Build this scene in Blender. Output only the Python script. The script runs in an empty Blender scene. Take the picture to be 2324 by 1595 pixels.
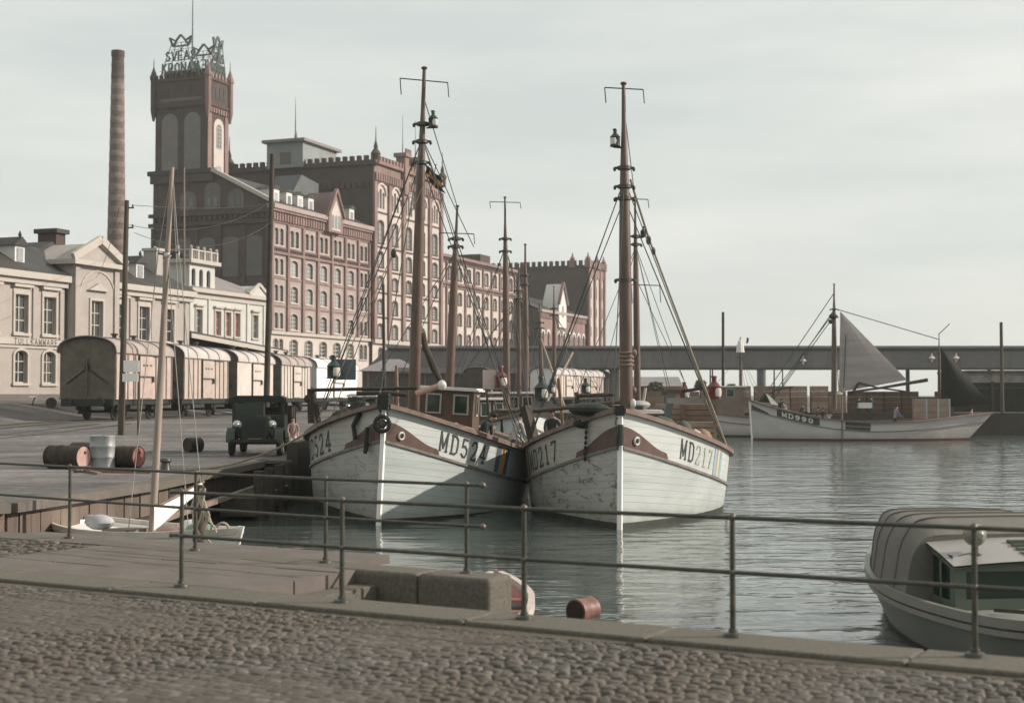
import bpy, bmesh, math, random
from mathutils import Vector, Matrix
random.seed(7)
R = math.radians
sc = bpy.context.scene
C = sc.collection
# ------------------------------------------------------------------ camera, sky, sun, exposure
EYE = 2.95; F = 3228.0; CX = 1162.0; CY = 797.5; HOR = 896.0
PITCH = math.atan((HOR-CY)/F)
cd = bpy.data.cameras.new('camera'); cam = bpy.data.objects.new('camera', cd); C.objects.link(cam)
cd.sensor_width = 36; cd.lens = F/2324*36; cd.clip_end = 6000; cd.clip_start = .1
cam.location = (0, 0, EYE); cam.rotation_euler = (R(90)+PITCH, 0, 0)
cd.dof.use_dof = True; cd.dof.focus_distance = 31; cd.dof.aperture_fstop = 1.9
sc.camera = cam
sc.view_settings.view_transform = 'Standard'; sc.view_settings.look = 'None'
sc.view_settings.exposure = .2; sc.view_settings.gamma = 1
SUN_EL = R(26); SUN_AZ = R(3)          # azimuth measured from +X towards +Y
sdir = Vector((math.cos(SUN_EL)*math.cos(SUN_AZ), math.cos(SUN_EL)*math.sin(SUN_AZ), math.sin(SUN_EL)))
w = bpy.data.worlds.new("World"); sc.world = w; w.use_nodes = True
nt = w.node_tree; nt.nodes.clear()
def N(t, typ, **k):
    n = t.nodes.new(typ)
    for a, b in k.items():
        if a in n.inputs: n.inputs[a].default_value = b
        else: setattr(n, a, b)
    return n
sky = N(nt, 'ShaderNodeTexSky', sky_type='NISHITA', sun_disc=False, sun_elevation=SUN_EL,
        sun_rotation=R(90)-SUN_AZ, air_density=1.0, dust_density=2.5, ozone_density=1.0)
bg1 = N(nt, 'ShaderNodeBackground'); bg1.inputs[1].default_value = .07
nt.links.new(sky.outputs[0], bg1.inputs[0])
tc = N(nt, 'ShaderNodeTexCoord'); mp = N(nt, 'ShaderNodeMapping'); mp.inputs['Scale'].default_value = (1.2, 1.2, 6.5)
nt.links.new(tc.outputs['Generated'], mp.inputs[0])
ns = N(nt, 'ShaderNodeTexNoise'); ns.inputs['Scale'].default_value = 2.2; ns.inputs['Detail'].default_value = 5; ns.inputs['Roughness'].default_value = .55
nt.links.new(mp.outputs[0], ns.inputs[0])
cr = N(nt, 'ShaderNodeValToRGB'); cr.color_ramp.elements[0].position = .34; cr.color_ramp.elements[1].position = .66
cr.color_ramp.elements[0].color = (.565, .605, .58, 1); cr.color_ramp.elements[1].color = (.73, .735, .69, 1)
nt.links.new(ns.outputs[0], cr.inputs[0])
bg2 = N(nt, 'ShaderNodeBackground'); bg2.inputs[1].default_value = 1.12
nt.links.new(cr.outputs[0], bg2.inputs[0])
mx = N(nt, 'ShaderNodeMixShader'); mx.inputs[0].default_value = .86
nt.links.new(bg1.outputs[0], mx.inputs[1]); nt.links.new(bg2.outputs[0], mx.inputs[2])
wo = N(nt, 'ShaderNodeOutputWorld'); nt.links.new(mx.outputs[0], wo.inputs[0])
sl = bpy.data.lights.new('sun', 'SUN'); sl.energy = 4.8; sl.angle = R(.7); sl.color = (1, .88, .79)
so = bpy.data.objects.new('sun', sl); C.objects.link(so); so.location = (60, 20, 60)
so.rotation_euler = sdir.to_track_quat('Z', 'Y').to_euler()

# ------------------------------------------------------------------ helpers
def at(x, y, Y):
    """point of the real place seen at picture position x,y when it stands Y metres ahead"""
    a = (x-CX)/F; b = (CY-y)/F; cp, sp = math.cos(PITCH), math.sin(PITCH)
    dy = cp-b*sp; dz = sp+b*cp; s = Y/dy
    return Vector((a*s, Y, EYE+dz*s))
def atz(x, y, z):
    a = (x-CX)/F; b = (CY-y)/F; cp, sp = math.cos(PITCH), math.sin(PITCH)
    dy = cp-b*sp; dz = sp+b*cp; s = (z-EYE)/dz
    return Vector((a*s, dy*s, z))
MATS = {}
def mat(name, col, rough=.8, var=.25, scale=3.0, bump=.0, metal=0., stain=None, stain_amt=.5, spec=.3, det=6, stretch=None, bscale=None):
    if name in MATS: return MATS[name]
    m = bpy.data.materials.new(name); m.use_nodes = True; t = m.node_tree
    b = t.nodes['Principled BSDF']
    b.inputs['Roughness'].default_value = rough; b.inputs['Metallic'].default_value = metal
    b.inputs['Specular IOR Level'].default_value = spec
    tcn = N(t, 'ShaderNodeTexCoord'); mpn = N(t, 'ShaderNodeMapping')
    if stretch: mpn.inputs['Scale'].default_value = stretch
    t.links.new(tcn.outputs['Object'], mpn.inputs[0])
    n = N(t, 'ShaderNodeTexNoise'); n.inputs['Scale'].default_value = scale; n.inputs['Detail'].default_value = det; n.inputs['Roughness'].default_value = .6
    t.links.new(mpn.outputs[0], n.inputs[0])
    r = N(t, 'ShaderNodeValToRGB'); r.color_ramp.elements[0].position = .3; r.color_ramp.elements[1].position = .7
    r.color_ramp.elements[0].color = tuple(c*(1-var) for c in col)+(1,)
    r.color_ramp.elements[1].color = tuple(min(1, c*(1+var)) for c in col)+(1,)
    t.links.new(n.outputs[0], r.inputs[0]); out = r.outputs[0]
    if stain:
        n2 = N(t, 'ShaderNodeTexNoise'); n2.inputs['Scale'].default_value = scale*.6; n2.inputs['Detail'].default_value = 9; n2.inputs['Roughness'].default_value = .7
        m2 = N(t, 'ShaderNodeMapping'); m2.inputs['Location'].default_value = (5, 3, 1)
        if stretch: m2.inputs['Scale'].default_value = stretch
        t.links.new(tcn.outputs['Object'], m2.inputs[0]); t.links.new(m2.outputs[0], n2.inputs[0])
        r2 = N(t, 'ShaderNodeValToRGB'); r2.color_ramp.elements[0].position = .5; r2.color_ramp.elements[1].position = .72
        r2.color_ramp.elements[0].color = (0, 0, 0, 1); r2.color_ramp.elements[1].color = (stain_amt,)*3+(1,)
        t.links.new(n2.outputs[0], r2.inputs[0])
        mm = N(t, 'ShaderNodeMixRGB'); mm.inputs[2].default_value = tuple(stain)+(1,)
        t.links.new(r2.outputs[0], mm.inputs[0]); t.links.new(out, mm.inputs[1]); out = mm.outputs[0]
    t.links.new(out, b.inputs['Base Color'])
    if bump:
        n3 = N(t, 'ShaderNodeTexNoise'); n3.inputs['Scale'].default_value = bscale or scale*4; n3.inputs['Detail'].default_value = 5
        t.links.new(mpn.outputs[0], n3.inputs[0])
        bp = N(t, 'ShaderNodeBump'); bp.inputs['Strength'].default_value = bump; bp.inputs['Distance'].default_value = .02
        t.links.new(n3.outputs[0], bp.inputs['Height']); t.links.new(bp.outputs[0], b.inputs['Normal'])
    MATS[name] = m; return m
WM = {}
def thing(name, label=None, cat=None, loc=(0,0,0), rz=0, group=None, kind=None, rx=0, ry=0):
    o = bpy.data.objects.new(name, None); C.objects.link(o); o.empty_display_size = .3
    o.location = loc; o.rotation_euler = (rx, ry, rz)
    WM[o.name] = Matrix.Translation(loc) @ o.rotation_euler.to_matrix().to_4x4()
    return tag(o, label, cat, group, kind)
def tag(o, label=None, cat=None, group=None, kind=None):
    if label: o['label'] = label
    if cat: o['category'] = cat
    if group: o['group'] = group
    if kind: o['kind'] = kind
    return o
class MB:
    def __init__(s): s.v = []; s.f = []; s.m = []; s.mats = []
    def mi(s, m):
        if m not in s.mats: s.mats.append(m)
        return s.mats.index(m)
    def poly(s, pts, m):
        i = len(s.v); s.v += [tuple(p) for p in pts]; s.f.append(tuple(range(i, i+len(pts)))); s.m.append(s.mi(m)); return s
    def box(s, x0, x1, y0, y1, z0, z1, m):
        i = len(s.v); k = s.mi(m)
        s.v += [(x0,y0,z0),(x1,y0,z0),(x1,y1,z0),(x0,y1,z0),(x0,y0,z1),(x1,y0,z1),(x1,y1,z1),(x0,y1,z1)]
        for f in ((0,3,2,1),(4,5,6,7),(0,1,5,4),(1,2,6,5),(2,3,7,6),(3,0,4,7)): s.f.append(tuple(i+j for j in f)); s.m.append(k)
        return s
    def bar(s, p, q, wd, h, m, up=(0,0,1)):
        p = Vector(p); q = Vector(q); d = (q-p).normalized(); r = d.cross(Vector(up))
        if r.length < 1e-4: r = d.cross(Vector((0,1,0)))
        r.normalize(); u = r.cross(d); i = len(s.v); k = s.mi(m)
        for c in (p, q):
            for a, b in ((-1,-1),(1,-1),(1,1),(-1,1)): s.v.append(tuple(c+r*a*wd/2+u*b*h/2))
        for f in ((3,2,1,0),(4,5,6,7),(0,1,5,4),(1,2,6,5),(2,3,7,6),(3,0,4,7)): s.f.append(tuple(i+j for j in f)); s.m.append(k)
        return s
    def tube(s, pts, r, m, n=8, cap=True):
        pts = [Vector(p) for p in pts]; rs = r if isinstance(r, (list, tuple)) else [r]*len(pts)
        k = s.mi(m); i0 = len(s.v); prev = None
        for j, p in enumerate(pts):
            d = (pts[min(j+1, len(pts)-1)]-pts[max(j-1, 0)]).normalized()
            if prev is None:
                a = d.cross(Vector((0,0,1)))
                if a.length < 1e-3: a = d.cross(Vector((0,1,0)))
            else: a = prev-d*prev.dot(d)
            a.normalize(); prev = a; b = d.cross(a)
            for q in range(n):
                t = 2*math.pi*q/n; s.v.append(tuple(p+(a*math.cos(t)+b*math.sin(t))*rs[j]))
        for j in range(len(pts)-1):
            for q in range(n):
                A = i0+j*n+q; B = i0+j*n+(q+1) % n; s.f.append((A, B, B+n, A+n)); s.m.append(k)
        if cap:
            s.f.append(tuple(i0+q for q in range(n))[::-1]); s.m.append(k)
            s.f.append(tuple(i0+(len(pts)-1)*n+q for q in range(n))); s.m.append(k)
        return s
    def lathe(s, prof, c, m, n=16, axis='z'):
        """prof = [(r,h)...] about axis through c"""
        c = Vector(c); i0 = len(s.v); k = s.mi(m)
        for r, h in prof:
            for q in range(n):
                t = 2*math.pi*q/n; a, b = r*math.cos(t), r*math.sin(t)
                s.v.append(tuple(c+Vector({'z': (a,b,h), 'x': (h,a,b), 'y': (b,h,a)}[axis])))
        for j in range(len(prof)-1):
            for q in range(n):
                A = i0+j*n+q; B = i0+j*n+(q+1) % n; s.f.append((A, B, B+n, A+n)); s.m.append(k)
        s.f.append(tuple(i0+q for q in range(n))[::-1]); s.m.append(k)
        s.f.append(tuple(i0+(len(prof)-1)*n+q for q in range(n))); s.m.append(k)
        return s
    def ell(s, c, rx, ry, rz, m, n=10, k=7):
        prof = []
        i0 = len(s.v); mi = s.mi(m); c = Vector(c)
        for j in range(k+1):
            ph = math.pi*(j/k)-math.pi/2; rr = max(.001, math.cos(ph)); h = math.sin(ph)
            for q in range(n):
                t = 2*math.pi*q/n; s.v.append((c.x+rx*rr*math.cos(t), c.y+ry*rr*math.sin(t), c.z+rz*h))
        for j in range(k):
            for q in range(n):
                A = i0+j*n+q; B = i0+j*n+(q+1) % n; s.f.append((A, B, B+n, A+n)); s.m.append(mi)
        return s
    def prism(s, prof, y0, y1, m, plane='xz', mcap=None):
        """prof: counter-clockwise list in plane, extruded along the third axis y0..y1"""
        def P(a, b, t): return {'xz': (a,t,b), 'yz': (t,a,b), 'xy': (a,b,t)}[plane]
        i = len(s.v); n = len(prof); k = s.mi(m); kc = s.mi(mcap or m)
        s.v += [P(a,b,y0) for a,b in prof]+[P(a,b,y1) for a,b in prof]
        for j in range(n): s.f.append((i+j, i+(j+1)%n, i+n+(j+1)%n, i+n+j)); s.m.append(k)
        s.f.append(tuple(i+j for j in range(n))[::-1]); s.m.append(kc); s.f.append(tuple(i+n+j for j in range(n))); s.m.append(kc)
        return s
    def strip(s, rows, m, closed=False):
        i = len(s.v); n = len(rows[0]); k = s.mi(m)
        for r in rows: s.v += [tuple(p) for p in r]
        for a in range(len(rows)-1):
            for b in range(n-1 if not closed else n):
                s.f.append((i+a*n+b, i+a*n+(b+1) % n, i+(a+1)*n+(b+1) % n, i+(a+1)*n+b)); s.m.append(k)
        return s
    def build(s, name, parent=None, world=False, smooth=True, label=None, fix=True, ang=38):
        me = bpy.data.meshes.new(name)
        vs = s.v
        if world and parent is not None:
            inv = WM[parent.name].inverted(); vs = [tuple(inv @ Vector(p)) for p in s.v]
        me.from_pydata(vs, [], s.f)
        for m in s.mats: me.materials.append(m)
        me.polygons.foreach_set('material_index', s.m)
        if fix:
            bm = bmesh.new(); bm.from_mesh(me); bmesh.ops.recalc_face_normals(bm, faces=bm.faces); bm.to_mesh(me); bm.free()
        me.update()
        if smooth:
            me.polygons.foreach_set('use_smooth', [True]*len(me.polygons)); me.set_sharp_from_angle(angle=R(ang))
        o = bpy.data.objects.new(name, me); C.objects.link(o)
        if parent is not None: o.parent = parent
        if label: o['label'] = label
        return o
def copy_thing(root, loc, rz, label=None, group=None, rx=None):
    r = root.copy(); C.objects.link(r); r.location = loc; r.rotation_euler = (rx if rx is not None else root.rotation_euler[0], 0, rz)
    WM[r.name] = Matrix.Translation(loc) @ r.rotation_euler.to_matrix().to_4x4()
    if label: r['label'] = label
    if group: r['group'] = group
    def rec(a, b):
        for ch in KIDS.get(a.name, list(a.children)):
            c = ch.copy(); C.objects.link(c); c.parent = b; rec(ch, c)
    rec(root, r); return r
KIDS = {}
# stroke lettering: polylines in a 0..1 box
GL = {'M': [[(0,0),(.16,0)],[(.08,0),(.08,1)],[(0,1),(.14,1)],[(.08,1),(.5,.15),(.92,1)],[(.92,1),(.92,0)],[(.86,1),(1,1)],[(.82,0),(1,0)]],
 'D': [[(.05,0),(.62,0),(.9,.15),(.95,.5),(.9,.85),(.62,1),(.05,1)],[(.18,0),(.18,1)]],
 '5': [[(.85,1),(.25,1),(.2,.55),(.55,.62),(.85,.45),(.88,.25),(.7,.03),(.4,0),(.12,.15)]],
 '2': [[(.12,.78),(.3,.98),(.65,1),(.88,.8),(.8,.55),(.12,0),(.9,0),(.9,.12)]],
 '4': [[(.68,0),(.68,1),(.08,.3),(.95,.3)],[(.5,0),(.88,0)]],
 '1': [[(.3,.8),(.5,1),(.5,0)],[(.28,0),(.72,0)]],
 '7': [[(.12,.88),(.12,1),(.9,1),(.4,0)]],
 '9': [[(.85,.6),(.5,.45),(.15,.6),(.15,.85),(.5,1),(.85,.85),(.85,.3),(.5,0),(.2,.1)]],
 '0': [[(.5,0),(.15,.2),(.15,.8),(.5,1),(.85,.8),(.85,.2),(.5,0)]],
 '3': [[(.12,.85),(.5,1),(.85,.8),(.5,.55),(.88,.25),(.5,0),(.12,.15)]],
 'T': [[(0,1),(1,1)],[(.5,1),(.5,0)]], 'U': [[(.1,1),(.1,.2),(.5,0),(.9,.2),(.9,1)]], 'L': [[(.1,1),(.1,0),(.9,0)]],
 'K': [[(.1,0),(.1,1)],[(.9,1),(.1,.45)],[(.35,.6),(.9,0)]], 'A': [[(0,0),(.5,1),(1,0)],[(.2,.35),(.8,.35)]],
 'R': [[(.1,0),(.1,1),(.7,1),(.9,.75),(.7,.5),(.1,.5)],[(.5,.5),(.95,0)]], 'E': [[(.9,1),(.1,1),(.1,0),(.9,0)],[(.1,.5),(.75,.5)]],
 'S': [[(.9,.85),(.5,1),(.1,.8),(.3,.55),(.7,.45),(.9,.2),(.5,0),(.1,.15)]], 'V': [[(0,1),(.5,0),(1,1)]],
 'O': [[(.5,0),(.1,.2),(.1,.8),(.5,1),(.9,.8),(.9,.2),(.5,0)]], 'N': [[(.1,0),(.1,1),(.9,0),(.9,1)]]}
def text_quads(txt, cw, ch, gap, th, sub=1):
    """quads (lists of 4 (u,v)) of stroke text, origin lower left"""
    out = []; x = 0
    for c in txt:
        if c == ' ': x += cw*.6; continue
        for pl in GL[c]:
            for (a, b), (d, e) in zip(pl, pl[1:]):
                p = Vector((x+a*cw, b*ch)); q = Vector((x+d*cw, e*ch)); dd = (q-p)
                if dd.length < 1e-6: continue
                dn = dd.normalized(); nn = Vector((-dn.y, dn.x))*th/2; p = p-dn*th*.35; q = q+dn*th*.35
                k = max(1, int((q-p).length/.12)) if sub else 1
                for j in range(k):
                    A = p+(q-p)*j/k; B = p+(q-p)*(j+1)/k
                    out.append([A-nn, B-nn, B+nn, A+nn])
        x += cw+gap
    return out, x-gap
def strlabel(*a): return ' '.join(a)

# ------------------------------------------------------------------ materials
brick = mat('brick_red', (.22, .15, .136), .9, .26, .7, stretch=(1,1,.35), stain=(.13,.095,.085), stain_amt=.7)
brick_d = mat('brick_shaded_and_dark', (.076, .056, .049), .9, .2, .6, stain=(.06,.04,.038), stain_amt=.5)  # shade of the gable and left faces is in this colour; also dark trim
cream = mat('cream_plaster', (.47, .425, .385), .9, .1, .5, stain=(.33,.285,.25), stain_amt=.5)
pinkp = mat('pinkish_plaster', (.315, .265, .245), .9, .12, .5, stain=(.3,.2,.18), stain_amt=.4)
greyt = mat('tower_blind_plaster', (.165, .158, .148), .9, .12, .6)
greyp = mat('grey_blind_plaster', (.125, .115, .105), .9, .12, .6)
stonec = mat('customs_stone', (.335, .305, .275), .9, .08, 1.2, stain=(.28,.25,.215), stain_amt=.5)
villac = mat('villa_plaster', (.45, .455, .42), .9, .08, 1.0)
trimc = mat('pale_trim', (.40, .37, .33), .8, .07, 2)
roofm = mat('roof_metal_dark', (.04, .04, .036), .6, .3, 1.0)
roofg = mat('roof_metal_grey', (.20, .18, .18), .6, .15, .5)
glassd = mat('window_glass', (.075, .08, .075), .12, .3, .4, spec=.6)
glassl = mat('window_glass_sky_reflect', (.27, .295, .30), .15, .25, .15, spec=.7)  # pale blue-grey of the reflected sky put into the glass colour
glassb = mat('cabin_glass_dark', (.012, .03, .018), .08, .2, 3, spec=.5)
framew = mat('window_frame', (.42, .41, .37), .7, .1, 3)
curtain = mat('window_blind_red', (.24, .07, .06), .8, .1, 3)
for g_ in (glassd, glassl):
    t_ = g_.node_tree; b_ = t_.nodes['Principled BSDF']; src = b_.inputs['Base Color'].links[0].from_socket; oi = N(t_, 'ShaderNodeObjectInfo'); mr0 = N(t_, 'ShaderNodeMapRange'); mr0.inputs['To Min'].default_value = .45; mr0.inputs['To Max'].default_value = 1.35
    t_.links.new(oi.outputs['Random'], mr0.inputs[0]); vm = N(t_, 'ShaderNodeVectorMath', operation='SCALE'); t_.links.new(src, vm.inputs[0]); t_.links.new(mr0.outputs[0], vm.inputs['Scale']); t_.links.new(vm.outputs[0], b_.inputs['Base Color'])
white = mat('white_paint', (.60, .59, .555), .5, .06, 2, stain=(.5,.46,.4), stain_amt=.5)
brightw = mat('bright_white', (.80, .78, .74), .6, .03, 2)
blackm = mat('black_iron', (.018, .022, .018), .5, .3, 6)
ironm = mat('painted_iron_pipe', (.04, .042, .03), .42, .3, 14, bump=.2, spec=.5, stain=(.13,.09,.06), stain_amt=.6)
knobm = mat('worn_iron_joint', (.085, .07, .055), .35, .2, 20, spec=.6)
woodm = mat('varnished_mast', (.10, .062, .045), .4, .35, 2, spec=.5, stretch=(6,6,.6), stain=(.045,.032,.024), stain_amt=.8)
woodd = mat('dark_timber', (.045, .036, .028), .75, .35, 3, bump=.3)
woodg = mat('weathered_timber', (.19, .15, .12), .85, .3, 2, bump=.4, stretch=(1,1,4), stain=(.08,.06,.05), stain_amt=.7)
woodp = mat('pole_wood', (.075, .06, .045), .85, .3, 2, stretch=(5,5,.4), bump=.2)
cratem = mat('crate_wood', (.235, .17, .135), .8, .22, 3)
crated = mat('crate_gap', (.05, .035, .025), .9, .2, 3)
teak = mat('varnished_cabin', (.085, .05, .03), .5, .3, 2, spec=.5)
capr = mat('brown_rail', (.16, .115, .095), .6, .25, 3, stain=(.12,.08,.06), stain_amt=.5)
ropem = mat('rope', (.22, .18, .13), .9, .2, 10)
wirem = mat('wire', (.05, .065, .06), .6, .1, 10)
sailw = mat('white_sail', (.82, .80, .76), .8, .03, 2)
sailt = mat('tan_sail', (.33, .295, .285), .9, .14, 1.1, stretch=(.35,1,3.2), bump=.3, stain=(.28,.235,.225), stain_amt=.4)
saild = mat('dark_sail', (.018, .02, .014), .9, .2, 1)
rust = mat('rusty_drum', (.035, .026, .02), .7, .4, 6, stain=(.08,.045,.033), stain_amt=.5)
drumg = mat('grey_drum', (.30, .315, .31), .5, .12, 4, spec=.5, stain=(.2,.17,.14), stain_amt=.5)
redend = mat('red_drum_end', (.24, .085, .075), .6, .2, 5)
pinkend = mat('pink_drum_end', (.42, .27, .23), .6, .15, 5)
redlamp = mat('red_lantern', (.11, .022, .018), .35, .2, 5, spec=.6)
greenlamp = mat('green_lantern', (.02, .035, .028), .35, .2, 5, spec=.6)
lampglass = mat('lantern_glass', (.55, .5, .45), .1, .05, 5, spec=.9)
blueS = mat('stripe_blue', (.075, .105, .15), .6, .1, 8); yelS = mat('stripe_yellow', (.50, .29, .09), .6, .1, 8)
blueP = mat('stripe_blue_faded', (.28, .38, .42), .6, .1, 8); yelP = mat('stripe_yellow_faded', (.52, .45, .32), .6, .1, 8)
lett = mat('letter_black', (.05, .055, .05), .7, .3, 12); lettp = mat('letter_faded', (.33, .36, .32), .7, .2, 12); lettw = mat('letter_white', (.62, .62, .58), .7, .1, 12)
badge = mat('hawse_brown', (.10, .062, .05), .65, .2, 4)
skinm = mat('skin', (.42, .25, .18), .6, .05, 5); hairm = mat('hair_dark', (.03, .02, .015), .8, .2, 20)
granite = mat('granite', (.112, .102, .082), .9, .3, 26, bump=.35, stain=(.12,.12,.10), stain_amt=.5)
slabm = mat('paving_slab', (.125, .11, .096), .9, .15, 2.5, bump=.2, stain=(.10,.088,.075), stain_amt=.5)
HAZE = .0003
# ------------------------------------------------------------------ SETTING: ground, water, quays
R1 = [Vector((-3.17,13.7)), Vector((3.253,10.05))]
rd = (R1[1]-R1[0]).normalized(); rn = Vector((-rd.y, rd.x))          # rn points to the water
def r1(s, o=0.): return R1[0]+rd*s+rn*o                                # s along the kerb, o towards the water
def gh(X, Y):
    def sm(t): t = max(0, min(1, t)); return t*t*(3-2*t)
    wl = -20.1+.1275*(Y-72)-3.6
    return 1.1+.5*sm((Y-44)/26)+1.0*sm((wl-X)/7)*sm((Y-44)/26)
EDGE = [(-30,18.2),(-12,20.0),(-8.44,23.7),(-7.5,29.1),(-6.95,38.3)]
def ground_mat(name, c1, c2, vs, bump):
    m = bpy.data.materials.new(name); m.use_nodes = True; t = m.node_tree; b = t.nodes['Principled BSDF']; b.inputs['Roughness'].default_value = .88
    b.inputs['Specular IOR Level'].default_value = .35
    tcn = N(t, 'ShaderNodeTexCoord'); vo = N(t, 'ShaderNodeTexVoronoi'); vo.inputs['Scale'].default_value = vs
    n = N(t, 'ShaderNodeTexNoise'); n.inputs['Scale'].default_value = .35; n.inputs['Detail'].default_value = 8; n.inputs['Roughness'].default_value = .65
    mp_ = N(t, 'ShaderNodeMapping'); mp_.inputs['Scale'].default_value = (.5, 1.6, 1)
    t.links.new(tcn.outputs['Object'], vo.inputs[0]); t.links.new(tcn.outputs['Object'], mp_.inputs[0]); t.links.new(mp_.outputs[0], n.inputs[0])
    r = N(t, 'ShaderNodeValToRGB'); r.color_ramp.elements[0].position = .3; r.color_ramp.elements[1].position = .7
    r.color_ramp.elements[0].color = c1+(1,); r.color_ramp.elements[1].color = c2+(1,); t.links.new(n.outputs[0], r.inputs[0])
    mm = N(t, 'ShaderNodeMixRGB', blend_type='MULTIPLY'); mm.inputs[0].default_value = .5
    t.links.new(r.outputs[0], mm.inputs[1]); t.links.new(vo.outputs['Color'], mm.inputs[2])
    n7 = N(t, 'ShaderNodeTexNoise'); n7.inputs['Scale'].default_value = .16; n7.inputs['Detail'].default_value = 10; n7.inputs['Roughness'].default_value = .72; m7 = N(t, 'ShaderNodeMapping'); m7.inputs['Scale'].default_value = (.7,1,1); m7.inputs['Location'].default_value = (3,8,0)
    t.links.new(tcn.outputs['Object'], m7.inputs[0]); t.links.new(m7.outputs[0], n7.inputs[0]); r7 = N(t, 'ShaderNodeValToRGB'); r7.color_ramp.elements[0].position = .42; r7.color_ramp.elements[1].position = .6; r7.color_ramp.elements[0].color = (.48,.47,.46,1); r7.color_ramp.elements[1].color = (1.0,.99,.97,1)
    t.links.new(n7.outputs[0], r7.inputs[0]); mm7 = N(t, 'ShaderNodeMixRGB', blend_type='MULTIPLY'); mm7.inputs[0].default_value = 1; t.links.new(mm.outputs[0], mm7.inputs[1]); t.links.new(r7.outputs[0], mm7.inputs[2])
    rr7 = N(t, 'ShaderNodeValToRGB'); rr7.color_ramp.elements[0].position = .36; rr7.color_ramp.elements[1].position = .46; rr7.color_ramp.elements[0].color = (.32,.32,.32,1); rr7.color_ramp.elements[1].color = (.88,.88,.88,1); t.links.new(n7.outputs[0], rr7.inputs[0]); t.links.new(rr7.outputs[0], b.inputs['Roughness'])
    hs = N(t, 'ShaderNodeHueSaturation'); hs.inputs['Saturation'].default_value = .4; hs.inputs['Value'].default_value = 1.55
    t.links.new(mm7.outputs[0], hs.inputs['Color']); t.links.new(hs.outputs[0], b.inputs['Base Color'])
    bp = N(t, 'ShaderNodeBump', invert=True); bp.inputs['Strength'].default_value = bump; bp.inputs['Distance'].default_value = .04
    t.links.new(vo.outputs['Distance'], bp.inputs['Height']); t.links.new(bp.outputs[0], b.inputs['Normal']); return m
gmat = ground_mat('quay_setts', (.075,.06,.05), (.19,.155,.132), 5, .5)
# quay and land sheet
ys = [20,21.5,23.7,26,29.1,32,35,38.3]+[39.2]+[40+2.5*i for i in range(26)]+[104.0]
def edx(Y):
    if Y >= 104: return 900
    if Y >= 39.2: return -6.05
    for (a, b), (c, d) in zip(EDGE, EDGE[1:]):
        if b <= Y <= d: return a+(c-a)*(Y-b)/(d-b)
    return -6.95
mb = MB(); tf = [0,.02,.05,.1,.16,.24,.33,.43,.55,.7,1]
rows = []
for Y in ys:
    e = edx(Y) if Y < 104 else -6.05
    row = []
    for i in range(40):
        X = e-(i/39)**1.6*95
        row.append((X, Y, gh(X, Y)))
    rows.append(row)
mb.strip(rows, gmat)
far = [104,120,150,200,300,500,1000,3000]
rows = [[(X, Y, gh(X, 104) if X < -6 else gh(X,104)*0+1.6 if X < 900 else 1.6) for X in (-900,-400,-200,-101.05,-60,-40,-36,-33,-30,-27,-24,-22,-20,-18,-15,-10,-6.05,30,100,300,900)] for Y in far]
mb.strip(rows, gmat)
mb.poly([(-900,18,1.1),(-101,20,1.1),(-101,104,2.6),(-900,104,2.6)], gmat)
# strip joining the street to the left quay beyond the slot
mb.poly([(-900,-60,1.06),(-12,-60,1.06),(-12,20,1.06),(-900,18,1.06)], gmat)
g = mb.build('ground', smooth=True); tag(g, kind='structure')
# foreground street base (under the cobbles)
dirt = mat('sand_joints', (.085,.071,.054), .95, .25, 3, bump=.5, bscale=30)
k0, k1 = r1(-4.2, -.4), r1(16, -.4)
mb = MB()
mb.poly([(-12,-60,1.075),(60,-60,1.075),(k1.x,k1.y,1.075),(k0.x,k0.y,1.075),(-12,17.2,1.075)], dirt)
mb.poly([(-12,17.2,1.075),(k0.x,k0.y,1.075),(-2.3,15.0,1.075),(-2.35,15.9,1.075),(-3.95,17.15,1.075),(-5.9,18.6,1.075),(-7.8,20.0,1.075),(-12,20.0,1.075)], dirt)
st = mb.build('street', smooth=False); tag(st, kind='structure')
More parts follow.
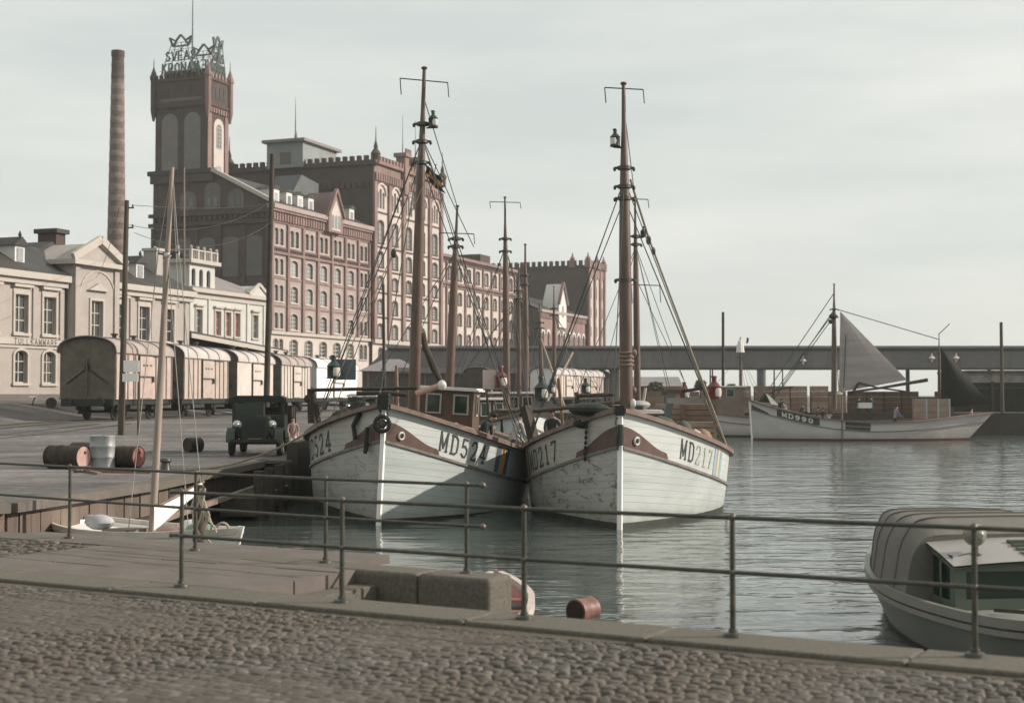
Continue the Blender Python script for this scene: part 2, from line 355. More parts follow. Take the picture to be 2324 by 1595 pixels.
# cobbles: real stones
def cobbles():
    vs = []; fs = []
    cm = bpy.data.materials.new('cobble_stone'); cm.use_nodes = True; t = cm.node_tree; b = t.nodes['Principled BSDF']; b.inputs['Roughness'].default_value = .7; b.inputs['Specular IOR Level'].default_value = .4
    gn = N(t, 'ShaderNodeNewGeometry'); rr = N(t, 'ShaderNodeValToRGB'); e = rr.color_ramp.elements
    e[0].color = (.058,.048,.036,1); e[1].color = (.145,.124,.10,1); x = e.new(.5); x.color = (.083,.068,.052,1); x = e.new(.8); x.color = (.105,.094,.08,1)
    t.links.new(gn.outputs['Random Per Island'], rr.inputs[0])
    n = N(t, 'ShaderNodeTexNoise'); n.inputs['Scale'].default_value = 35; mm = N(t, 'ShaderNodeMixRGB', blend_type='MULTIPLY'); mm.inputs[0].default_value = .5
    tcn = N(t, 'ShaderNodeTexCoord'); t.links.new(tcn.outputs['Object'], n.inputs[0]); t.links.new(rr.outputs[0], mm.inputs[1]); t.links.new(n.outputs[0], mm.inputs[2])
    hs = N(t, 'ShaderNodeHueSaturation'); hs.inputs['Value'].default_value = 1.3; hs.inputs['Saturation'].default_value = .8; t.links.new(mm.outputs[0], hs.inputs['Color'])
    n5 = N(t, 'ShaderNodeTexNoise'); n5.inputs['Scale'].default_value = .55; n5.inputs['Detail'].default_value = 5; t.links.new(tcn.outputs['Object'], n5.inputs[0])
    r5 = N(t, 'ShaderNodeValToRGB'); r5.color_ramp.elements[0].position = .42; r5.color_ramp.elements[1].position = .62
    t.links.new(n5.outputs[0], r5.inputs[0]); m5 = N(t, 'ShaderNodeMixRGB'); m5.inputs[2].default_value = (.085,.07,.053,1)
    m6 = N(t, 'ShaderNodeMath', operation='MULTIPLY'); m6.inputs[1].default_value = .7; t.links.new(r5.outputs[0], m6.inputs[0]); t.links.new(m6.outputs[0], m5.inputs[0])
    t.links.new(hs.outputs[0], m5.inputs[1]); t.links.new(m5.outputs[0], b.inputs['Base Color'])
    bp = N(t, 'ShaderNodeBump'); bp.inputs['Strength'].default_value = .4; bp.inputs['Distance'].default_value = .01; t.links.new(n.outputs[0], bp.inputs['Height']); t.links.new(bp.outputs[0], b.inputs['Normal'])
    rows_n = 0
    s = -9.5
    o = -.56
    slab0 = (-5.4, -3.1)
    while o > -7.5:
        dep = random.uniform(.065, .1); s = -8.0+random.uniform(0, .1)
        while s < 13:
            wd = random.uniform(.065, .15)
            c = r1(s+wd/2, o-dep/2+random.uniform(-.012,.012))
            if abs(c.x) < c.y*.375+.35 and c.y > 7.6: stone(vs, fs, c, wd*.93, dep*.93)
            s += wd
        o -= dep
    # left patch beyond the slabs, up to the second railing
    y = 0
    o = 0.05
    while o < 5.2:
        dep = random.uniform(.1, .14); s = -8.5
        while s < 1.2:
            wd = random.uniform(.1, .19); c = r1(s+wd/2, o+dep/2)
            lim = 1.5+(-1.15-s)*.25   # boundary with the slab paving
            edge = 19.2+(c.x+6.9)*-.73
            if c.y < min(edge-.25, 20) and abs(c.x) < c.y*.375+.4 and (s < -2.6 and (o > 2.3+(-2.6-s)*-.1 or s < -3.9)): stone(vs, fs, c, wd*.93, dep*.93)
            s += wd
        o += dep
    me = bpy.data.meshes.new('cobblestones'); me.from_pydata(vs, [], fs); me.materials.append(cm); me.polygons.foreach_set('use_smooth', [True]*len(fs)); me.update()
    ob = bpy.data.objects.new('cobblestones', me); C.objects.link(ob); tag(ob, kind='structure')
def stone(vs, fs, c, a, b):
    i = len(vs); z = 1.071; h = random.uniform(.012, .032)*(.35+.9*max(0, min(1, .5+.5*math.sin(c.x*1.7+1.3*math.sin(c.y*.9))+.35*math.sin(c.y*2.1+c.x*.6)))); rot = random.uniform(-.12, .12); cr_, sr = math.cos(rot), math.sin(rot)
    tx, ty = random.uniform(-.05,.05), random.uniform(-.05,.05); skew = random.uniform(-.2,.2)
    n = 8
    for k, (f, hh) in enumerate(((1,-.03),(.97,.55),(.78,.9),(.4,1.0))):
        for q in range(n):
            t = 2*math.pi*(q+.5)/n; cx, sx = math.cos(t), math.sin(t)
            px = a/2*f*math.copysign(abs(cx)**.55, cx)*(1+skew*.3*sx); py = b/2*f*math.copysign(abs(sx)**.55, sx)
            X = px*rd.x-py*rd.y; Y = px*rd.y+py*rd.x; X, Y = X*cr_-Y*sr, X*sr+Y*cr_
            vs.append((c.x+X, c.y+Y, z+h*hh+px*tx*(k > 0)+py*ty*(k > 0)))
    for k in range(3):
        for q in range(n): A = i+k*n+q; B = i+k*n+(q+1) % n; fs.append((A, B, B+n, A+n))
    fs.append(tuple(i+3*n+q for q in range(n)))
cobbles()
# slabs near the stair head
mb = MB()
def quadR(mb_, s0, s1, o0, o1, z0, z1, m):
    p = [r1(s0,o0), r1(s1,o0), r1(s1,o1), r1(s0,o1)]
    i = len(mb_.v); k = mb_.mi(m)
    mb_.v += [(q.x,q.y,z0) for q in p]+[(q.x,q.y,z1) for q in p]
    for f in ((3,2,1,0),(4,5,6,7),(0,1,5,4),(1,2,6,5),(2,3,7,6),(3,0,4,7)): mb_.f.append(tuple(i+j for j in f)); mb_.m.append(k)
for a in range(5):
    for b in range(3):
        s0 = -3.6+a*.843; quadR(mb, s0+.012, s0+.831, .2+b*.76+.012, .2+(b+1)*.76-.012, .5, 1.1+random.uniform(-.006,.004), slabm)
for a in range(7): quadR(mb, -5.6+a*.82, -5.6+a*.82+.79, 2.5, 3.35, 1.0, 1.098+random.uniform(-.004,.004), slabm)
sl_ = mb.build('paving', smooth=False); tag(sl_, kind='structure')
# kerb coping along the first railing
mb = MB(); s = -9
while s < 20:
    L_ = random.uniform(1.5, 2.3); dz = random.uniform(-.004,.004)
    quadR(mb, s+.008, s+L_-.008, -.42, .16, .6, 1.115+dz, granite); s += L_
quadR(mb, .7, 20, -.36, .12, -.8, .6, granite)
cp = mb.build('kerb', smooth=False); tag(cp, kind='structure')
bv = cp.modifiers.new('bevel', 'BEVEL'); bv.width = .02; bv.segments = 2
# stair flight down to the water between kerb and granite wall, water-edge wall
mb = MB(); S0 = .62
for k in range(7):
    z1 = 1.1-.17*(k+1)+.03
    quadR(mb, S0+.29*k+.003, S0+.29*(k+1)+(.0 if k < 6 else .5), .19, 1.96, -.8, z1, granite)
stp = mb.build('stone_steps', smooth=False); tag(stp, kind='structure', )
bv = stp.modifiers.new('bevel', 'BEVEL'); bv.width = .012; bv.segments = 2
# granite parapet block, coping and wall behind slabs
t = thing('stair_wall', 'long granite block wall with rounded end beside the harbour steps', 'stone wall', (r1(3,2.5).x, r1(3,2.5).y, 0), 0)
segs = [(.3, 1.38), (1.39, 2.26)]
for a, b in segs:
    mb = MB(); quadR(mb, a, b, 1.98, 2.46, -.8, 1.11, granite); o = mb.build('granite_block', t, world=True, smooth=True)
    bv = o.modifiers.new('bevel', 'BEVEL'); bv.width = .05; bv.segments = 4
mb = MB()
EP = [(-30,17.6),(-12,20.3),(-7.9,20.0),(-5.9,18.72),(-3.95,17.3),(-2.3,16.05)]
eb = r1(.35, 2.46); EP.append((eb.x, eb.y))
for (a, b), (c, d) in zip(EP, EP[1:]):
    mb.poly([(a,b,-.8),(c,d,-.8),(c,d,1.1),(a,b,1.1)], granite)
    q = Vector((c-a, d-b)).normalized(); n_ = Vector((-q.y, q.x))*-.38
    mb.poly([(a,b,1.1),(c,d,1.1),(c+n_.x,d+n_.y,1.1),(a+n_.x,b+n_.y,1.1)], granite)
fr = [(-12,20.3),(-7.9,20.0)]
ew = mb.build('quay_edge', smooth=False); tag(ew, kind='structure')
# left quay wall
rub = mat('quay_wall_planks', (.15,.12,.098), .9, .3, 1.2, bump=.5, stretch=(1,1,.35), stain=(.07,.05,.04), stain_amt=.7)
rubd = mat('quay_wall_rubble', (.14,.10,.08), .9, .6, 3.2, bump=.8, stain=(.05,.04,.03), stain_amt=.8)
t = thing('quay_wall', 'weathered timber faced quay wall along the left side of the basin', 'quay wall', (-7,30,0))
E2 = EDGE+[(-6.95,39.2),(-6.05,39.2),(-6.05,104),(900,104)]
mb = MB(); mc = MB(); mw = MB(); mr = MB()
for j, ((a, b), (c, d)) in enumerate(zip(E2, E2[1:])):
    L_ = math.hypot(c-a, d-b); q = Vector((c-a, d-b)).normalized(); n_ = Vector((q.y, -q.x))
    target = mr if j < 2 else mb
    n = max(1, int(L_/.35)) if j < 4 else 1
    if j < 6:
        for i in range(n):
            t0 = i/n; t1 = (i+1)/n-.02/max(L_,1); off = random.uniform(0,.03)+(.0 if n > 1 else .02)
            p = Vector((a,b))+(Vector((c,d))-Vector((a,b)))*t0+n_*off; p2 = Vector((a,b))+(Vector((c,d))-Vector((a,b)))*t1+n_*off
            (mr if j < 2 else mb).bar((p.x,p.y,.25), (p2.x,p2.y,.25), .12, 1.5, rubd if j < 2 else (woodd if p.y > 30.5 else rub))  # far planks in dark timber colour stand for the boat's shadow
        mc.bar((a,b,gh(a,b)-.02),(c,d,gh(c,d)-.02), .5, .16, granite if j > 2 else slabm)
        if 1 <= j < 6: mw.bar((a+n_.x*.14,b+n_.y*.14,.42),(c+n_.x*.14,d+n_.y*.14,.42), .16, .14, woodd)
    else: mb.bar((a,b,.4),(c,d,.4), .3, 2.5, mat('far_quay_wall', (.05,.045,.035), .9, .3, .5))
mb.build('planking', t, world=True, smooth=False); mc.build('coping', t, world=True, smooth=False); mw.build('wale', t, world=True, smooth=False); mr.build('rubble_facing', t, world=True, smooth=False)
# light timber fender ledge + dark pontoon in the corner
t = thing('timber_staging', 'dark timber staging in the shaded corner left of the first fishing boat', 'staging', (-6.4,36,0))
mb = MB(); mb.box(-6.85,-6.0,33.5,38.6,.1,.52, woodd)
for k in range(6): mb.box(-6.9,-5.95,33.6+k*.85,33.7+k*.85,.52,.56, woodg)
mb.build('deck', t, world=True, smooth=False)
for k in range(4): mb = MB(); mb.tube([(-6.0,33.8+k*1.5,-.6),(-6.0,33.8+k*1.5,1.15)], .13, woodd); mb.build('pile', t, world=True)
mb = MB(); mb.bar((-6.75,27.5,.55),(-6.45,38.4,.62), .14, .1, woodg); mb.build('fender_beam', t, world=True)
# water
wm = bpy.data.materials.new('harbour_water'); wm.use_nodes = True; t_ = wm.node_tree; b = t_.nodes['Principled BSDF']
b.inputs['Base Color'].default_value = (.072,.088,.08,1); b.inputs['Roughness'].default_value = .07; b.inputs['IOR'].default_value = 1.45; b.inputs['Specular IOR Level'].default_value = .62
tcn = N(t_, 'ShaderNodeTexCoord')
def wv(scale, st, detail):
    m_ = N(t_, 'ShaderNodeMapping'); m_.inputs['Scale'].default_value = st; m_.inputs['Rotation'].default_value = (0,0,R(7)); t_.links.new(tcn.outputs['Object'], m_.inputs[0])
    n_ = N(t_, 'ShaderNodeTexNoise'); n_.inputs['Scale'].default_value = scale; n_.inputs['Detail'].default_value = detail; n_.inputs['Roughness'].default_value = .5; n_.inputs['Distortion'].default_value = .4
    t_.links.new(m_.outputs[0], n_.inputs[0]); return n_
n1 = wv(1.5, (.55,1.3,1), 3); n2 = wv(.45, (.6,1.2,1), 2)
ad = N(t_, 'ShaderNodeMath', operation='MULTIPLY_ADD'); ad.inputs[1].default_value = 1.6
t_.links.new(n2.outputs[0], ad.inputs[0]); t_.links.new(n1.outputs[0], ad.inputs[2])
# ripples grow towards the open basin
gx = N(t_, 'ShaderNodeSeparateXYZ'); t_.links.new(tcn.outputs['Object'], gx.inputs[0])
mr_ = N(t_, 'ShaderNodeMapRange'); mr_.inputs['From Min'].default_value = -2; mr_.inputs['From Max'].default_value = 7; mr_.inputs['To Min'].default_value = .4; mr_.inputs['To Max'].default_value = 1.1
t_.links.new(gx.outputs[0], mr_.inputs[0])
bp = N(t_, 'ShaderNodeBump'); bp.inputs['Distance'].default_value = .055; t_.links.new(mr_.outputs[0], bp.inputs['Strength'])
t_.links.new(ad.outputs[0], bp.inputs['Height']); t_.links.new(bp.outputs[0], b.inputs['Normal'])
mb = MB(); mb.poly([(-60,-20,0),(900,-20,0),(900,104.3,0),(-60,104.3,0)], wm); wt = mb.build('water', smooth=False, fix=False); tag(wt, kind='structure')

# ------------------------------------------------------------------ railings
def railing(posts, name, label, ztop, ext0=0, ext1=0, zb=1.1, rz=None):
    t = thing(name, label, 'railing', (posts[0][0], posts[0][1], zb))
    P = [Vector((x, y, zb)) for x, y in posts]
    H = ztop-zb
    for p in P:
        mb = MB(); mb.tube([p, p+Vector((0,0,H))], [.023,.020], ironm, 10); mb.lathe([(.075,0),(.07,.025),(.035,.035),(.032,.06)], p, ironm, 12)
        mb.ell(p+Vector((0,0,H+.005)), .03,.03,.032, knobm); mb.ell(p+Vector((0,0,H*.54)), .029,.029,.028, knobm)
        mb.build('post', t, world=True)
    for f in (1.0, .54):
        mb = MB(); pts = [p+Vector((0,0,H*f)) for p in P]
        if ext0: pts.insert(0, pts[0]+(pts[0]-pts[1]).normalized()*ext0)
        if ext1: pts.append(pts[-1]+(pts[-1]-pts[-2]).normalized()*ext1)
        mb.tube(pts, .0175, ironm, 10)
        if ext0 and ext0 < 1: mb.ell(pts[0], .025,.025,.025, knobm)
        if ext1 and ext1 < 1: mb.ell(pts[-1], .034,.034,.034, knobm)
        mb.build('rail', t, world=True)
ps = [(-3.17,13.7),(-1.505,12.65),(.10,11.73),(1.68,10.88),(3.253,10.05),(4.83,9.22),(6.4,8.39)]
railing(ps, 'railing', 'near two-bar iron pipe railing along the kerb above the water', 2.015, ext0=.14, zb=1.115)
ps = [(-7.65,19.95),(-5.72,18.45),(-3.77,17.0),(-2.06,15.78),(-.47,14.78)]
railing(ps, 'railing', 'farther iron pipe railing behind the steps ending on the granite block', 2.02, ext1=.2, zb=1.1)
# ------------------------------------------------------------------ BUILDINGS
def arc(x0, x1, zs, rise, n=6):
    c = (x0+x1)/2; r = (x1-x0)/2
    return [(c-r*math.cos(math.pi*i/(2*n)*1.0), zs+rise*math.sin(math.pi*i/(2*n))) for i in range(2*n+1)]
def wall(mb, x0, x1, z0, z1, y, holes, m, dep=.25, mrev=None):
    """wall in the plane y facing -y with real openings (xa,xb,za,zb,rise)"""
    mrev = mrev or m
    xs = sorted({x0, x1, *[h[0] for h in holes], *[h[1] for h in holes]}); zs = sorted({z0, z1, *[h[2] for h in holes], *[h[3] for h in holes]})
    for a, b in zip(xs, xs[1:]):
        if b-a < 1e-5: continue
        for c, d in zip(zs, zs[1:]):
            if d-c < 1e-5: continue
            mx_, mz = (a+b)/2, (c+d)/2
            if any(h[0] < mx_ < h[1] and h[2] < mz < h[3] for h in holes): continue
            mb.poly([(a,y,c),(b,y,c),(b,y,d),(a,y,d)], m)
    for xa, xb, za, zb, rise in holes:
        mb.poly([(xa,y,za),(xb,y,za),(xb,y+dep,za),(xa,y+dep,za)], mrev)
        zt = zb-rise
        mb.poly([(xa,y,za),(xa,y,zt),(xa,y+dep,zt),(xa,y+dep,za)], mrev); mb.poly([(xb,y,za),(xb,y,zt),(xb,y+dep,zt),(xb,y+dep,za)], mrev)
        if rise > 0:
            A = arc(xa, xb, zt, rise); h = len(A)//2
            mb.poly([(xa,y,zb)]+[(p,y,q) for p, q in A[:h+1]], m) if False else None
            for i in range(len(A)-1):
                (p, q), (p2, q2) = A[i], A[i+1]
                mb.poly([(p,y,q),(p2,y,q2),(p2,y,zb),(p,y,zb)], m); mb.poly([(p,y,q),(p2,y,q2),(p2,y+dep,q2),(p,y+dep,q)], mrev)
        else: mb.poly([(xa,y,zb),(xb,y,zb),(xb,y+dep,zb),(xa,y+dep,zb)], mrev)
WC = {}
def win_mesh(wd, h, rise, cols, rws, sur, msur, glass, dep=.25, fr=None, hood=0):
    key = (round(wd,3), round(h,3), rise, cols, rws, sur, msur.name if msur else '', glass.name, dep, hood)
    if key in WC: return WC[key]
    fr = fr or framew; mb = MB(); x = wd/2; yg = dep*.75
    pts = [(-x,0),(x,0)]+(arc(-x, x, h-rise, rise)[::-1] if rise else [(x,h),(-x,h)])
    mb.poly([(p,yg,q) for p, q in pts], glass)
    t = max(.05, wd*.06)
    mb.box(-x,-x+t,yg-.06,yg-.01,0,h-rise,fr); mb.box(x-t,x,yg-.06,yg-.01,0,h-rise,fr); mb.box(-x+t,x-t,yg-.06,yg-.01,0,t,fr)
    for c in range(1, cols): xx = -x+wd*c/cols; mb.box(xx-t/2,xx+t/2,yg-.07,yg-.015,t,h-rise*.3-.02,fr)
    for r in range(1, rws): zz = h*r/rws; mb.box(-x+t,x-t,yg-.055,yg-.012,zz-t*.4,zz+t*.4,fr)
    if rise:
        A = arc(-x, x, h-rise, rise); B = arc(-x+t, x-t, h-rise, rise-t)
        for i in range(len(A)-1): mb.poly([(A[i][0],yg-.05,A[i][1]),(A[i+1][0],yg-.05,A[i+1][1]),(B[i+1][0],yg-.05,B[i+1][1]),(B[i][0],yg-.05,B[i][1])], fr)
    else: mb.box(-x+t,x-t,yg-.06,yg-.01,h-t,h,fr)
    if sur:
        s = sur; mb.box(-x-s,-x,-.09,.0-.002,0,h-rise,msur); mb.box(x,x+s,-.09,-.002,0,h-rise,msur); mb.box(-x-s-.06,x+s+.06,-.16,-.002,-.16,0,msur)
        if rise:
            A = arc(-x, x, h-rise, rise); B = arc(-x-s, x+s, h-rise, rise+s)
            for i in range(len(A)-1):
                q = [(A[i][0],A[i][1]),(A[i+1][0],A[i+1][1]),(B[i+1][0],B[i+1][1]),(B[i][0],B[i][1])]
                mb.prism(q, -.1, -.002, msur)
        else:
            mb.box(-x-s,x+s,-.1,-.002,h,h+s,msur)
            if hood: mb.box(-x-s-.12,x+s+.12,-.28,-.002,h+s+hood,h+s+hood+.16,msur)
            if hood: mb.box(-x-s,x+s,-.07,-.002,h+s,h+s+hood,msur)
    WC[key] = (mb, None); me = mb.build('window').data; ob = [o for o in C.objects if o.data == me][0]; bpy.data.objects.remove(ob)
    WC[key] = me; return me
def put_win(parent, me, x, z, y=0, rz=0, name='window'):
    o = bpy.data.objects.new(name, me); C.objects.link(o); o.parent = parent; o.location = (x, y, z); o.rotation_euler = (0, 0, rz); return o
def corbels(mb, x0, x1, y, z0, z1, m, step=.9, d=.3):
    n = max(1, int(round((x1-x0)/step))); st_ = (x1-x0)/n
    for i in range(n): mb.box(x0+i*st_+st_*.2, x0+i*st_+st_*.8, y-d, y-.002, z0, z1, m)
def corb_side(mb, y0, y1, x, z0, z1, m, step=.9, d=.3):
    n = max(1, int(round((y1-y0)/step))); st_ = (y1-y0)/n
    for i in range(n): mb.box(x-d, x-.002, y0+i*st_+st_*.2, y0+i*st_+st_*.8, z0, z1, m)
def crenels(mb, x0, x1, y0, y1, z, h, m, step=1.4):
    """battlements along the longer direction"""
    if x1-x0 > y1-y0:
        n = int((x1-x0)/step); s = (x1-x0)/n
        for i in range(n): mb.box(x0+i*s+s*.22, x0+i*s+s*.78, y0, y1, z, z+h, m)
    else:
        n = int((y1-y0)/step); s = (y1-y0)/n
        for i in range(n): mb.box(x0, x1, y0+i*s+s*.22, y0+i*s+s*.78, z, z+h, m)
def spire(mb, x, y, z, h, r, m):
    mb.lathe([(r,0),(r*1.25,h*.08),(r*.9,h*.18),(r*.5,h*.3),(r*.28,h*.42),(r*.1,h*.6),(.03,h)], (x,y,z), m, 8)
E = EYE
MA = math.atan2(1, .384)                              # direction of the mill frontage
MO = (-31.5, 185, 2.4)
cream_m = cream; top = E-2.4                            # local z of the eye
# ---- front block of the mill (left), local x along the frontage, y into the block, z from ground
t = thing('mill_building', 'red brick mill block with seven window bays and a shaded gable end', 'factory building', MO, MA)
U = 28.6; ez = top+25.0
mb = MB(); holes = []
bays = [1.2+4.0*i+.8 for i in range(7)]; bays = [2.05+4.08*i for i in range(7)]
rowsA = [(5.2,7.4),(8.7,10.85),(12.3,14.5),(15.8,18.0),(19.7,22.0)]
for i, bx in enumerate(bays):
    for j, (a, b) in enumerate(rowsA):
        pair = (j == 4) or i in (0, 6)
        if pair:
            w_ = 1.0
            for s_ in (-.68, .68): holes.append((bx+s_-w_/2, bx+s_+w_/2, top+a, top+b, .42))
        else: holes.append((bx-1.0, bx+1.0, top+a, top+b, .5))
wall(mb, 0, U, 0, top+8.1, 0, [h for h in holes if h[3] < top+8.1], cream, .35)
wall(mb, 0, U, top+8.1, ez-.6, 0, [h for h in holes if h[3] > top+8.1], pinkp, .35, brick)
mb.box(0, U, .9, 1.0, 0, ez-1, crated)
mb.build('front_wall', t)
mb = MB()
for k in range(8):
    x = 0.02+4.08*k; x = min(x, U-.55); mb.box(x, x+.5, -.28, -.003, top+8.3, top+22.6, brick)
mb.box(0, U, -.12, -.004, top+18.9, top+19.5, brick); mb.box(0, U, -.16, -.004, top+22.62, ez-.62, brick)
for k in range(7): mb.box(4.08*k+.53, 4.08*k+4.08, -.1, -.004, top+19.52, top+22.6, brick) if False else None
for j, (a, b) in enumerate(rowsA[1:]): mb.box(.0, U, -.1, -.003, top+b+.75, top+b+1.0, brick) if j < 3 else None
mb.build('pilasters', t)
mb = MB(); mb.box(-.1, U, -.35, -.005, top+7.95, top+8.35, trimc); mb.box(-.1, U, -.3, -.006, top+18.5, top+18.85, brick); corbels(mb, 0, U, -.16, top+22.9, top+23.9, brick, .7, .28)
mb.box(-.2, U, -.6, -.17, ez-.95, ez-.6, brick); mb.box(-.3, U, -.8, .3, ez-.6, ez, pinkp); corbels(mb, 0, U, -.12, top+18.95, top+19.3, brick_d, .55, .15)
mb.build('cornice', t)
for xa, xb, za, zb, rs in holes:
    lower = zb < top+8.1
    me = win_mesh(xb-xa, zb-za, rs, 2, 4, .1, cream if not lower else trimc, glassd if lower else glassl, .35)
    put_win(t, me, (xa+xb)/2, za)
# gable end facing the camera (plane x=0)
mb = MB(); gz = [(0, ez+.8), (8.6, top+29.7), (18.2, top+29.7)]
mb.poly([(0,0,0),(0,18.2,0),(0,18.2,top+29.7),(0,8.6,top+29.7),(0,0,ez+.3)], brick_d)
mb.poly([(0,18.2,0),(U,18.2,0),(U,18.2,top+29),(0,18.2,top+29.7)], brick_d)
mb.build('gable_wall', t, fix=False)
mb = MB()
for z_ in (top+22.5, top+23.8): mb.box(-.4, -.004, -.2, 18.7, z_, z_+.5, brick_d)
corb_side(mb, 0, 18.2, 0, top+23.2, top+23.75, brick_d, .8, .25)
mb.box(-.35, -.005, 0, 18.4, top+14.1, top+14.6, brick_d)
for y_ in (0, 3.7, 7.35, 11.0, 14.6, 17.8): mb.box(-.25, -.003, y_, y_+.55, 3, top+22.4, brick_d)
mb.box(-.45, .3, 8.4, 18.9, top+29.5, top+30.1, roofm); mb.box(-.35, -.003, 8.6, 18.5, top+28.4, top+29.45, brick_d)
mb.bar((-.1, -.4, ez+.25), (-.1, 8.8, top+29.9), .8, .5, trimc)
mb.build('gable_mouldings', t)
for y_ in (1.0, 4.6, 8.2, 11.9, 15.3):
    for z0, z1 in ((top+15.6, top+20.9), (top+7.8, top+13.2)):
        mb = MB(); mb.prism([(y_+.2,z0),(y_+2.7,z0)]+arc(y_+.2,y_+2.7,z1-.5,.5)[::-1], -.06, -.002, greyp, 'yz'); mb.build('blind_panel', t)
for k, y_ in enumerate((4.0, 7.6, 11.4)):
    mb = MB(); h_ = 3.6 if k == 1 else 2.5; z0 = top+24.7 if k != 1 else top+24.6
    if k != 0 or True: mb.prism([(y_,z0),(y_+2.5,z0)]+arc(y_,y_+2.5,z0+h_-1.1,1.1)[::-1], -.06, -.002, greyp, 'yz')
    for q in (.45, 1.45): mb.prism([(y_+q,z0+.3),(y_+q+.6,z0+.3)]+arc(y_+q,y_+q+.6,z0+1.3,.3,3)[::-1], -.1, -.062, glassd, 'yz')
    mb.build('blind_arch', t)
# roof with dormers
mb = MB(); mb.poly([(.2,-.5,ez+.01),(U,-.5,ez+.01),(U,8.6,top+29.6),(.2,8.6,top+29.6)], roofm); mb.poly([(.2,8.6,top+29.6),(U,8.6,top+29.6),(U,18.2,top+29.6),(.2,18.2,top+29.6)], roofm)
rf = mb.build('roof', t, smooth=False)
for x_ in (2.2, 5.6, 8.6, 11.6, 20.0, 23.8):
    mb = MB(); mb.box(x_, x_+1.5, .9, 3.4, ez+.2, ez+2.3, white); mb.box(x_+.35, x_+1.15, .86, .897, ez+.7, ez+1.8, glassl); mb.prism([(x_-.25,ez+2.3),(x_+1.75,ez+2.3),(x_+.75,ez+2.8)], .7, 3.6, roofm, 'xz')
    mb.build('dormer', t)
mb = MB(); x_ = 16.3; mb.prism([(x_-2.1,ez-2.2),(x_+2.1,ez-2.2),(x_+2.1,ez+.4),(x_,ez+3.6),(x_-2.1,ez+.4)], -.9, 3.5, brick)
mb.bar((x_-2.4,-.95,ez+.0),(x_,-.95,ez+4.0),.3,.45,brick, up=(0,1,0)); mb.bar((x_+2.4,-.95,ez+.0),(x_,-.95,ez+4.0),.3,.45,brick, up=(0,1,0))
for q in (-.9, 0, .9): mb.prism([(x_+q-.3,ez-1.6),(x_+q+.3,ez-1.6)]+arc(x_+q-.3,x_+q+.3,ez+.0,.3,3)[::-1], -.96, -.904, glassl)
mb.prism([(x_-1.3,ez-1.9),(x_+1.3,ez-1.9),(x_+1.3,ez+.6),(x_,ez+2.4),(x_-1.3,ez+.6)], -.93, -.902, cream); mb.build('gablet', t)
mb = MB(); mb.prism([(10.5,ez+.5),(15.5,ez+6.2),(20.5,ez+5.6),(20.5,ez+.5)], 4.2, 8.3, mat('slate_hood', (.085,.095,.095), .6, .2, .6)); mb.build('roof_hood', t)
# ---- tower
tx, ty = 6.0, 13.65
t = thing('mill_tower', 'tall square brick tower with corner turrets rising behind the gable', 'tower', (MO[0]+tx*math.cos(MA)-ty*math.sin(MA), MO[1]+tx*math.sin(MA)+ty*math.cos(MA), 2.4), MA)
tz = top+44.2; tb = top+39.9; W1, W2 = 5.2, 8.5
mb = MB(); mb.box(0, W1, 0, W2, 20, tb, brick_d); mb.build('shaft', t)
mb = MB(); mb.box(-.003-.03, -.002, 0, 1.1, 20, tb, brick_d); mb.build('edge_strip', t)
mb = MB(); mb.box(-.14, W1+.14, -.14, W2+.14, tb, tz, brick_d); corbels(mb, -.2, W1+.2, -.02, tb-.7, tb, brick, .6, .0+.2) 
corb_side(mb, -.4, W2+.4, -.42, tb-.7, tb, brick_d, .6, .25) if False else None
mb.box(-.3, W1+.3, -.3, W2+.3, tz-.5, tz-.1, brick_d); mb.box(-.28, W1+.28, -.28, W2+.28, tb+.2, tb+.6, brick_d)
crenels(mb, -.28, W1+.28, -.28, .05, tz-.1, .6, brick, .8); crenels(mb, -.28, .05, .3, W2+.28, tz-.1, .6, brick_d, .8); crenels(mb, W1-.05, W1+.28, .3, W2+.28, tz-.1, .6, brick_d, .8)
for q in range(4): mb.prism([(.75+q*1.0,tb+1.3),(1.35+q*1.0,tb+1.3)]+arc(.75+q,1.35+q,tb+2.8,.3,3)[::-1], -.19, -.142, glassd)
mb.build('parapet_storey', t)
mb = MB(); mb.box(-.15, -.142, .9, 7.6, tb+1, tb+1.4, greyp)
for q in range(8): mb.prism([(.9+q*.9,tb+1.6),(1.35+q*.9,tb+1.6)]+arc(.9+q*.9,1.35+q*.9,tb+2.7,.22,3)[::-1], -.19, -.144, brick_d, 'yz')
mb.build('blind_arcade', t)
for x_, y_ in ((-.2,-.2),(W1+.2,-.2),(-.2,W2+.2),(W1+.2,W2+.2)):
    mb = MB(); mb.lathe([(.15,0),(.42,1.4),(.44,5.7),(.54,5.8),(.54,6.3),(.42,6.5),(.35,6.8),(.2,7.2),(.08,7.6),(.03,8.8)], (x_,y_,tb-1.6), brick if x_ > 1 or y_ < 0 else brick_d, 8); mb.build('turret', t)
for a in (1.05, 4.75):
    mb = MB(); mb.prism([(a,top+22),(a+2.65,top+22)]+arc(a,a+2.65,tb-2.0,1.3)[::-1], -.1, -.002, greyt, 'yz'); mb.build('blind_arch', t)
mb = MB(); mb.prism([(1.5,top+22),(4.0,top+22)]+arc(1.5,4.0,tb-2.6,1.25)[::-1], -.1, -.002, cream); mb.build('recessed_panel', t)
mb = MB(); mb.box(0, .9, -.12, -.003, 20, tb-.8, brick); mb.box(W1-.9, W1, -.12, -.003, 20, tb-.8, brick); mb.box(.9, W1-.9, -.08, -.0035, tb-2.2, tb-.8, brick) if False else None
mb.build('corner_pilasters', t)
me = win_mesh(1.2, 3.4, .5, 2, 6, 0, cream, glassl, .1)
for z_ in (top+35.0-.6, top+28.6): put_win(t, me, 2.75, z_-.0, -.2)
mb = MB()
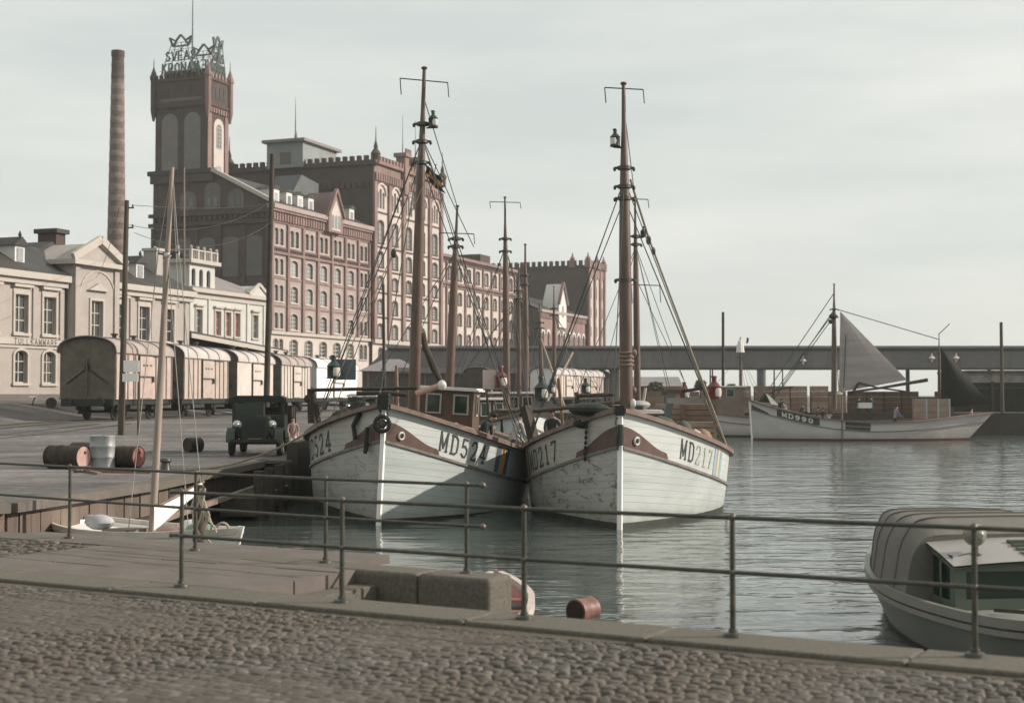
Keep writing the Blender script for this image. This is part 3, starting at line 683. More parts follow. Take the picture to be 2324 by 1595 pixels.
mb.box(.8, W1-.8, .8, W2-.8, tz, tz+1.2, roofm); mb.build('roof', t)
# lattice sign standing on the tower: crown and two rows of letters, on two sides
t2 = thing('rooftop_sign', 'pyramid of steel lattice letters with a crown shape on top of the brick tower', 'rooftop sign', (WM[t.name] @ Vector((0,0,tz))), MA)
stl = mat('sign_steel', (.10,.12,.115), .6, .3, 2); 
mb = MB()
def lattice(side):
    def P(u, v, o=0): return (-.1+o, u, v) if side == 0 else (u, -.1-o, v) if side == 1 else (W1+.1-o, u, v)
    Wd = W2 if side != 1 else W1
    ext = 1.0 if side != 1 else .9
    A = MB()
    lo, hi = .75, Wd-.75
    for u in (lo, lo+1.5, (lo+hi)/2, hi-1.5, hi): A.tube([P(u,.2), P((lo+hi)/2+(u-(lo+hi)/2)*.45, 7.4)], .06, stl, 5)
    for v, k in ((1.6,1),(3.6,.8),(4.2,.75),(6.0,.5),(7.4,.4)): A.tube([P((lo+hi)/2-(hi-lo)/2*k, v), P((lo+hi)/2+(hi-lo)/2*k, v)], .05, stl, 5)
    A.tube([P(lo,.2),P(hi-2,4.2)],.05,stl,5); A.tube([P(hi,.2),P(lo+2,4.2)],.05,stl,5); A.tube([P(lo+2,3.6),P(hi-2.6,7.4)],.05,stl,5); A.tube([P(hi-2,3.6),P(lo+2.6,7.4)],.05,stl,5)
    for txt, v, cw, ch in (('SVEAS',3.6,.78,1.9),('KRONAN',.9,.80,2.1)):
        sc_ = Wd/8.5; q_, L_ = text_quads(txt, cw*sc_, ch, .24*sc_, .24, 0); off = (lo+hi)/2-L_/2
        for q in q_:
            for o_ in (.16,):
                f = [P(off+((p.x) if side != 0 else L_-p.x), v+p.y, -o_) for p in q]; bck = [P(off+((p.x) if side != 0 else L_-p.x), v+p.y, -o_-.1) for p in q]
                A.poly(f, stl); A.poly(bck, stl)
                for e in range(4): A.poly([f[e], f[(e+1) % 4], bck[(e+1) % 4], bck[e]], stl)
    c = (lo+hi)/2; cw = 1.5*(Wd/8.5)+.3
    crown = [(c-cw*.7,6.6),(c+cw*.7,6.6),(c+cw,8.5),(c+cw*.45,7.7),(c,9.0),(c-cw*.45,7.7),(c-cw,8.5)]
    pts = crown
    for i in range(len(pts)): A.bar(P(*pts[i], -.15), P(*pts[(i+1) % len(pts)], -.15), .22, .3, stl)
    for a, b in ((0,5),(1,3),(0,4),(1,4)): A.bar(P(*pts[a],-.15), P(*pts[b],-.15), .16, .2, stl)
    return A
for sd, nm in ((0,'letter_frame'),(1,'letter_frame'),(2,'letter_frame')):
    A_ = lattice(sd); A_.v = [(v[0], v[1], v[2]*.66) for v in A_.v]; A_.build(nm, t2, smooth=False, fix=False)
mb = MB(); mb.tube([(W1/2,W2/2,0),(W1/2,W2/2,9.5),(W1/2,W2/2,15.5)], [.14,.08,.03], stl, 6); mb.build('mast', t2)
# ---- tall block
t = thing('mill_building', 'tallest red brick mill block with pale panels and battlements', 'factory building', MO, MA)
X0, X1 = U+.05, 53.9; pz = top+34.6
cols = [X0+2.1+4.05*i for i in range(6)]; cols = [30.9, 35.2, 39.6, 44.2, 48.7, 52.0][:5]
cols = [X0+2.6+i*4.98 for i in range(5)]
rowsB = [(8.6,10.6),(12.3,14.3),(16.0,17.8),(19.3,21.5),(22.9,26.2)]
mb = MB(); holes = []
for x_ in cols:
    for a, b in rowsB: holes.append((x_-.9, x_+.9, top+a, top+b, .45))
    for q in (-.95, 0, .95): holes.append((x_+q-.36, x_+q+.36, top+28.1, top+30.6+(.5 if q == 0 else 0), .36))
for i in (0, 1, 2, 3):
    holes.append((cols[i]-.5, cols[i]+.5, top+4.4, top+7, .5))
wall(mb, X0, X1, 0, top+7.8, -.5, [h for h in holes if h[3] < top+7.9], cream, .35)
wall(mb, X0, X1, top+7.8, pz, -.5, [h for h in holes if h[3] > top+7.9], cream, .35)
mb.box(X0, X1, .2, .3, 0, pz-1, crated); mb.build('front_wall', t)
mb = MB()
for i in range(6):
    x_ = X0+i*4.98-.05 if i else X0; x_ = min(x_, X1-.9); mb.box(x_, x_+.95, -.85, -.503, top+8.3, top+31.9, brick)
mb.box(X0, X1, -.72, -.504, top+31.9, pz, brick)
for a, b in rowsB[1:]+[(28.1,31)]: mb.box(X0, X1, -.6, -.506, top+a-.75, top+a-.5, brick_d)
mb.build('pilasters', t)
mb = MB(); mb.box(X0-.1, X1, -1.0, -.507, top+7.7, top+8.2, trimc); corbels(mb, X0, X1, -.72, top+32.1, top+33.3, brick, .8, .3); mb.box(X0-.3, X1+.3, -1.2, -.3, pz, pz+.5, brick)
corb_side(mb, 0, 25, X0-.002, top+31.0, top+31.9, brick_d, 1.0, .3); mb.box(X0-.35, X0-.003, -.9, 25, pz-.2, pz+.5, brick_d)
crenels(mb, X0-.3, X1+.3, -1.2, -.7, pz+.5, .7, brick, 1.1); crenels(mb, X0-.3, X0+.2, -1.2, 25, pz+.5, .7, brick_d, 1.15)
mb.build('cornice', t)
mb = MB(); mb.box(X0, X1, -.49, 25, 0, pz, brick_d); mb.v = mb.v; mb.build('side_walls', t) if False else None
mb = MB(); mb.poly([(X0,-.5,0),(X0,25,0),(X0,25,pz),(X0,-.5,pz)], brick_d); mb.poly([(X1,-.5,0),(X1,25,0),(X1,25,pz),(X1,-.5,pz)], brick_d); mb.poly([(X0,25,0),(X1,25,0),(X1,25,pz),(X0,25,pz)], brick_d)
mb.build('side_wall', t, smooth=False)
mb = MB(); mb.box(X0+.1, X1-.1, 0, 24.8, pz-.3, pz, roofm); mb.build('roof', t)
for h in holes:
    tri = h[1]-h[0] < .8; me = win_mesh(h[1]-h[0], h[3]-h[2], h[4], 1 if tri else 2, 4, .18 if not tri else 0, brick_d, glassd if h[3] < top+7.9 else glassl, .35); put_win(t, me, (h[0]+h[1])/2, h[2], -.5)
for x_ in cols:
    mb = MB(); A = arc(x_-1.5, x_+1.5, top+30.2, 1.5); B = arc(x_-1.8, x_+1.8, top+30.2, 1.8)
    for i in range(len(A)-1): mb.prism([A[i], A[i+1], B[i+1], B[i]], -.75, -.502, cream)
    mb.build('arch_band', t)
for x_, y_, h in ((X0+.3,-.8,4.6),(X0,12.5,0),(X0,24.4,0),(X1-.3,-.8,4.0)):
    mb = MB(); mb.lathe([(.6,0),(.65,1.4),(.8,1.6),(.6,2.0),(.3,2.4),(.35,2.7),(.1,3.6),(.03,5.8)], (x_,y_,pz-.2), brick_d, 8); mb.build('pinnacle', t)
for x_ in (cols[2]-2.5, cols[2]+2.2):
    mb = MB(); mb.box(x_-.7, x_+.7, -1.4, .2, pz-3.5, pz+2.4, brick); mb.box(x_-1.0, x_+1.0, -1.7, .5, pz+2.4, pz+3.0, brick); crenels(mb, x_-1.0, x_+1.0, -1.7, -1.4, pz+3, .6, brick, .65); mb.prism([(x_-.7,pz-3.5),(x_+.7,pz-3.5),(x_+.3,pz-5),(x_-.3,pz-5)][::-1], -1.1, -.73, brick)
    mb.tube([(x_,-.6,pz+3),(x_,-.6,pz+5.5),(x_,-.6,pz+9)], [.1,.05,.03], stl, 5); mb.build('bartizan', t)
mb = MB()
for q in (-1.0, 0, 1.0): mb.prism([(cols[2]+q-.38,pz-3.2),(cols[2]+q+.38,pz-3.2)]+arc(cols[2]+q-.38,cols[2]+q+.38,pz-1.3,.38,3)[::-1], -.78, -.724, glassl); mb.prism([(cols[2]+q-.5,pz-3.4),(cols[2]+q+.5,pz-3.4)]+arc(cols[2]+q-.5,cols[2]+q+.5,pz-1.3,.5,3)[::-1], -.74, -.722, cream)
mb.build('attic_windows', t)
p0 = at(603, 315, 228); 
# penthouse
Minv = (Matrix.Translation(MO) @ Matrix.Rotation(MA, 4, 'Z')).inverted()
def ml(x, y, Y): return Minv @ at(x, y, Y)
mb = MB(); px = X0+3.0
def fx(V, yl):
    k = (V-CX)/F; ca, sa = math.cos(MA), math.sin(MA)   # local x on line y=yl seen at picture x V
    return ((MO[0]-yl*sa)-k*(MO[1]+yl*ca))/(k*sa-ca)
ya = 11.0; xa = fx(685, ya)
def fy(V, xl):
    k = (V-CX)/F; ca, sa = math.cos(MA), math.sin(MA)
    return ((MO[0]+xl*ca)-k*(MO[1]+xl*sa))/(sa+k*ca)
yb = fy(603, xa); xb = fx(762, ya); pt = (HOR-318)/F*(MO[1]+xa*math.sin(MA)+ya*math.cos(MA))+top
gry = mat('penthouse_render', (.22,.24,.23), .8, .12, .5)
mb.box(xa, xb, ya, yb, pz, pt, gry); mb.box(xa-.6, xb+.6, ya-.6, yb+.6, pt, pt+.45, roofg); mb.box(xa-.01, xa-.004, ya+2, ya+4, pz+.5, pt-1.5, greyp); mb.build('penthouse', t)
mb = MB(); mb.tube([(xa+3,ya+3,pt),(xa+3,ya+3,pt+2),(xa+3,ya+3,pt+7.5)], [.3,.1,.03], stl, 6); mb.build('rod', t)
# ---- long wing
t = thing('mill_building', 'long pale five storey mill wing with red pilasters, lower than its neighbour', 'factory building', MO, MA)
X0, X1 = 53.95, 90.8; pz = top+23.6; nb = 9; st_ = (X1-X0)/nb
rowsC = [(8.4,10.4),(12.0,13.95),(15.5,17.5),(19.7,21.85)]; holes = []
for i in range(nb):
    for a, b in rowsC: holes.append((X0+st_*(i+.5)-.65, X0+st_*(i+.5)+.75, top+a, top+b, .4))
mb = MB(); wall(mb, X0, X1, 0, pz, .6, holes, cream, .3); mb.box(X0, X1, 1.2, 1.3, 0, pz-1, crated); mb.poly([(X1,.6,0),(X1,18,0),(X1,18,pz),(X1,.6,pz)], brick_d); mb.poly([(X0,18,0),(X1,18,0),(X1,18,pz),(X0,18,pz)], brick_d); mb.build('front_wall', t)
mb = MB()
for i in range(nb+1):
    x_ = min(X0+st_*i, X1-.5); mb.box(x_, x_+.5, .3, .597, top+7.6, pz-.6, brick)
mb.box(X0, X1, .38, .596, top+18.2, top+19.2, brick); mb.box(X0, X1, .38, .596, pz-1.2, pz-.4, brick); mb.box(X0, X1, .2, .595, top+18.55, top+18.8, brick_d)
mb.build('pilasters', t)
mb = MB(); mb.box(X0, X1+.3, .0, .8, pz-.4, pz+.1, brick); mb.box(X0, X1+.3, .15, .594, top+7.3, top+7.7, trimc); corbels(mb, X0, X1, .36, pz-1.0, pz-.5, brick_d, .6, .15); mb.build('cornice', t)
mb = MB(); mb.box(X0, X1, .61, 18, pz-.2, pz+.05, roofm); mb.box(X1-4, X1+1, 6, 12, pz, pz+3, brick_d); mb.build('roof', t)
for h in holes: put_win(t, win_mesh(h[1]-h[0], h[3]-h[2], .4, 2, 4, .16, brick_d, glassl, .3), (h[0]+h[1])/2, h[2], .6)
# ---- low wing with gablet, projecting 4.5 m
t = thing('mill_building', 'low red mill wing with a white gablet, half hidden by the boat masts', 'factory building', MO, MA)
X0, X1 = 90.85, 118.6; pz = top+16.2; Y0 = -4.5; holes = []; nb = 9; st_ = (X1-X0)/nb
for i in range(nb):
    holes.append((X0+st_*(i+.5)-.6, X0+st_*(i+.5)+.6, top+8.6, top+12.2, .6)); holes.append((X0+st_*(i+.5)-.6, X0+st_*(i+.5)+.6, top+3.5, top+6.4, .6))
mb = MB(); wall(mb, X0, X1, 0, top+7.4, Y0, [h for h in holes if h[3] < top+7.4], cream, .3); wall(mb, X0, X1, top+7.4, pz, Y0, [h for h in holes if h[3] > top+7.4], brick, .3); mb.box(X0, X1, Y0+.6, Y0+.7, 0, pz-1, crated)
mb.poly([(X0,Y0,0),(X0,14,0),(X0,14,pz+1),(X0,Y0,pz)], brick_d); mb.build('front_wall', t)
mb = MB(); corbels(mb, X0, X1, Y0, pz-1.6, pz-.6, brick, .8, .25); mb.box(X0-.2, X1, Y0-.5, Y0+.3, pz-.5, pz, pinkp)
for i in range(nb): 
    A = arc(X0+st_*(i+.5)-.6, X0+st_*(i+.5)+.6, top+11.6, .6); B = arc(X0+st_*(i+.5)-1.0, X0+st_*(i+.5)+1.0, top+11.6, 1.0)
    for k in range(len(A)-1): mb.prism([A[k],A[k+1],B[k+1],B[k]], Y0-.12, Y0-.003, white)
mb.build('cornice', t)
for h in holes: put_win(t, win_mesh(1.2, h[3]-h[2], .6, 2, 4, .0, cream, glassd, .3), (h[0]+h[1])/2, h[2], Y0)
mb = MB(); x_ = 103; mb.prism([(x_-2.2,pz-3),(x_+2.2,pz-3),(x_+2.2,pz+2),(x_,pz+5.6),(x_-2.2,pz+2)], Y0-.4, Y0+3, white); mb.bar((x_-2.6,Y0-.5,pz+1.5),(x_,Y0-.5,pz+5.9),.4,.5,brick, up=(0,1,0)); mb.bar((x_+2.6,Y0-.5,pz+1.5),(x_,Y0-.5,pz+5.9),.4,.5,brick, up=(0,1,0)); mb.box(x_-.5,x_+.5,Y0-.44,Y0-.402,pz-1,pz+1.2,glassl); mb.build('gablet', t)
mb = MB(); mb.poly([(X0,Y0,pz),(X1,Y0,pz),(X1,4,pz+3.5),(X0,4,pz+3.5)], roofm); mb.poly([(X0,4,pz+3.5),(X1,4,pz+3.5),(X1,14,pz),(X0,14,pz)], roofm); mb.build('roof', t, smooth=False)
for y_ in (0, 3): 
    mb = MB(); mb.lathe([(.5,0),(.5,3),(.75,3.2),(.75,3.8),(.3,4.2),(.05,5.5)], (X0+1,y_,pz), brick, 8); mb.build('chimney', t)
# ---- end block
t = thing('mill_building', 'farthest battlemented brick mill block with a large blank dark wall', 'factory building', MO, MA)
X0, X1 = 118.65, 130.0; pz = top+26.4; Y0 = -5.0; holes = []
for i in range(3):
    for a, b in ((3.5,6),(8.2,10.4),(12.2,14.4),(16.2,18.4),(20,22.8)): holes.append((X0+3.8*(i+.5)-.6, X0+3.8*(i+.5)+.6, top+a, top+b, .5))
mb = MB(); wall(mb, X0, X1, 0, pz, Y0, holes, cream, .3); mb.box(X0, X1, Y0+.6, Y0+.7, 0, pz-1, crated); mb.poly([(X0,Y0,0),(X0,18,0),(X0,18,pz),(X0,Y0,pz)], brick_d); mb.poly([(X1,Y0,0),(X1,18,0),(X1,18,pz),(X1,Y0,pz)], brick_d); mb.poly([(X0,18,0),(X1,18,0),(X1,18,pz),(X0,18,pz)], brick_d); mb.build('front_wall', t)
mb = MB()
for i in range(4): x_ = min(X0+3.8*i, X1-.8); mb.box(x_, x_+.8, Y0-.4, Y0-.003, 3, pz, brick)
mb.box(X0, X1, Y0-.2, Y0-.004, pz-2, pz-.1, brick); mb.box(X0-.2, X1+.2, Y0-.5, 18, pz, pz+.5, brick_d); crenels(mb, X0-.2, X0+.3, Y0-.4, 18, pz+.5, 1, brick_d, 1.3); crenels(mb, X0-.2, X1+.2, Y0-.5, Y0, pz+.5, 1, brick, 1.3)
mb.build('pilasters', t)
for h in holes: put_win(t, win_mesh(1.2, h[3]-h[2], .5, 2, 4, 0, cream, glassl, .3), (h[0]+h[1])/2, h[2], Y0)
for x_, y_ in ((X0+.2,Y0),(X0+.2,Y0+3.4),(X1-5,Y0),(X1-.4,Y0)):
    mb = MB(); mb.box(x_-.6, x_+.6, y_-.6, y_+.6, pz, pz+1.6, brick); mb.lathe([(.45,0),(.6,.3),(.25,.8),(.05,1.6)], (x_,y_,pz+1.6), brick, 8); mb.build('bartizan', t)
# ---- chimney stack
cx_ = at(264, 560, 232)
t = thing('factory_chimney', 'tall round banded brick chimney left of the mill tower', 'chimney', (cx_.x, 232, 2.4))
bandl = mat('chimney_light_brick', (.175,.135,.118), .9, .3, 1.5); H_ = EYE+(HOR-111)/F*232-2.4
mb = MB(); n = 62
for i in range(n):
    a, b = i/n, (i+1)/n; m_ = brick_d if i > n-6 else (bandl if i % 2 else mat('chimney_dark_brick', (.135,.103,.089), .9, .3, 1.5))
    ra = 1.95-.98*a**.85; rb = 1.95-.98*b**.85
    if i == n-1: ra = rb = 1.02
    ex = .03 if i % 2 else 0
    if i == n-1: ex = .06
    mb.lathe([(ra+ex,a*H_),(rb+ex,b*H_-.05),(rb,b*H_)], (0,0,0), m_, 20)
mb.build('shaft', t)
# ------------------------------------------------------------------ customs house, villa, sheds, bridge
CA = math.atan2(1, .36); CO = (-30.3, 85, 2.35); tp = EYE-CO[2]
def ux(V, off=0):
    k = (V-CX)/F; return (85*k+30.3)/(.36-k)*1.063
def cyx(V, yl):
    k = (V-CX)/F; ca, sa = math.cos(CA), math.sin(CA); return ((CO[0]-yl*sa)-k*(CO[1]+yl*ca))/(k*sa-ca)
t = thing('customs_house', 'two storey cream stone customs house with a pedimented bay and dark roof', 'public building', CO, CA)
def cw(mb, x0, x1, y, ws, m=stonec):
    wall(mb, x0, x1, 0, tp+7.1, y, ws, m, .3)
wins = []
for V in (-25, 46, 110): u = ux(V); wins += [(u-.6,u+.6,tp+3.75,tp+6.1,0,0),(u-.58,u+.58,tp+.72,tp+2.7,.3,0)]
for V in (268, 323, 380): u = ux(V)+.1; wins += [(u-.6,u+.6,tp+3.75,tp+6.1,0,0),(u-.58,u+.58,tp+.72,tp+2.7,.3,0)]
u = (5.65+10.4)/2; wb = [(u-.62,u+.62,tp+3.75,tp+6.1,0,-.6),(u-.6,u+.6,tp+.3,tp+2.7,.3,-.6)]
mb = MB(); cw(mb, -12, 5.65, 0, [w_[:5] for w_ in wins if w_[0] < 5]); mb.build('left_wall', t)
mb = MB(); cw(mb, 10.4, 19.9, 0, [w_[:5] for w_ in wins if w_[0] > 9]); mb.poly([(19.9,0,0),(19.9,11,0),(19.9,11,tp+7.1),(19.9,0,tp+7.1)], stonec); mb.build('right_wall', t)
mb = MB(); wall(mb, 5.65, 10.4, 0, tp+8.3, -.6, [w_[:5] for w_ in wb], stonec, .3)
for x_ in (5.65, 10.4): mb.poly([(x_,-.6,0),(x_,3,0),(x_,3,tp+8.3),(x_,-.6,tp+8.3)], stonec)
mb.build('projecting_bay', t)
mb = MB(); mb.box(-12, 19.9, .9, 1, 0, tp+7, crated); mb.build('interior_wall', t)
mb = MB()
for a, b, y_ in ((-12,5.55,0),(10.5,20.1,0)):
    mb.box(a, b, y_-.55, y_+.2, tp+7.1, tp+7.5, trimc); mb.box(a, b, y_-.3, y_-.002, tp+6.75, tp+7.1, trimc); mb.box(a, b, y_-.2, y_-.003, tp+3.05, tp+3.42, trimc); mb.box(a, b, y_-.1, y_-.004, tp+2.85, tp+3.02, trimc); mb.box(a,b,y_-.12,y_-.004,0,tp+.05,greyp)
mb.box(5.5,10.55,-.85,-.603,tp+3.1,tp+3.4,trimc)
mb.build('cornice', t)
mb = MB()
for x_ in (-.9, 2.6, 5.2, 12.7, 15.2, 19.4): mb.box(x_-.2, x_+.2, -.1, -.003, tp+3.45, tp+6.74, stonec)
for x_ in (5.7, 9.85): mb.box(x_, x_+.5, -.72, -.603, 0, tp+8.2, stonec)
mb.build('pilasters', t)
mb = MB(); xa, xb = 5.2, 10.85; zb_ = tp+8.3; za_ = tp+10.0; xm = (xa+xb)/2
mb.prism([(xa+.3,zb_+.3),(xb-.3,zb_+.3),(xm,za_-.15)], -.7, 3, stonec); mb.box(xa, xb, -1.05, 3, zb_, zb_+.3, trimc)
mb.bar((xa,-.88,zb_+.4),(xm,-.88,za_+.1),.5,.26,trimc,up=(0,1,0)); mb.bar((xb,-.88,zb_+.4),(xm,-.88,za_+.1),.5,.26,trimc,up=(0,1,0))
mb.build('pediment', t)
mb = MB(); mb.prism([(u-1.05,tp+6.75),(u+1.05,tp+6.75),(u,tp+7.25)], -.85, -.603, trimc); A = arc(u-1.7,u+1.9,tp+6.4,1.6); B = arc(u-1.8,u+2.0,tp+6.4,1.7)
for i in range(len(A)-1): mb.prism([A[i],A[i+1],B[i+1],B[i]], -.66, -.602, trimc)
mb.build('window_hood', t)
for w_ in wins+wb:
    y_ = w_[5]; put_win(t, win_mesh(w_[1]-w_[0], w_[3]-w_[2], w_[4], 2, 3, .16, trimc, glassd, .3, hood=.28 if w_[4] == 0 and y_ == 0 else 0), (w_[0]+w_[1])/2, w_[2], y_)
mb = MB(); q_, L_ = text_quads('TULLKAMMARE', .26, .34, .12, .055, 0); x_ = 4.6-L_
for q in q_: mb.poly([(x_+p.x, -.208, tp+3.07+p.y) for p in q], lett)
mb.build('lettering', t, smooth=False, fix=False)
mb = MB()
mb.poly([(-12,-.55,tp+7.51),(20.1,-.55,tp+7.51),(19,3.2,tp+9.6),(-12,3.2,tp+9.6)], roofm); mb.poly([(-12,3.2,tp+9.6),(19,3.2,tp+9.6),(19,8,tp+9.8),(-12,8,tp+9.8)], roofm)
mb.poly([(20.1,-.55,tp+7.51),(20.1,11,tp+7.51),(19,8,tp+9.8),(19,3.2,tp+9.6)], roofm); mb.poly([(-12,8,tp+9.8),(19,8,tp+9.8),(20.1,11,tp+7.5),(-12,11,tp+7.5)], roofm)
mb.prism([(5.0,tp+8.6),(11,tp+8.6),(xm,tp+10.1)], 2.9, 6.5, roofm)
mb.build('roof', t, smooth=False)
for V in (42, 316):
    x_ = cyx(V, .6); mb = MB(); mb.box(x_-.45, x_+.45, .6, 2.6, tp+8.0, tp+9.15, white); mb.box(x_-.28, x_+.28, .55, .597, tp+8.2, tp+9.0, glassl); mb.prism([(x_-.7,tp+9.15),(x_+.7,tp+9.15),(x_,tp+9.7)], .4, 3, roofm)
    mb.lathe([(.06,0),(.12,.1),(.03,.35)], (x_,.6,tp+9.7), roofm, 6); mb.build('dormer', t)
mb = MB(); x_ = cyx(135, 4.5); mb.box(x_-.5, x_+.5, 4.5, 6.0, tp+9.5, tp+11.0, brick_d); mb.box(x_-.7, x_+.7, 4.3, 6.2, tp+11.0, tp+11.3, roofm); mb.build('chimney', t)
mb = MB(); x_ = 18.3; mb.box(x_-.4, x_+.4, 1.5, 2.6, tp+8, tp+10.4, stonec); mb.box(x_-.5, x_+.5, 1.4, 2.7, tp+10.4, tp+10.6, trimc); mb.build('chimney', t)
mb = MB(); 
for x_, y_ in ((5.5,-.12),(10.55,-.12)): mb.tube([(x_,y_,0),(x_,y_,tp+6.8)], .06, roofm, 6)
mb.build('downpipe', t)
# ---- villa with balustraded turret
VA = math.atan2(1, .36); VO = (at(429, 700, 125).x, 125, 2.35); tv = EYE-VO[2]
t = thing('villa', 'white plastered villa with a balustraded corner turret behind the customs house', 'house', VO, VA)
LV = 13.3; ez = tv+9.1
def vx(V, yl=0):
    k = (V-CX)/F; ca, sa = math.cos(VA), math.sin(VA); return ((VO[0]-yl*sa)-k*(VO[1]+yl*ca))/(k*sa-ca)
holes = []
vw = [(450,1.0),(493,.95),(516,.95),(537,.95),(578,1.0)]
for V, w_ in vw:
    x_ = vx(V); holes += [(x_-w_/2,x_+w_/2,tv+5.4,tv+7.6,0),(x_-w_/2,x_+w_/2,tv+1.0,tv+3.5,0)]
mb = MB(); wall(mb, 0, LV, 0, ez, 0, holes, villac, .3); mb.box(0,LV,.7,.8,0,ez-.5,crated); mb.poly([(0,0,0),(0,9,0),(0,9,ez),(0,0,ez)], villac); mb.poly([(LV,0,0),(LV,9,0),(LV,9,ez),(LV,0,ez)], villac); mb.build('front_wall', t)
for h in holes: put_win(t, win_mesh(h[1]-h[0], h[3]-h[2], 0, 2, 3, .14, trimc, curtain if 2 < h[0] and h[3] > tv+5 and h[0] < 9 else glassd, .3, hood=.15), (h[0]+h[1])/2, h[2])
mb = MB(); mb.box(-.2,LV+.3,-.5,.1,ez,ez+.35,trimc); mb.box(-.1,LV+.1,-.15,-.003,tv+4.4,tv+4.7,trimc); mb.box(-.1,LV+.1,-.15,-.003,ez-.5,ez-.01,trimc)
for x_ in (0, vx(470), vx(558), LV-.4): mb.box(x_,x_+.35,-.12,-.002,0,ez-.52,villac)
mb.build('cornice', t)
mb = MB(); mb.poly([(-.1,-.4,ez+.36),(LV+.2,-.4,ez+.36),(LV-4,4.5,ez+2.6),(3,4.5,ez+2.6)], roofg); mb.poly([(LV+.2,-.4,ez+.36),(LV+.2,9,ez+.36),(LV-4,4.5,ez+2.6)], roofg); mb.poly([(-.1,-.4,ez+.36),(3,4.5,ez+2.6),(-.1,9,ez+.36)], roofg); mb.poly([(-.1,9,ez+.36),(3,4.5,ez+2.6),(LV-4,4.5,ez+2.6),(LV+.2,9,ez+.36)], roofg); mb.build('roof', t, smooth=False)
mb = MB(); x_ = vx(578); mb.prism([(x_-1.7,ez+.3),(x_+1.7,ez+.3),(x_,ez+1.3)], -.4, 2, villac); mb.bar((x_-1.9,-.45,ez+.4),(x_,-.45,ez+1.45),.3,.2,trimc,up=(0,1,0)); mb.bar((x_+1.9,-.45,ez+.4),(x_,-.45,ez+1.45),.3,.2,trimc,up=(0,1,0)); mb.build('pediment', t)
ta = vx(428); tb_ = vx(487)-.1; tt = tv+(HOR-600)/F*127
mb = MB(); hs_ = [(ta+.35+q*((tb_-ta-.5)/3), ta+.35+q*((tb_-ta-.5)/3)+.62, tv+9.4, tv+11.2, .3) for q in range(3)]
wall(mb, ta, tb_, ez-.3, tt, -.02, hs_, villac, .25)
mb.poly([(ta,-.02,ez-.3),(ta,3.6,ez-.3),(ta,3.6,tt),(ta,-.02,tt)], villac); mb.poly([(tb_,-.02,ez-.3),(tb_,3.6,ez-.3),(tb_,3.6,tt),(tb_,-.02,tt)], villac); mb.poly([(ta,3.6,ez-.3),(tb_,3.6,ez-.3),(tb_,3.6,tt),(ta,3.6,tt)], villac); mb.box(ta+.2,tb_-.2,.4,.5,ez,tt-.1,glassd)
mb.build('turret', t)
mb = MB(); mb.box(ta-.4,tb_+.4,-.45,4.0,tt,tt+.35,trimc)
for x_ in [ta+i*(tb_-ta)/4 for i in range(5)]: mb.box(x_-.12,x_+.12,-.3,-.05,tt+.35,tt+1.25,trimc); mb.ell((x_,-.18,tt+1.4),.14,.14,.16,trimc,6,4)
for y_ in (1, 2.2, 3.4): mb.box(ta-.2,ta+.03,y_,y_+.2,tt+.35,tt+1.25,trimc); mb.ell((ta-.1,y_+.1,tt+1.4),.14,.14,.16,trimc,6,4)
mb.box(ta-.1,tb_+.1,-.28,-.08,tt+1.1,tt+1.22,trimc); mb.box(ta-.2,ta,.0,3.7,tt+1.1,tt+1.22,trimc)
for i in range(14): x_ = ta+.2+i*(tb_-ta-.3)/13; mb.tube([(x_,-.18,tt+.35),(x_,-.18,tt+1.1)], .05, trimc, 5)
mb.build('balustrade', t)
mb = MB(); mb.box(ta+.5,tb_-.5,1,3,tt+.3,tt+.9,roofm); mb.build('turret_roof', t)
# low dark-roofed porch shed beside the customs house
p = at(412, 800, 111); t = thing('lean_to_shed', 'low shed with a sloping dark roof and white fascia behind the wagons', 'shed', (p.x, 111, 2.2), VA)
hz = EYE-2.2
mb = MB(); mb.box(0,14,0,4,0,hz+3.6,greyp); mb.build('wall', t)
mb = MB(); mb.prism([(-.6,hz+4.95),(-.6,hz+4.6),(15,hz+3.6),(15,hz+3.9)][::-1], -1.2, 4.5, roofm); mb.build('roof', t)
mb = MB(); mb.bar((-.6,-1.25,hz+4.6),(15,-1.25,hz+3.6),.1,.35,trimc); mb.build('fascia', t)
# ---- gallery bridge
BY = 172; zb0 = EYE+(HOR-837.5)/F*BY; zb1 = EYE+(HOR-790)/F*BY; bx0 = (880-CX)/F*BY
t = thing('gallery_bridge', 'long grey enclosed conveyor bridge crossing the whole harbour', 'bridge', (0, BY, 2))
grb = mat('bridge_sheeting', (.135,.132,.13), .8, .2, .5, stain=(.15,.14,.13), stain_amt=.3, stretch=(1,1,.2)); t_in = MB()
mb = MB(); mb.box(bx0, 190, BY, BY+6, zb0, zb1, grb); mb.poly([(bx0,BY,zb0),(bx0,BY,zb1),(bx0-3.2,BY+6,zb0+.3)], grb); mb.poly([(bx0,BY,zb1),(bx0,BY+6,zb1),(bx0-3.2,BY+6,zb0+.3)], grb); mb.build('gallery', t, world=True, smooth=False)
mb = MB()
for i in range(60): x_ = bx0+1+i*3.1; mb.box(x_, x_+.12, BY-.06, BY-.003, zb0+.1, zb1-.35, grb)
mb.box(bx0-.1,190,BY-.1,BY-.004,zb0,zb0+.14,roofm)
mb.build('seams', t, world=True)
mb = MB(); mb.box(bx0-.2,190,BY-.35,BY+6.3,zb1,zb1+.28,roofg); mb.box(bx0,190,BY-.12,BY-.005,zb1-.35,zb1-.005,roofm); mb.build('roof', t, world=True)
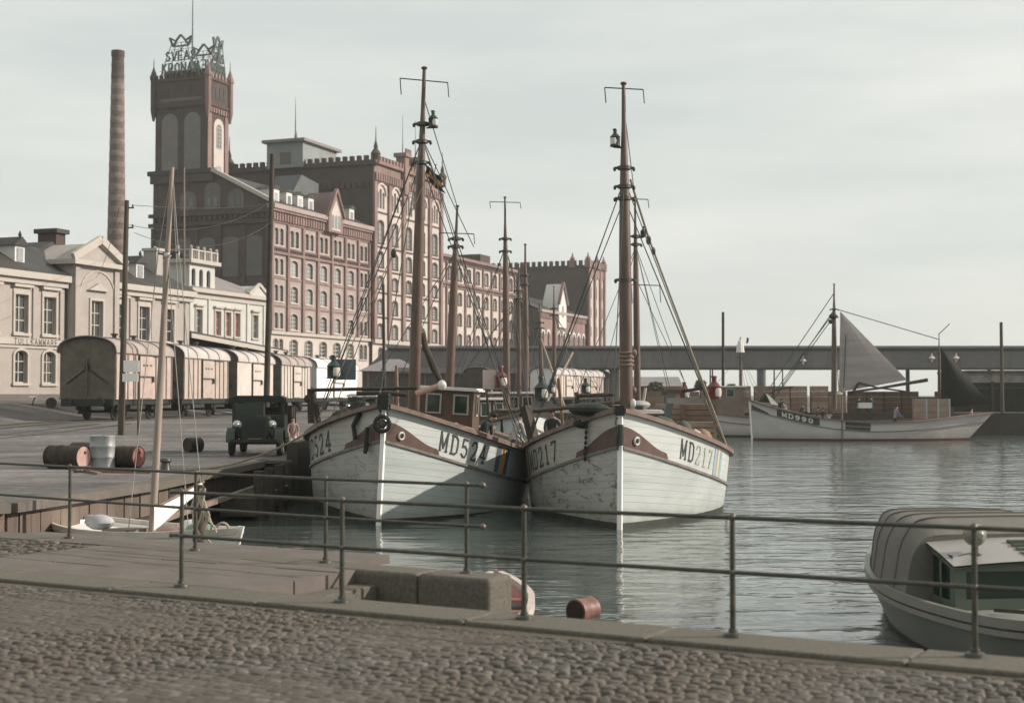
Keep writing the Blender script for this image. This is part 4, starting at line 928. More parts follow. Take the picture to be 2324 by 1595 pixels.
for V in (945, 1182, 1230, 1262, 1285, 1312, 1338, 1365, 1390, 1400):
    x_ = (V-CX)/F*(BY+3); mb = MB(); mb.tube([(x_,BY+3,1.5),(x_,BY+3,zb0)], .3, mat('bridge_post', (.3,.29,.27), .8, .1, 2), 8)
    if V > 1200 or V in (945,): mb.build('support', t, world=True)
for V in (1823, 2115, 2170):
    p = at(V, 812 if V > 1900 else 818, BY-.3); mb = MB(); mb.lathe([(.05,.6),(.1,.3),(.42,.0),(.42,-.1),(.18,-.15),(.12,-.5)][::-1], p, lampglass, 8); mb.tube([p+Vector((0,0,.5)), p+Vector((0,.3,.9))], .05, roofm, 5); mb.build('lamp', t, world=True)
# supports far right
for V in (2060, 2145, 2245):
    x_ = (V-CX)/F*(BY+3); mb = MB(); mb.tube([(x_,BY+3,1.5),(x_,BY+3,zb0)], .25, roofm, 8); mb.build('support', t, world=True)
# ---- long dark shed by the wagons
SY = 160; t = thing('wooden_warehouse', 'long dark boarded warehouse with a grey roof under the bridge', 'warehouse', (-15, SY, 1.6))
shw = mat('shed_boards', (.075,.065,.055), .9, .3, 1, stretch=(.4,1,6))
x0, x1 = (822-CX)/F*SY, (1222-CX)/F*SY; ze = EYE+(HOR-842)/F*SY; zr_ = EYE+(HOR-815)/F*(SY+5)
mb = MB(); mb.box(x0, x1, SY, SY+12, 1.5, ze, shw)
for i in range(12): mb.box(x0+1.6*i+.6, x0+1.6*i+.75, SY-.06, SY-.003, 1.6, ze-.02, woodg)
mb.build('wall', t, world=True)
mb = MB(); xh = (905-CX)/F*(SY+3)
mb.poly([(x0-.4,SY-.7,ze),(xh+3,SY-.7,ze),(xh,SY+5,zr_-.0),(x0+2,SY+5,zr_)], roofg); mb.poly([(x0-.4,SY-.7,ze),(x0+2,SY+5,zr_),(x0-.4,SY+12,ze)], roofg)
mb.box(xh, x1, SY-.5, SY+12.2, ze-.25, ze+.38, roofg); mb.build('roof', t, world=True, smooth=False)
for V, y_ in ((918,845),(898,838)):
    pass
# second warehouse: low long grey roof at right behind the wagons
t = thing('quay_shed', 'low pale roofed quay shed behind the far goods wagons', 'shed', (6, 205, 1.6))
mb = MB(); mb.box(4, 24, 205, 213, 1.5, 4.2, shw); mb.build('wall', t, world=True)
mb = MB(); mb.prism([(204,4.2),(209,5.6),(214,4.2)], 3.5, 24.5, roofg, 'yz'); mb.build('roof', t, world=True)
# right: dark fence, grey warehouse behind
FY = 112; t = thing('board_fence', 'tall dark boarded fence along the far quay at right', 'fence', (40, FY, 1.6))
x0 = (2136-CX)/F*FY; zt = EYE+(HOR-868)/F*FY; db = mat('dark_boards', (.022,.024,.016), .9, .3, 1)
mb = MB(); 
for i in range(24): mb.box(x0+i*1.0, x0+i*1.0+.985, FY, FY+.12+.02*(i % 2), 1.5, zt, db)
mb.build('boards', t, world=True)
mb = MB()
for i in range(7): mb.box(x0+i*4-.1, x0+i*4+.1, FY-.14, FY-.003, 1.5, zt+.1, woodd)
mb.box(x0-.1, x0+24, FY-.1, FY-.004, zt-.5, zt-.35, woodd); mb.build('posts', t, world=True)
t = thing('stone_warehouse', 'low mottled stone warehouse showing above the dark fence', 'warehouse', (60, 150, 1.6))
x0 = (2200-CX)/F*150; zt = EYE+(HOR-846)/F*150; mb = MB(); stw = mat('mottled_stone', (.19,.17,.15), .9, .45, .8)
mb.box(x0, x0+30, 150, 160, 1.5, zt, stw); mb.build('wall', t, world=True)
mb = MB(); mb.box(x0-.3, x0+30, 149.6, 160.4, zt, zt+.25, roofm); mb.build('roof', t, world=True)
# distant trees seen under the bridge
def bush(name, label, x, y, Y, wv_, hv, col):
    p = at(x, y, Y); Wd = wv_/F*Y; H_ = hv/F*Y; t = thing(name, label, 'tree', (p.x, Y, p.z))
    mb = MB(); mb.tube([(p.x,Y,1.5),(p.x+.1,Y,p.z)], [.3,.15], woodd, 6); mb.tube([(p.x,Y,p.z-.6),(p.x+Wd*.25,Y,p.z+H_*.5)],[.12,.05],woodd,5); mb.tube([(p.x,Y,p.z-.6),(p.x-Wd*.25,Y,p.z+H_*.4)],[.12,.05],woodd,5); mb.build('trunk', t, world=True)
    mb = MB()
    for i in range(420):
        a = random.uniform(0, 6.28); r_ = random.random()**.5; h_ = random.random()
        c = Vector((p.x+math.cos(a)*r_*Wd/2*(1-.4*h_)*random.uniform(.8,1.15), Y+math.sin(a)*r_*Wd/2, p.z+h_*H_)); s_ = random.uniform(.12,.3)
        d1 = Vector((random.gauss(0,1),random.gauss(0,1),random.gauss(0,1))).normalized()*s_; d2 = d1.cross(Vector((random.gauss(0,1),random.gauss(0,1),random.gauss(0,1)))).normalized()*s_
        mb.poly([c-d1,c+d2*.6,c+d1,c-d2*.6], col)
    mb.build('crown', t, world=True, smooth=False, fix=False)
leaf = mat('leaves', (.075,.085,.05), .9, .4, 2)
bush('tree', 'small distant round tree above the crates between the far masts', 1590, 878, 190, 30, 14, leaf)
bush('tree', 'low distant bushy tree right of the second big mast', 1488, 880, 195, 40, 12, leaf)
bush('tree', 'wide distant tree clump left of the far ship funnel', 1660, 880, 210, 26, 7, leaf)
# ---- poles
def pole(name, label, x0, y0, x1, y1, Y, r0, r1_, zb=None, m=woodp, cat='pole'):
    a = at(x0, y0, Y); b = at(x1, y1, Y)
    if zb is not None: d = b-a; a = a+d*((zb-a.z)/d.z)
    t = thing(name, label, cat, a); mb = MB(); mb.tube([a, a+(b-a)*.5, b], [r0, (r0+r1_)/2, r1_], m, 10); mb.build('shaft', t, world=True); return t, a, b
t1, a1, b1 = pole('utility_pole', 'dark wooden pole with white signboards beside the first wagon', 275, 985, 288, 455, 57, .14, .09, 1.3)
mb = MB(); 
for z_, dx in ((-.3,.0),(-1.1,-.1)): mb.bar(b1+Vector((-.1,0,z_)), b1+Vector((.28,0,z_)), .05, .05, woodd); mb.ell(b1+Vector((.24,0,z_+.08)), .045,.045,.07, greyp, 6, 4)
mb.build('crossarms', t1, world=True)
p = at(281, 818, 56.8); q = at(316, 866, 56.8); t = thing('notice_board', 'white notice boards fixed between two posts in front of the first wagon', 'sign', (q.x, 56.8, 1.3))
mb = MB(); zm = p.z+(q.z-p.z)*.58; mb.box(p.x, q.x, 56.75, 56.8, zm+.03, p.z, brightw); mb.build('upper_board', t, world=True)
mb = MB(); mb.box(p.x-.04, q.x-.04, 56.75, 56.8, q.z, zm-.03, brightw); mb.build('lower_board', t, world=True)
mb = MB(); mb.tube([(q.x-.05,56.9,1.3),(q.x-.05,56.9,p.z)], .05, woodp, 8); mb.build('post', t, world=True)
t3, a3, b3 = pole('telegraph_pole', 'thick dark pole standing behind the black lorry', 605, 905, 618, 350, 75, .17, .12, 1.5, m=woodd)
t4, a4, b4 = pole('flagpole', 'thin pale flagpole in front of the dark gable', 418, 560, 418, 380, 122, .12, .07, 2.4, m=woodg, cat='flagpole')
t5, a5, b5 = pole('quay_pole', 'slim dark pole left of the far white boats on the far quay', 1641, 878, 1641, 708, 106, .12, .10, 1.2, m=woodd)
t6, a6, b6 = pole('quay_pole', 'wooden pole at the far right edge of the far quay', 2275, 945, 2272, 731, 104.8, .14, .11, 1.2, m=woodp)
t7, a7, b7 = pole('quay_pole', 'thin dark pole standing between the first wagons and the shrouds of the left boat', 872, 880, 870, 645, 75, .11, .07, 1.5, m=woodd)
def wire(pts, label, r=.012, sag=.4, name='overhead_wire', cat='wire'):
    a, b = map(Vector, pts); o = thing(name, label, cat, a); ps_ = [a+(b-a)*i/16+Vector((0,0,-sag*4*(i/16)*(1-i/16))) for i in range(17)]
    mb = MB(); mb.tube(ps_, r, wirem, 4); mb.build('strand', o, world=True)
wire((b1+Vector((.3,0,-.2)), (-31,184,28)), 'wire running from the sign pole to the mill gable')
wire((b1+Vector((-.3,0,-.9)), b3+Vector((0,0,-2.5))), 'upper wire slung between the two dark quay poles', sag=.8)
wire((b1+Vector((.3,0,-1.3)), b3+Vector((0,0,-3.6))), 'lower wire slung between the two dark quay poles', sag=.9)
wire((b1+Vector((-.3,0,-.3)), (-27,92,10.5)), 'wire running from the sign pole to the customs house roof', sag=.5)
# ------------------------------------------------------------------ goods wagons
def wagon(label, side, roof, end, ribs=True, name='goods_wagon'):
    t = thing(name, label, 'railway wagon', (0,0,0))
    Lw, W = 7.9, 1.45; z0, z1, zr = 1.1, 3.5, 4.25
    prof = [(-W,z0),(W,z0),(W,z1)]+[(W*math.cos(math.pi*i/10), z1+(zr-z1)*math.sin(math.pi*i/10)**.8) for i in range(1,10)]+[(-W,z1)]
    mb = MB(); mb.box(.05,Lw-.05,-W,W,z0,z1,side); mb.prism(prof, 0, .06, end, 'yz'); mb.prism(prof, Lw-.06, Lw, end, 'yz')
    if ribs:
        for i in range(11):
            x_ = .1+i*(Lw-.2)/10
            if 3.0 < x_ < 5.0: continue
            for y_ in (-1, 1): mb.box(x_-.05,x_+.05,min(y_*W,y_*(W+.05)),max(y_*W,y_*(W+.05)),z0+.02,z1-.03,mat(side.name+'_rib', tuple(c*.55 for c in SIDE[side.name]), .8, .2, 3))
    body = mb.build('body', t)
    mb = MB(); n = 14; rows = []
    for x_ in (-.15, Lw+.15): rows.append([(x_, (W+.12)*math.cos(math.pi*i/n), z1-.02+(zr-z1+.06)*math.sin(math.pi*i/n)**.8) for i in range(n+1)]+[(x_, (W+.06)*math.cos(math.pi*i/n), z1-.06+(zr-z1+.03)*math.sin(math.pi*i/n)**.8) for i in range(n, -1, -1)])
    mb.strip(rows, roof, closed=True)
    for x_ in (-.14, 2.0, 4.0, 5.9, Lw+.14):
        mb.tube([(x_, (W+.13)*math.cos(math.pi*i/n), z1+(zr-z1+.07)*math.sin(math.pi*i/n)**.8) for i in range(n+1)], .035, roofg, 5)
    for x_ in (2.6, 5.2): mb.lathe([(.12,0),(.12,.2),(.2,.22),(.2,.3)], (x_,-.3,zr), roofm, 8)
    mb.build('roof', t)
    for y_ in (-1, 1):
        mb = MB(); a, b = sorted((y_*(W+.01), y_*(W+.08))); mb.box(3.05,4.95,a,b,z0+.05,z1-.12,side); 
        mb.box(3.05,4.95,*sorted((y_*(W+.081),y_*(W+.12))),z0+1.15,z0+1.23,ironm); mb.box(2.99,3.05,*sorted((y_*(W+.01),y_*(W+.12))),z0+.05,z1-.1,ironm); mb.box(3.05,6.9,*sorted((y_*(W+.06),y_*(W+.1))),z1-.1,z1-.03,ironm)
        for q in (.3,.75,1.3): mb.box(3.2+q,3.45+q,*sorted((y_*(W+.081),y_*(W+.09))),z0+1.75,z0+1.85,lett)
        d = mb.build('door', t)
        h = MB(); h.box(4.7,4.85,*sorted((y_*(W+.125),y_*(W+.2))),z0+.9,z0+1.2,ironm); h.build('handle', d)
    mb = MB(); mb.box(0,Lw,-W+.1,W-.1,z0-.28,z0-.003,blackm); mb.box(-.05,.12,-W+.05,W-.05,z0-.35,z0+.02,blackm); mb.box(Lw-.12,Lw+.05,-W+.05,W-.05,z0-.35,z0+.02,blackm)
    for x_ in (1.6, 6.3):
        for y_ in (-1.05, 1.05): mb.box(x_-.5,x_+.5,y_-.06,y_+.06,.55,.85,blackm); mb.box(x_-.16,x_+.16,y_-.1,y_+.1,.35,.75,blackm)
        mb.tube([(x_,-.9,.48),(x_,.9,.48)], .07, blackm, 8)
    mb.box(3,4.6,-.4,.4,.45,.8,blackm); mb.tube([(.5,-W+.3,.3),(.5,-W+.3,.8)],.03,blackm,5); mb.box(.3,.9,-W-.02,-W+.3,.42,.47,blackm); mb.build('underframe', t)
    for x_ in (1.6, 6.3):
        for y_ in (-.75, .75): 
            mb = MB(); mb.lathe([(.47,-.06),(.5,-.05),(.47,.03),(.4,.05),(.12,.05),(.1,.08)], (x_,y_,.5), blackm, 18, 'y'); mb.build('wheel', t)
    for x_, s_ in ((-.05,-1),(Lw+.05,1)):
        for y_ in (-.87,.87): mb = MB(); mb.lathe([(.09,0),(.09,.35*s_),(.2,.37*s_),(.2,.45*s_)], (x_,y_,.98), blackm, 12, 'x'); mb.build('buffer', t)
    mb = MB(); mb.bar((-.03,0,1.3),(-.03,0,3.2),.3,.06,end); mb.bar((-.04,-1.1,1.9),(-.04,0,2.7),.06,.05,blackm); mb.bar((-.04,1.1,1.9),(-.04,0,2.7),.06,.05,blackm); mb.lathe([(.16,0),(.14,-.1)],(-.02,0,2.75),blackm,10,'x'); mb.build('end_frame', t)
    return t
SIDE = {}
def smat(n, col, **k): SIDE[n] = col; return mat(n, col, .8, .14, 1.2, **k)
s1 = smat('wagon_paint_pinkish', (.42,.345,.305), stain=(.24,.15,.12), stain_amt=.7); s2 = smat('wagon_paint_tan', (.42,.36,.31), stain=(.25,.18,.15), stain_amt=.6); s3 = smat('wagon_paint_pale', (.52,.47,.42), stain=(.38,.33,.29), stain_amt=.5)
s4 = smat('wagon_paint_light', (.50,.455,.40), stain=(.38,.33,.28), stain_amt=.5); s5 = smat('wagon_paint_white', (.74,.72,.68)); s6 = smat('wagon_paint_dull', (.34,.30,.26), stain=(.2,.15,.12), stain_amt=.5)
rfp = mat('wagon_roof_felt', (.30,.26,.235), .8, .2, 1, stain=(.36,.3,.27), stain_amt=.5); rfg = mat('wagon_roof_grey', (.42,.39,.37), .8, .15, 1); en = mat('wagon_end_shaded', (.115,.10,.08), .85, .3, 1.5, stain=(.07,.06,.05), stain_amt=.7); enp = mat('wagon_end_white', (.60,.6,.58), .8, .1, 2)  # en: wagon ends coloured dark for the shade they face
WA = math.atan2(1, .1275)
specs = [(0, 'nearest goods wagon, dirty pinkish planks and a dark rounded end', s1, rfp, en, True), (1, 'second goods wagon from the left, tan ribbed sides and pale roof', s2, rfg, en, True),
         (2, 'third goods wagon from the left with smooth pale sides', s3, rfg, en, False), (3, 'fourth goods wagon, ribbed and pale, just right of the thick pole', s4, rfp, en, True), (4, 'bright white refrigerator wagon at the end of the near row', s5, s5, enp, False)]
rails = []
for i, lb, a, b, c, d in specs:
    t = wagon(lb, a, b, c, d); s_ = i*9.72; t['group'] = 'goods wagons standing on the quay track'
    x_, y_ = -21.54+.1265*s_, 72.2+.992*s_
    t.location = (x_, y_, 1.62); t.scale = (1.7 if i == 4 else 1, 1, 1); t.rotation_euler = (0, 0, WA)
# track
t = thing('railway_track', 'pair of steel rails sunk in the quay paving under the goods wagons', 'railway track', (-21.5,72,1.6))
for y_ in (-.72,.72):
    mb = MB(); pts = [(-21.54+.1275*(Y-72.2)+y_*.992, Y, gh(-21.54+.1275*(Y-72.2), Y)+.035) for Y in range(50, 160, 4)]; mb.tube(pts, .05, ironm, 6); mb.build('rail', t, world=True)
# rails crossing the open quay
for k, (x_, lbl) in enumerate(((-16.5,'rails nearest to the oil drums crossing the open quay'),)):
    t = thing('railway_track', lbl, 'railway track', (x_,50,1.2))
    for dx in (0, 1.44):
        mb = MB(); mb.tube([(x_-9+dx+(Y-26)*.16, Y, gh(x_-9, Y)+.012) for Y in range(27, 68, 3)], .03, ironm, 5); mb.build('rail', t, world=True)
# far wagons under the bridge
fw = [(1232,152,s3,rfg,enp,'pale ribbed far wagon, first to the right of the leaning masts'),(1292,164,s2,rfg,en,'tan far wagon behind the dark lantern, second of the far row'),(1348,176,s3,rfp,en,'farthest pale wagon partly behind the big right mast')]
for V, Y, a, b, c, lb in fw:
    t = wagon(lb, a, b, c, True); t['group'] = 'far goods wagons under the bridge'; t.location = ((V-CX)/F*Y, Y, 1.62); t.rotation_euler = (0,0,math.atan2(1,.42))
t = wagon('dark brown covered wagon end seen behind the wheelhouse of the left boat', mat('wagon_dark_brown', (.06,.045,.04), .9, .2, 2), rfp, mat('wagon_dark_brown', (.06,.045,.04)), False); t.location = ((1083-CX)/F*148, 148, 1.55); t.rotation_euler = (0,0,R(90))
# ------------------------------------------------------------------ BOATS
class Hull:
    def __init__(s, L, b, zb, zm, zs, lm=9, lf=7, la=9, ts=.25, rb=.15, rs=.5, p=2, q=.9, zd=.9, wf=.94):
        s.__dict__.update(L=L, b=b, zb=zb, zm=zm, zs=zs, lm=lm, lf=lf, la=la, ts=ts, rb=rb, rs=rs, p=p, q=q, zd=zd, wf=wf)
    def sheer(s, l):
        return s.zm+(s.zb-s.zm)*(1-l/s.lm)**2 if l < s.lm else s.zm+(s.zs-s.zm)*((l-s.lm)/(s.L-s.lm))**2
    def aft(s, l): return 1-(max(0, l-s.la)/(s.L-s.la))**2.2*(1-s.ts)
    def hr(s, l): return .05+s.b*(1-(1-min(l/s.lf, 1))**s.p)**s.q*s.aft(l)
    def hw(s, l): return .05+s.b*s.wf*(1-(1-min(l/(s.lf*1.02), 1))**1.9)*(1-(max(0, l-s.la)/(s.L-s.la))**1.6*(1-s.ts*.4))
    def P(s, l, z, side, off=0):
        zr = s.sheer(l); hw, hr = s.hw(l), s.hr(l)
        if z >= 0: h = hw+(hr-hw)*min(1.1, z/zr)**.85
        else: h = hw*math.sqrt(max(.02, 1-(z/s.zd*.92)**2))
        x = l-s.rb*(z/s.zb)*math.exp(-l/1.5)+s.rs*(max(0,z)/s.zs)*math.exp(-(s.L-l)/1.5)
        v = Vector((x, side*h, z))
        if off: v += s.nrm(l, z, side)*off
        return v
    def nrm(s, l, z, side):
        e = .05; l0 = max(0, l-e); a = s.P(l0+2*e, z, side)-s.P(l0, z, side); b_ = s.P(l, z+e, side)-s.P(l, z-e, side)
        n = a.cross(b_); n.normalize()
        return n if n.y*side > 0 else -n
    def stations(s, n=34): return [s.L*(i/n)**1.35 for i in range(n+1)]
def sweep(mb, pts, hw_, hh, m, out=None):
    rows = []
    for i, p in enumerate(pts):
        d = (pts[min(i+1, len(pts)-1)]-pts[max(0, i-1)]).normalized(); r = Vector((0,0,1)).cross(d).normalized(); u = Vector((0,0,1))
        rows.append([p-r*hw_-u*hh, p+r*hw_-u*hh, p+r*hw_+u*hh, p-r*hw_+u*hh])
    mb.strip(rows, m, closed=True); mb.poly(rows[0], m); mb.poly(rows[-1], m)
def hull_parts(t, H, lowL, lowR, bandL, bandR, boot, cap, zl=.78, deck=None, bulw=.5, stem=True, stemm=None, zboot=.14, rail_w=.15):
    st_ = H.stations()
    fr = [0, .2, .42, .62, .82, 1]
    for nm, rng in (('hull', 0),):
        mb = MB()
        for side in (1, -1):
            rows = []; lev = None
            for l in st_:
                zs_ = H.sheer(l); z1 = zs_-zl
                lv = [-H.zd, -.35, -.02, zboot]+[zboot+(z1-zboot)*f for f in fr[1:]]+[z1+(zs_-z1)*f for f in (.33,.66,1)]
                rows.append([H.P(l, z, side) for z in lv])
            i0 = len(mb.v); n = len(rows[0])
            for r in rows: mb.v += [tuple(p) for p in r]
            for a in range(len(rows)-1):
                for b_ in range(n-1):
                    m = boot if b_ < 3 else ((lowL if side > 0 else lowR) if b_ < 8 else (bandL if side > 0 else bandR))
                    mb.f.append((i0+a*n+b_, i0+a*n+b_+1, i0+(a+1)*n+b_+1, i0+(a+1)*n+b_)); mb.m.append(mb.mi(m))
        # transom
        l = H.L; zs_ = H.sheer(l); A = [H.P(l, z, 1) for z in (-.3,.2,.6*zs_,zs_)]; B = [H.P(l, z, -1) for z in (-.3,.2,.6*zs_,zs_)]
        for i in range(3): mb.poly([A[i],A[i+1],B[i+1],B[i]], bandR)
        for f in (0,):
            zz = (-H.zd,-.1,H.sheer(0)*.2,H.sheer(0)*.4,H.sheer(0)*.7,H.sheer(0)); A = [H.P(0, z, 1) for z in zz]; B = [H.P(0, z, -1) for z in zz]
            for i in range(5): mb.poly([A[i],A[i+1],B[i+1],B[i]], bandR)
        hb = mb.build('hull', t, fix=False, ang=50)
    mb = MB()
    dk = deck or woodg
    rows = [[H.P(l, H.sheer(l)-bulw, 1)*1, H.P(l, H.sheer(l)-bulw, -1)] for l in st_]
    mb.strip([[Vector((r[0].x, r[0].y*(1-2*k/6), r[0].z)) for k in range(7)] for r in rows], dk); mb.build('deck', t, fix=False)
    mb = MB()
    for side in (1, -1): mb.strip([[H.P(l, H.sheer(l)-bulw, side)*1-Vector((0,side*.06,0)), H.P(l, H.sheer(l), side)-Vector((0,side*.06,0))] for l in st_], bandR)
    mb.build('bulwark', t, fix=False)
    for side in (1, -1):
        mb = MB(); sweep(mb, [H.P(l, H.sheer(l), side)+Vector((0,0,.03)) for l in st_], rail_w, .05, cap); mb.build('cap_rail', t)
        if zl: mb = MB(); sweep(mb, [H.P(l, H.sheer(l)-zl, side, .015) for l in st_], .03, .03, mat('rub_strake', (.16,.14,.12), .7, .3, 4)); mb.build('rub_strake', t)
    if stem:
        mb = MB(); zt = H.sheer(0)+(.0 if zl else .1); pts = [Vector((H.P(0, z, 1).x-.05, 0, z)) for z in sorted({-.8*H.zd,-.2,.15*zt,.4*zt,.6*zt,.8*zt,zt})]
        sweep2 = [(p, .085) for p in pts]; rows = []
        for p in pts: q_ = min(1, H.b/2.6); rows.append([p+Vector((-.06*q_,-.045*q_,0)), p+Vector((-.06*q_,.045*q_,0)), p+Vector((.12,.07*q_,0)), p+Vector((.12,-.07*q_,0))])
        mb.strip(rows, stemm or brightw, closed=True); mb.poly(rows[-1], stemm or brightw); mb.build('stem_post', t)
    return hb
def arctab(H, l0, side, zoff, n=200, maxu=6):
    tab = [(0, l0)]; l = l0; u = 0; step = .02; sg = 1 if side < 0 else -1
    p = H.P(l, H.sheer(l)-zoff, side)
    while u < maxu and 0.02 < l+sg*step < H.L:
        l += sg*step; q = H.P(l, H.sheer(l)-zoff, side); u += math.hypot(q.x-p.x, q.y-p.y); tab.append((u, l)); p = q
    return tab
def lookup(tab, u):
    for (a, b), (c, d) in zip(tab, tab[1:]):
        if a <= u <= c: return b+(d-b)*(u-a)/(c-a)
    return tab[-1][1]
def hull_text(t, H, txt, l0, side, ch, cw_, gap, th, zb_off, m, off=.012, fade_from=None, m2=None, tilt=0):
    made = {}
    tab = arctab(H, l0, side, .4); bag = {}
    for i_, c_ in enumerate(txt):
        for q in text_quads(c_, cw_, ch, gap, th)[0]: bag.setdefault(i_, []).append([p+Vector((i_*(cw_+gap), 0)) for p in q])
    for i_, q in [(i_, q) for i_ in bag for q in bag[i_]]:
        if i_ not in made: made[i_] = MB()
        mb = made[i_]; pts = []
        for p in q:
            l = lookup(tab, max(0, p.x)); pts.append(H.P(l, zb_off(l)+p.y, side, off))
        mb.poly(pts, m2 if (m2 and q[0].x > fade_from) else m)
    for i_ in made: made[i_].build('registration_letter', t, smooth=False, fix=False)
def hull_patch(t, H, name, side, l0, l1, z0f, z1f, m, off=.008, n=14, nz=3):
    mb = MB(); rows = []
    for i in range(n+1):
        l = l0+(l1-l0)*i/n; a, b_ = z0f(l), z1f(l); rows.append([H.P(l, a+(b_-a)*k/nz, side, off) for k in range(nz+1)])
    mb.strip(rows, m); return mb.build(name, t, fix=False)
def lantern(mb, c, s, m, glass_side=None):
    c = Vector(c)
    mb.lathe([(.5*s,0),(.52*s,.06*s),(.46*s,.1*s),(.46*s,.85*s),(.5*s,.9*s),(.3*s,1.15*s),(.18*s,1.25*s),(.18*s,1.55*s),(.24*s,1.58*s),(.22*s,1.68*s)], c, m, 12)
    if glass_side: mb.lathe([(.3*s,0),(.34*s,.3*s),(.3*s,.6*s)], c+Vector(glass_side)*s*.26+Vector((0,0,.18*s)), lampglass, 10)
def rigging(t, lines, r=.011, m=None, name='shroud'):
    for ln in lines:
        mb = MB(); a, b = Vector(ln[0]), Vector(ln[1]); sag = ln[2] if len(ln) > 2 else 0
        n = 8 if sag else 1; mb.tube([a+(b-a)*i/n-Vector((0,0,sag*4*(i/n)*(1-i/n))) for i in range(n+1)], r, m or wirem, 5); mb.build(name, t, world=True)
def yard(t, c, w_, drop, lean=0, name='signal_yard'):
    mb = MB(); c = Vector(c); a = c+Vector((-w_/2,0,.03)); b = c+Vector((w_/2,0,-lean)); mb.tube([a, b], .016, wirem, 5); mb.tube([a, a+Vector((.03,0,-drop))], .014, wirem, 5); mb.tube([b, b+Vector((.03,0,-drop*.9))], .014, wirem, 5); mb.build(name, t, world=True)
def mastbuild(t, a, b, r0, r1_, hounds=(), m=None, name='mast'):
    a, b = Vector(a), Vector(b); mb = MB(); rs = [r0, r0*.97, r0*.9, r0*.78, r0*.62, r1_*1.3, r1_]; fs = [0,.25,.5,.65,.75,.88,1]
    mb.tube([a+(b-a)*f for f in fs], rs, m or woodm, 14); mb.ell(b, r1_*1.9, r1_*1.9, r1_*1.1, m or woodm, 8, 4)
    o = mb.build(name, t, world=True)
    for h in hounds:
        c = a+(b-a)*h; rr = r0*.95; hb = MB(); hb.lathe([(rr*.95,-.05),(rr*1.08,-.04),(rr*1.08,.04),(rr*.95,.05)], c, ironm, 12); hb.box(c.x-rr-.07,c.x+rr+.07,c.y-.03,c.y+.03,c.z-.03,c.z+.03,ironm); hb.ell(c+Vector((rr+.08,0,-.03)), .04,.03,.06, ironm, 6, 4); hb.ell(c+Vector((-rr-.08,0,-.03)), .04,.03,.06, ironm, 6, 4); hb.build('mast_band', t, world=True)
    return o
def wheelhouse(t, x0, x1, w_, z0, z1, m=teak, roofmat=white, world=False, wins_=None):
    wins_ = [y*w_ for y in (wins_ or (-.66, 0, .66))]; white = mat('cabin_trim', (.33,.32,.29), .6, .1, 4)
    mb = MB(); mb.box(x0, x1, -w_, w_, z0, z1, m)
    for y_ in (-w_, -w_*.33, w_*.33, w_-.06): mb.box(x0-.03, x0-.002, y_, y_+.06, z0, z1, m)
    h = mb.build('wheelhouse', t)
    mb = MB(); mb.box(x0-.15, x1+.12, -w_-.12, w_+.12, z1, z1+.05, roofmat); mb.box(x0-.1, x1+.08, -w_-.06, w_+.06, z1+.05, z1+.09, roofmat); mb.build('roof', h)
    for y_ in wins_:
        mb = MB(); a, b = y_-w_*.2, y_+w_*.2; mb.box(x0-.05, x0-.035, a, b, z1-.62, z1-.15, glassb); 
        for q in ((a-.05,a),(b,b+.05)): mb.box(x0-.06,x0-.034,q[0],q[1],z1-.66,z1-.1,white)
        mb.box(x0-.06,x0-.034,a,b,z1-.66,z1-.62,white); mb.box(x0-.06,x0-.034,a,b,z1-.15,z1-.1,white); mb.build('window', h)
    for sy in (-1, 1):
        mb = MB(); xm = (x0+x1)/2; a, b = sorted((sy*(w_+.003), sy*(w_+.02))); mb.box(xm-.3, xm+.2, a, b, z1-.65, z1-.15, glassb); a, b = sorted((sy*(w_+.021), sy*(w_+.03)))
        mb.box(xm-.35,xm-.3,a,b,z1-.7,z1-.1,white); mb.box(xm+.2,xm+.25,a,b,z1-.7,z1-.1,white); mb.box(xm-.3,xm+.2,a,b,z1-.7,z1-.65,white); mb.box(xm-.3,xm+.2,a,b,z1-.15,z1-.1,white); mb.build('window', h)
    return h
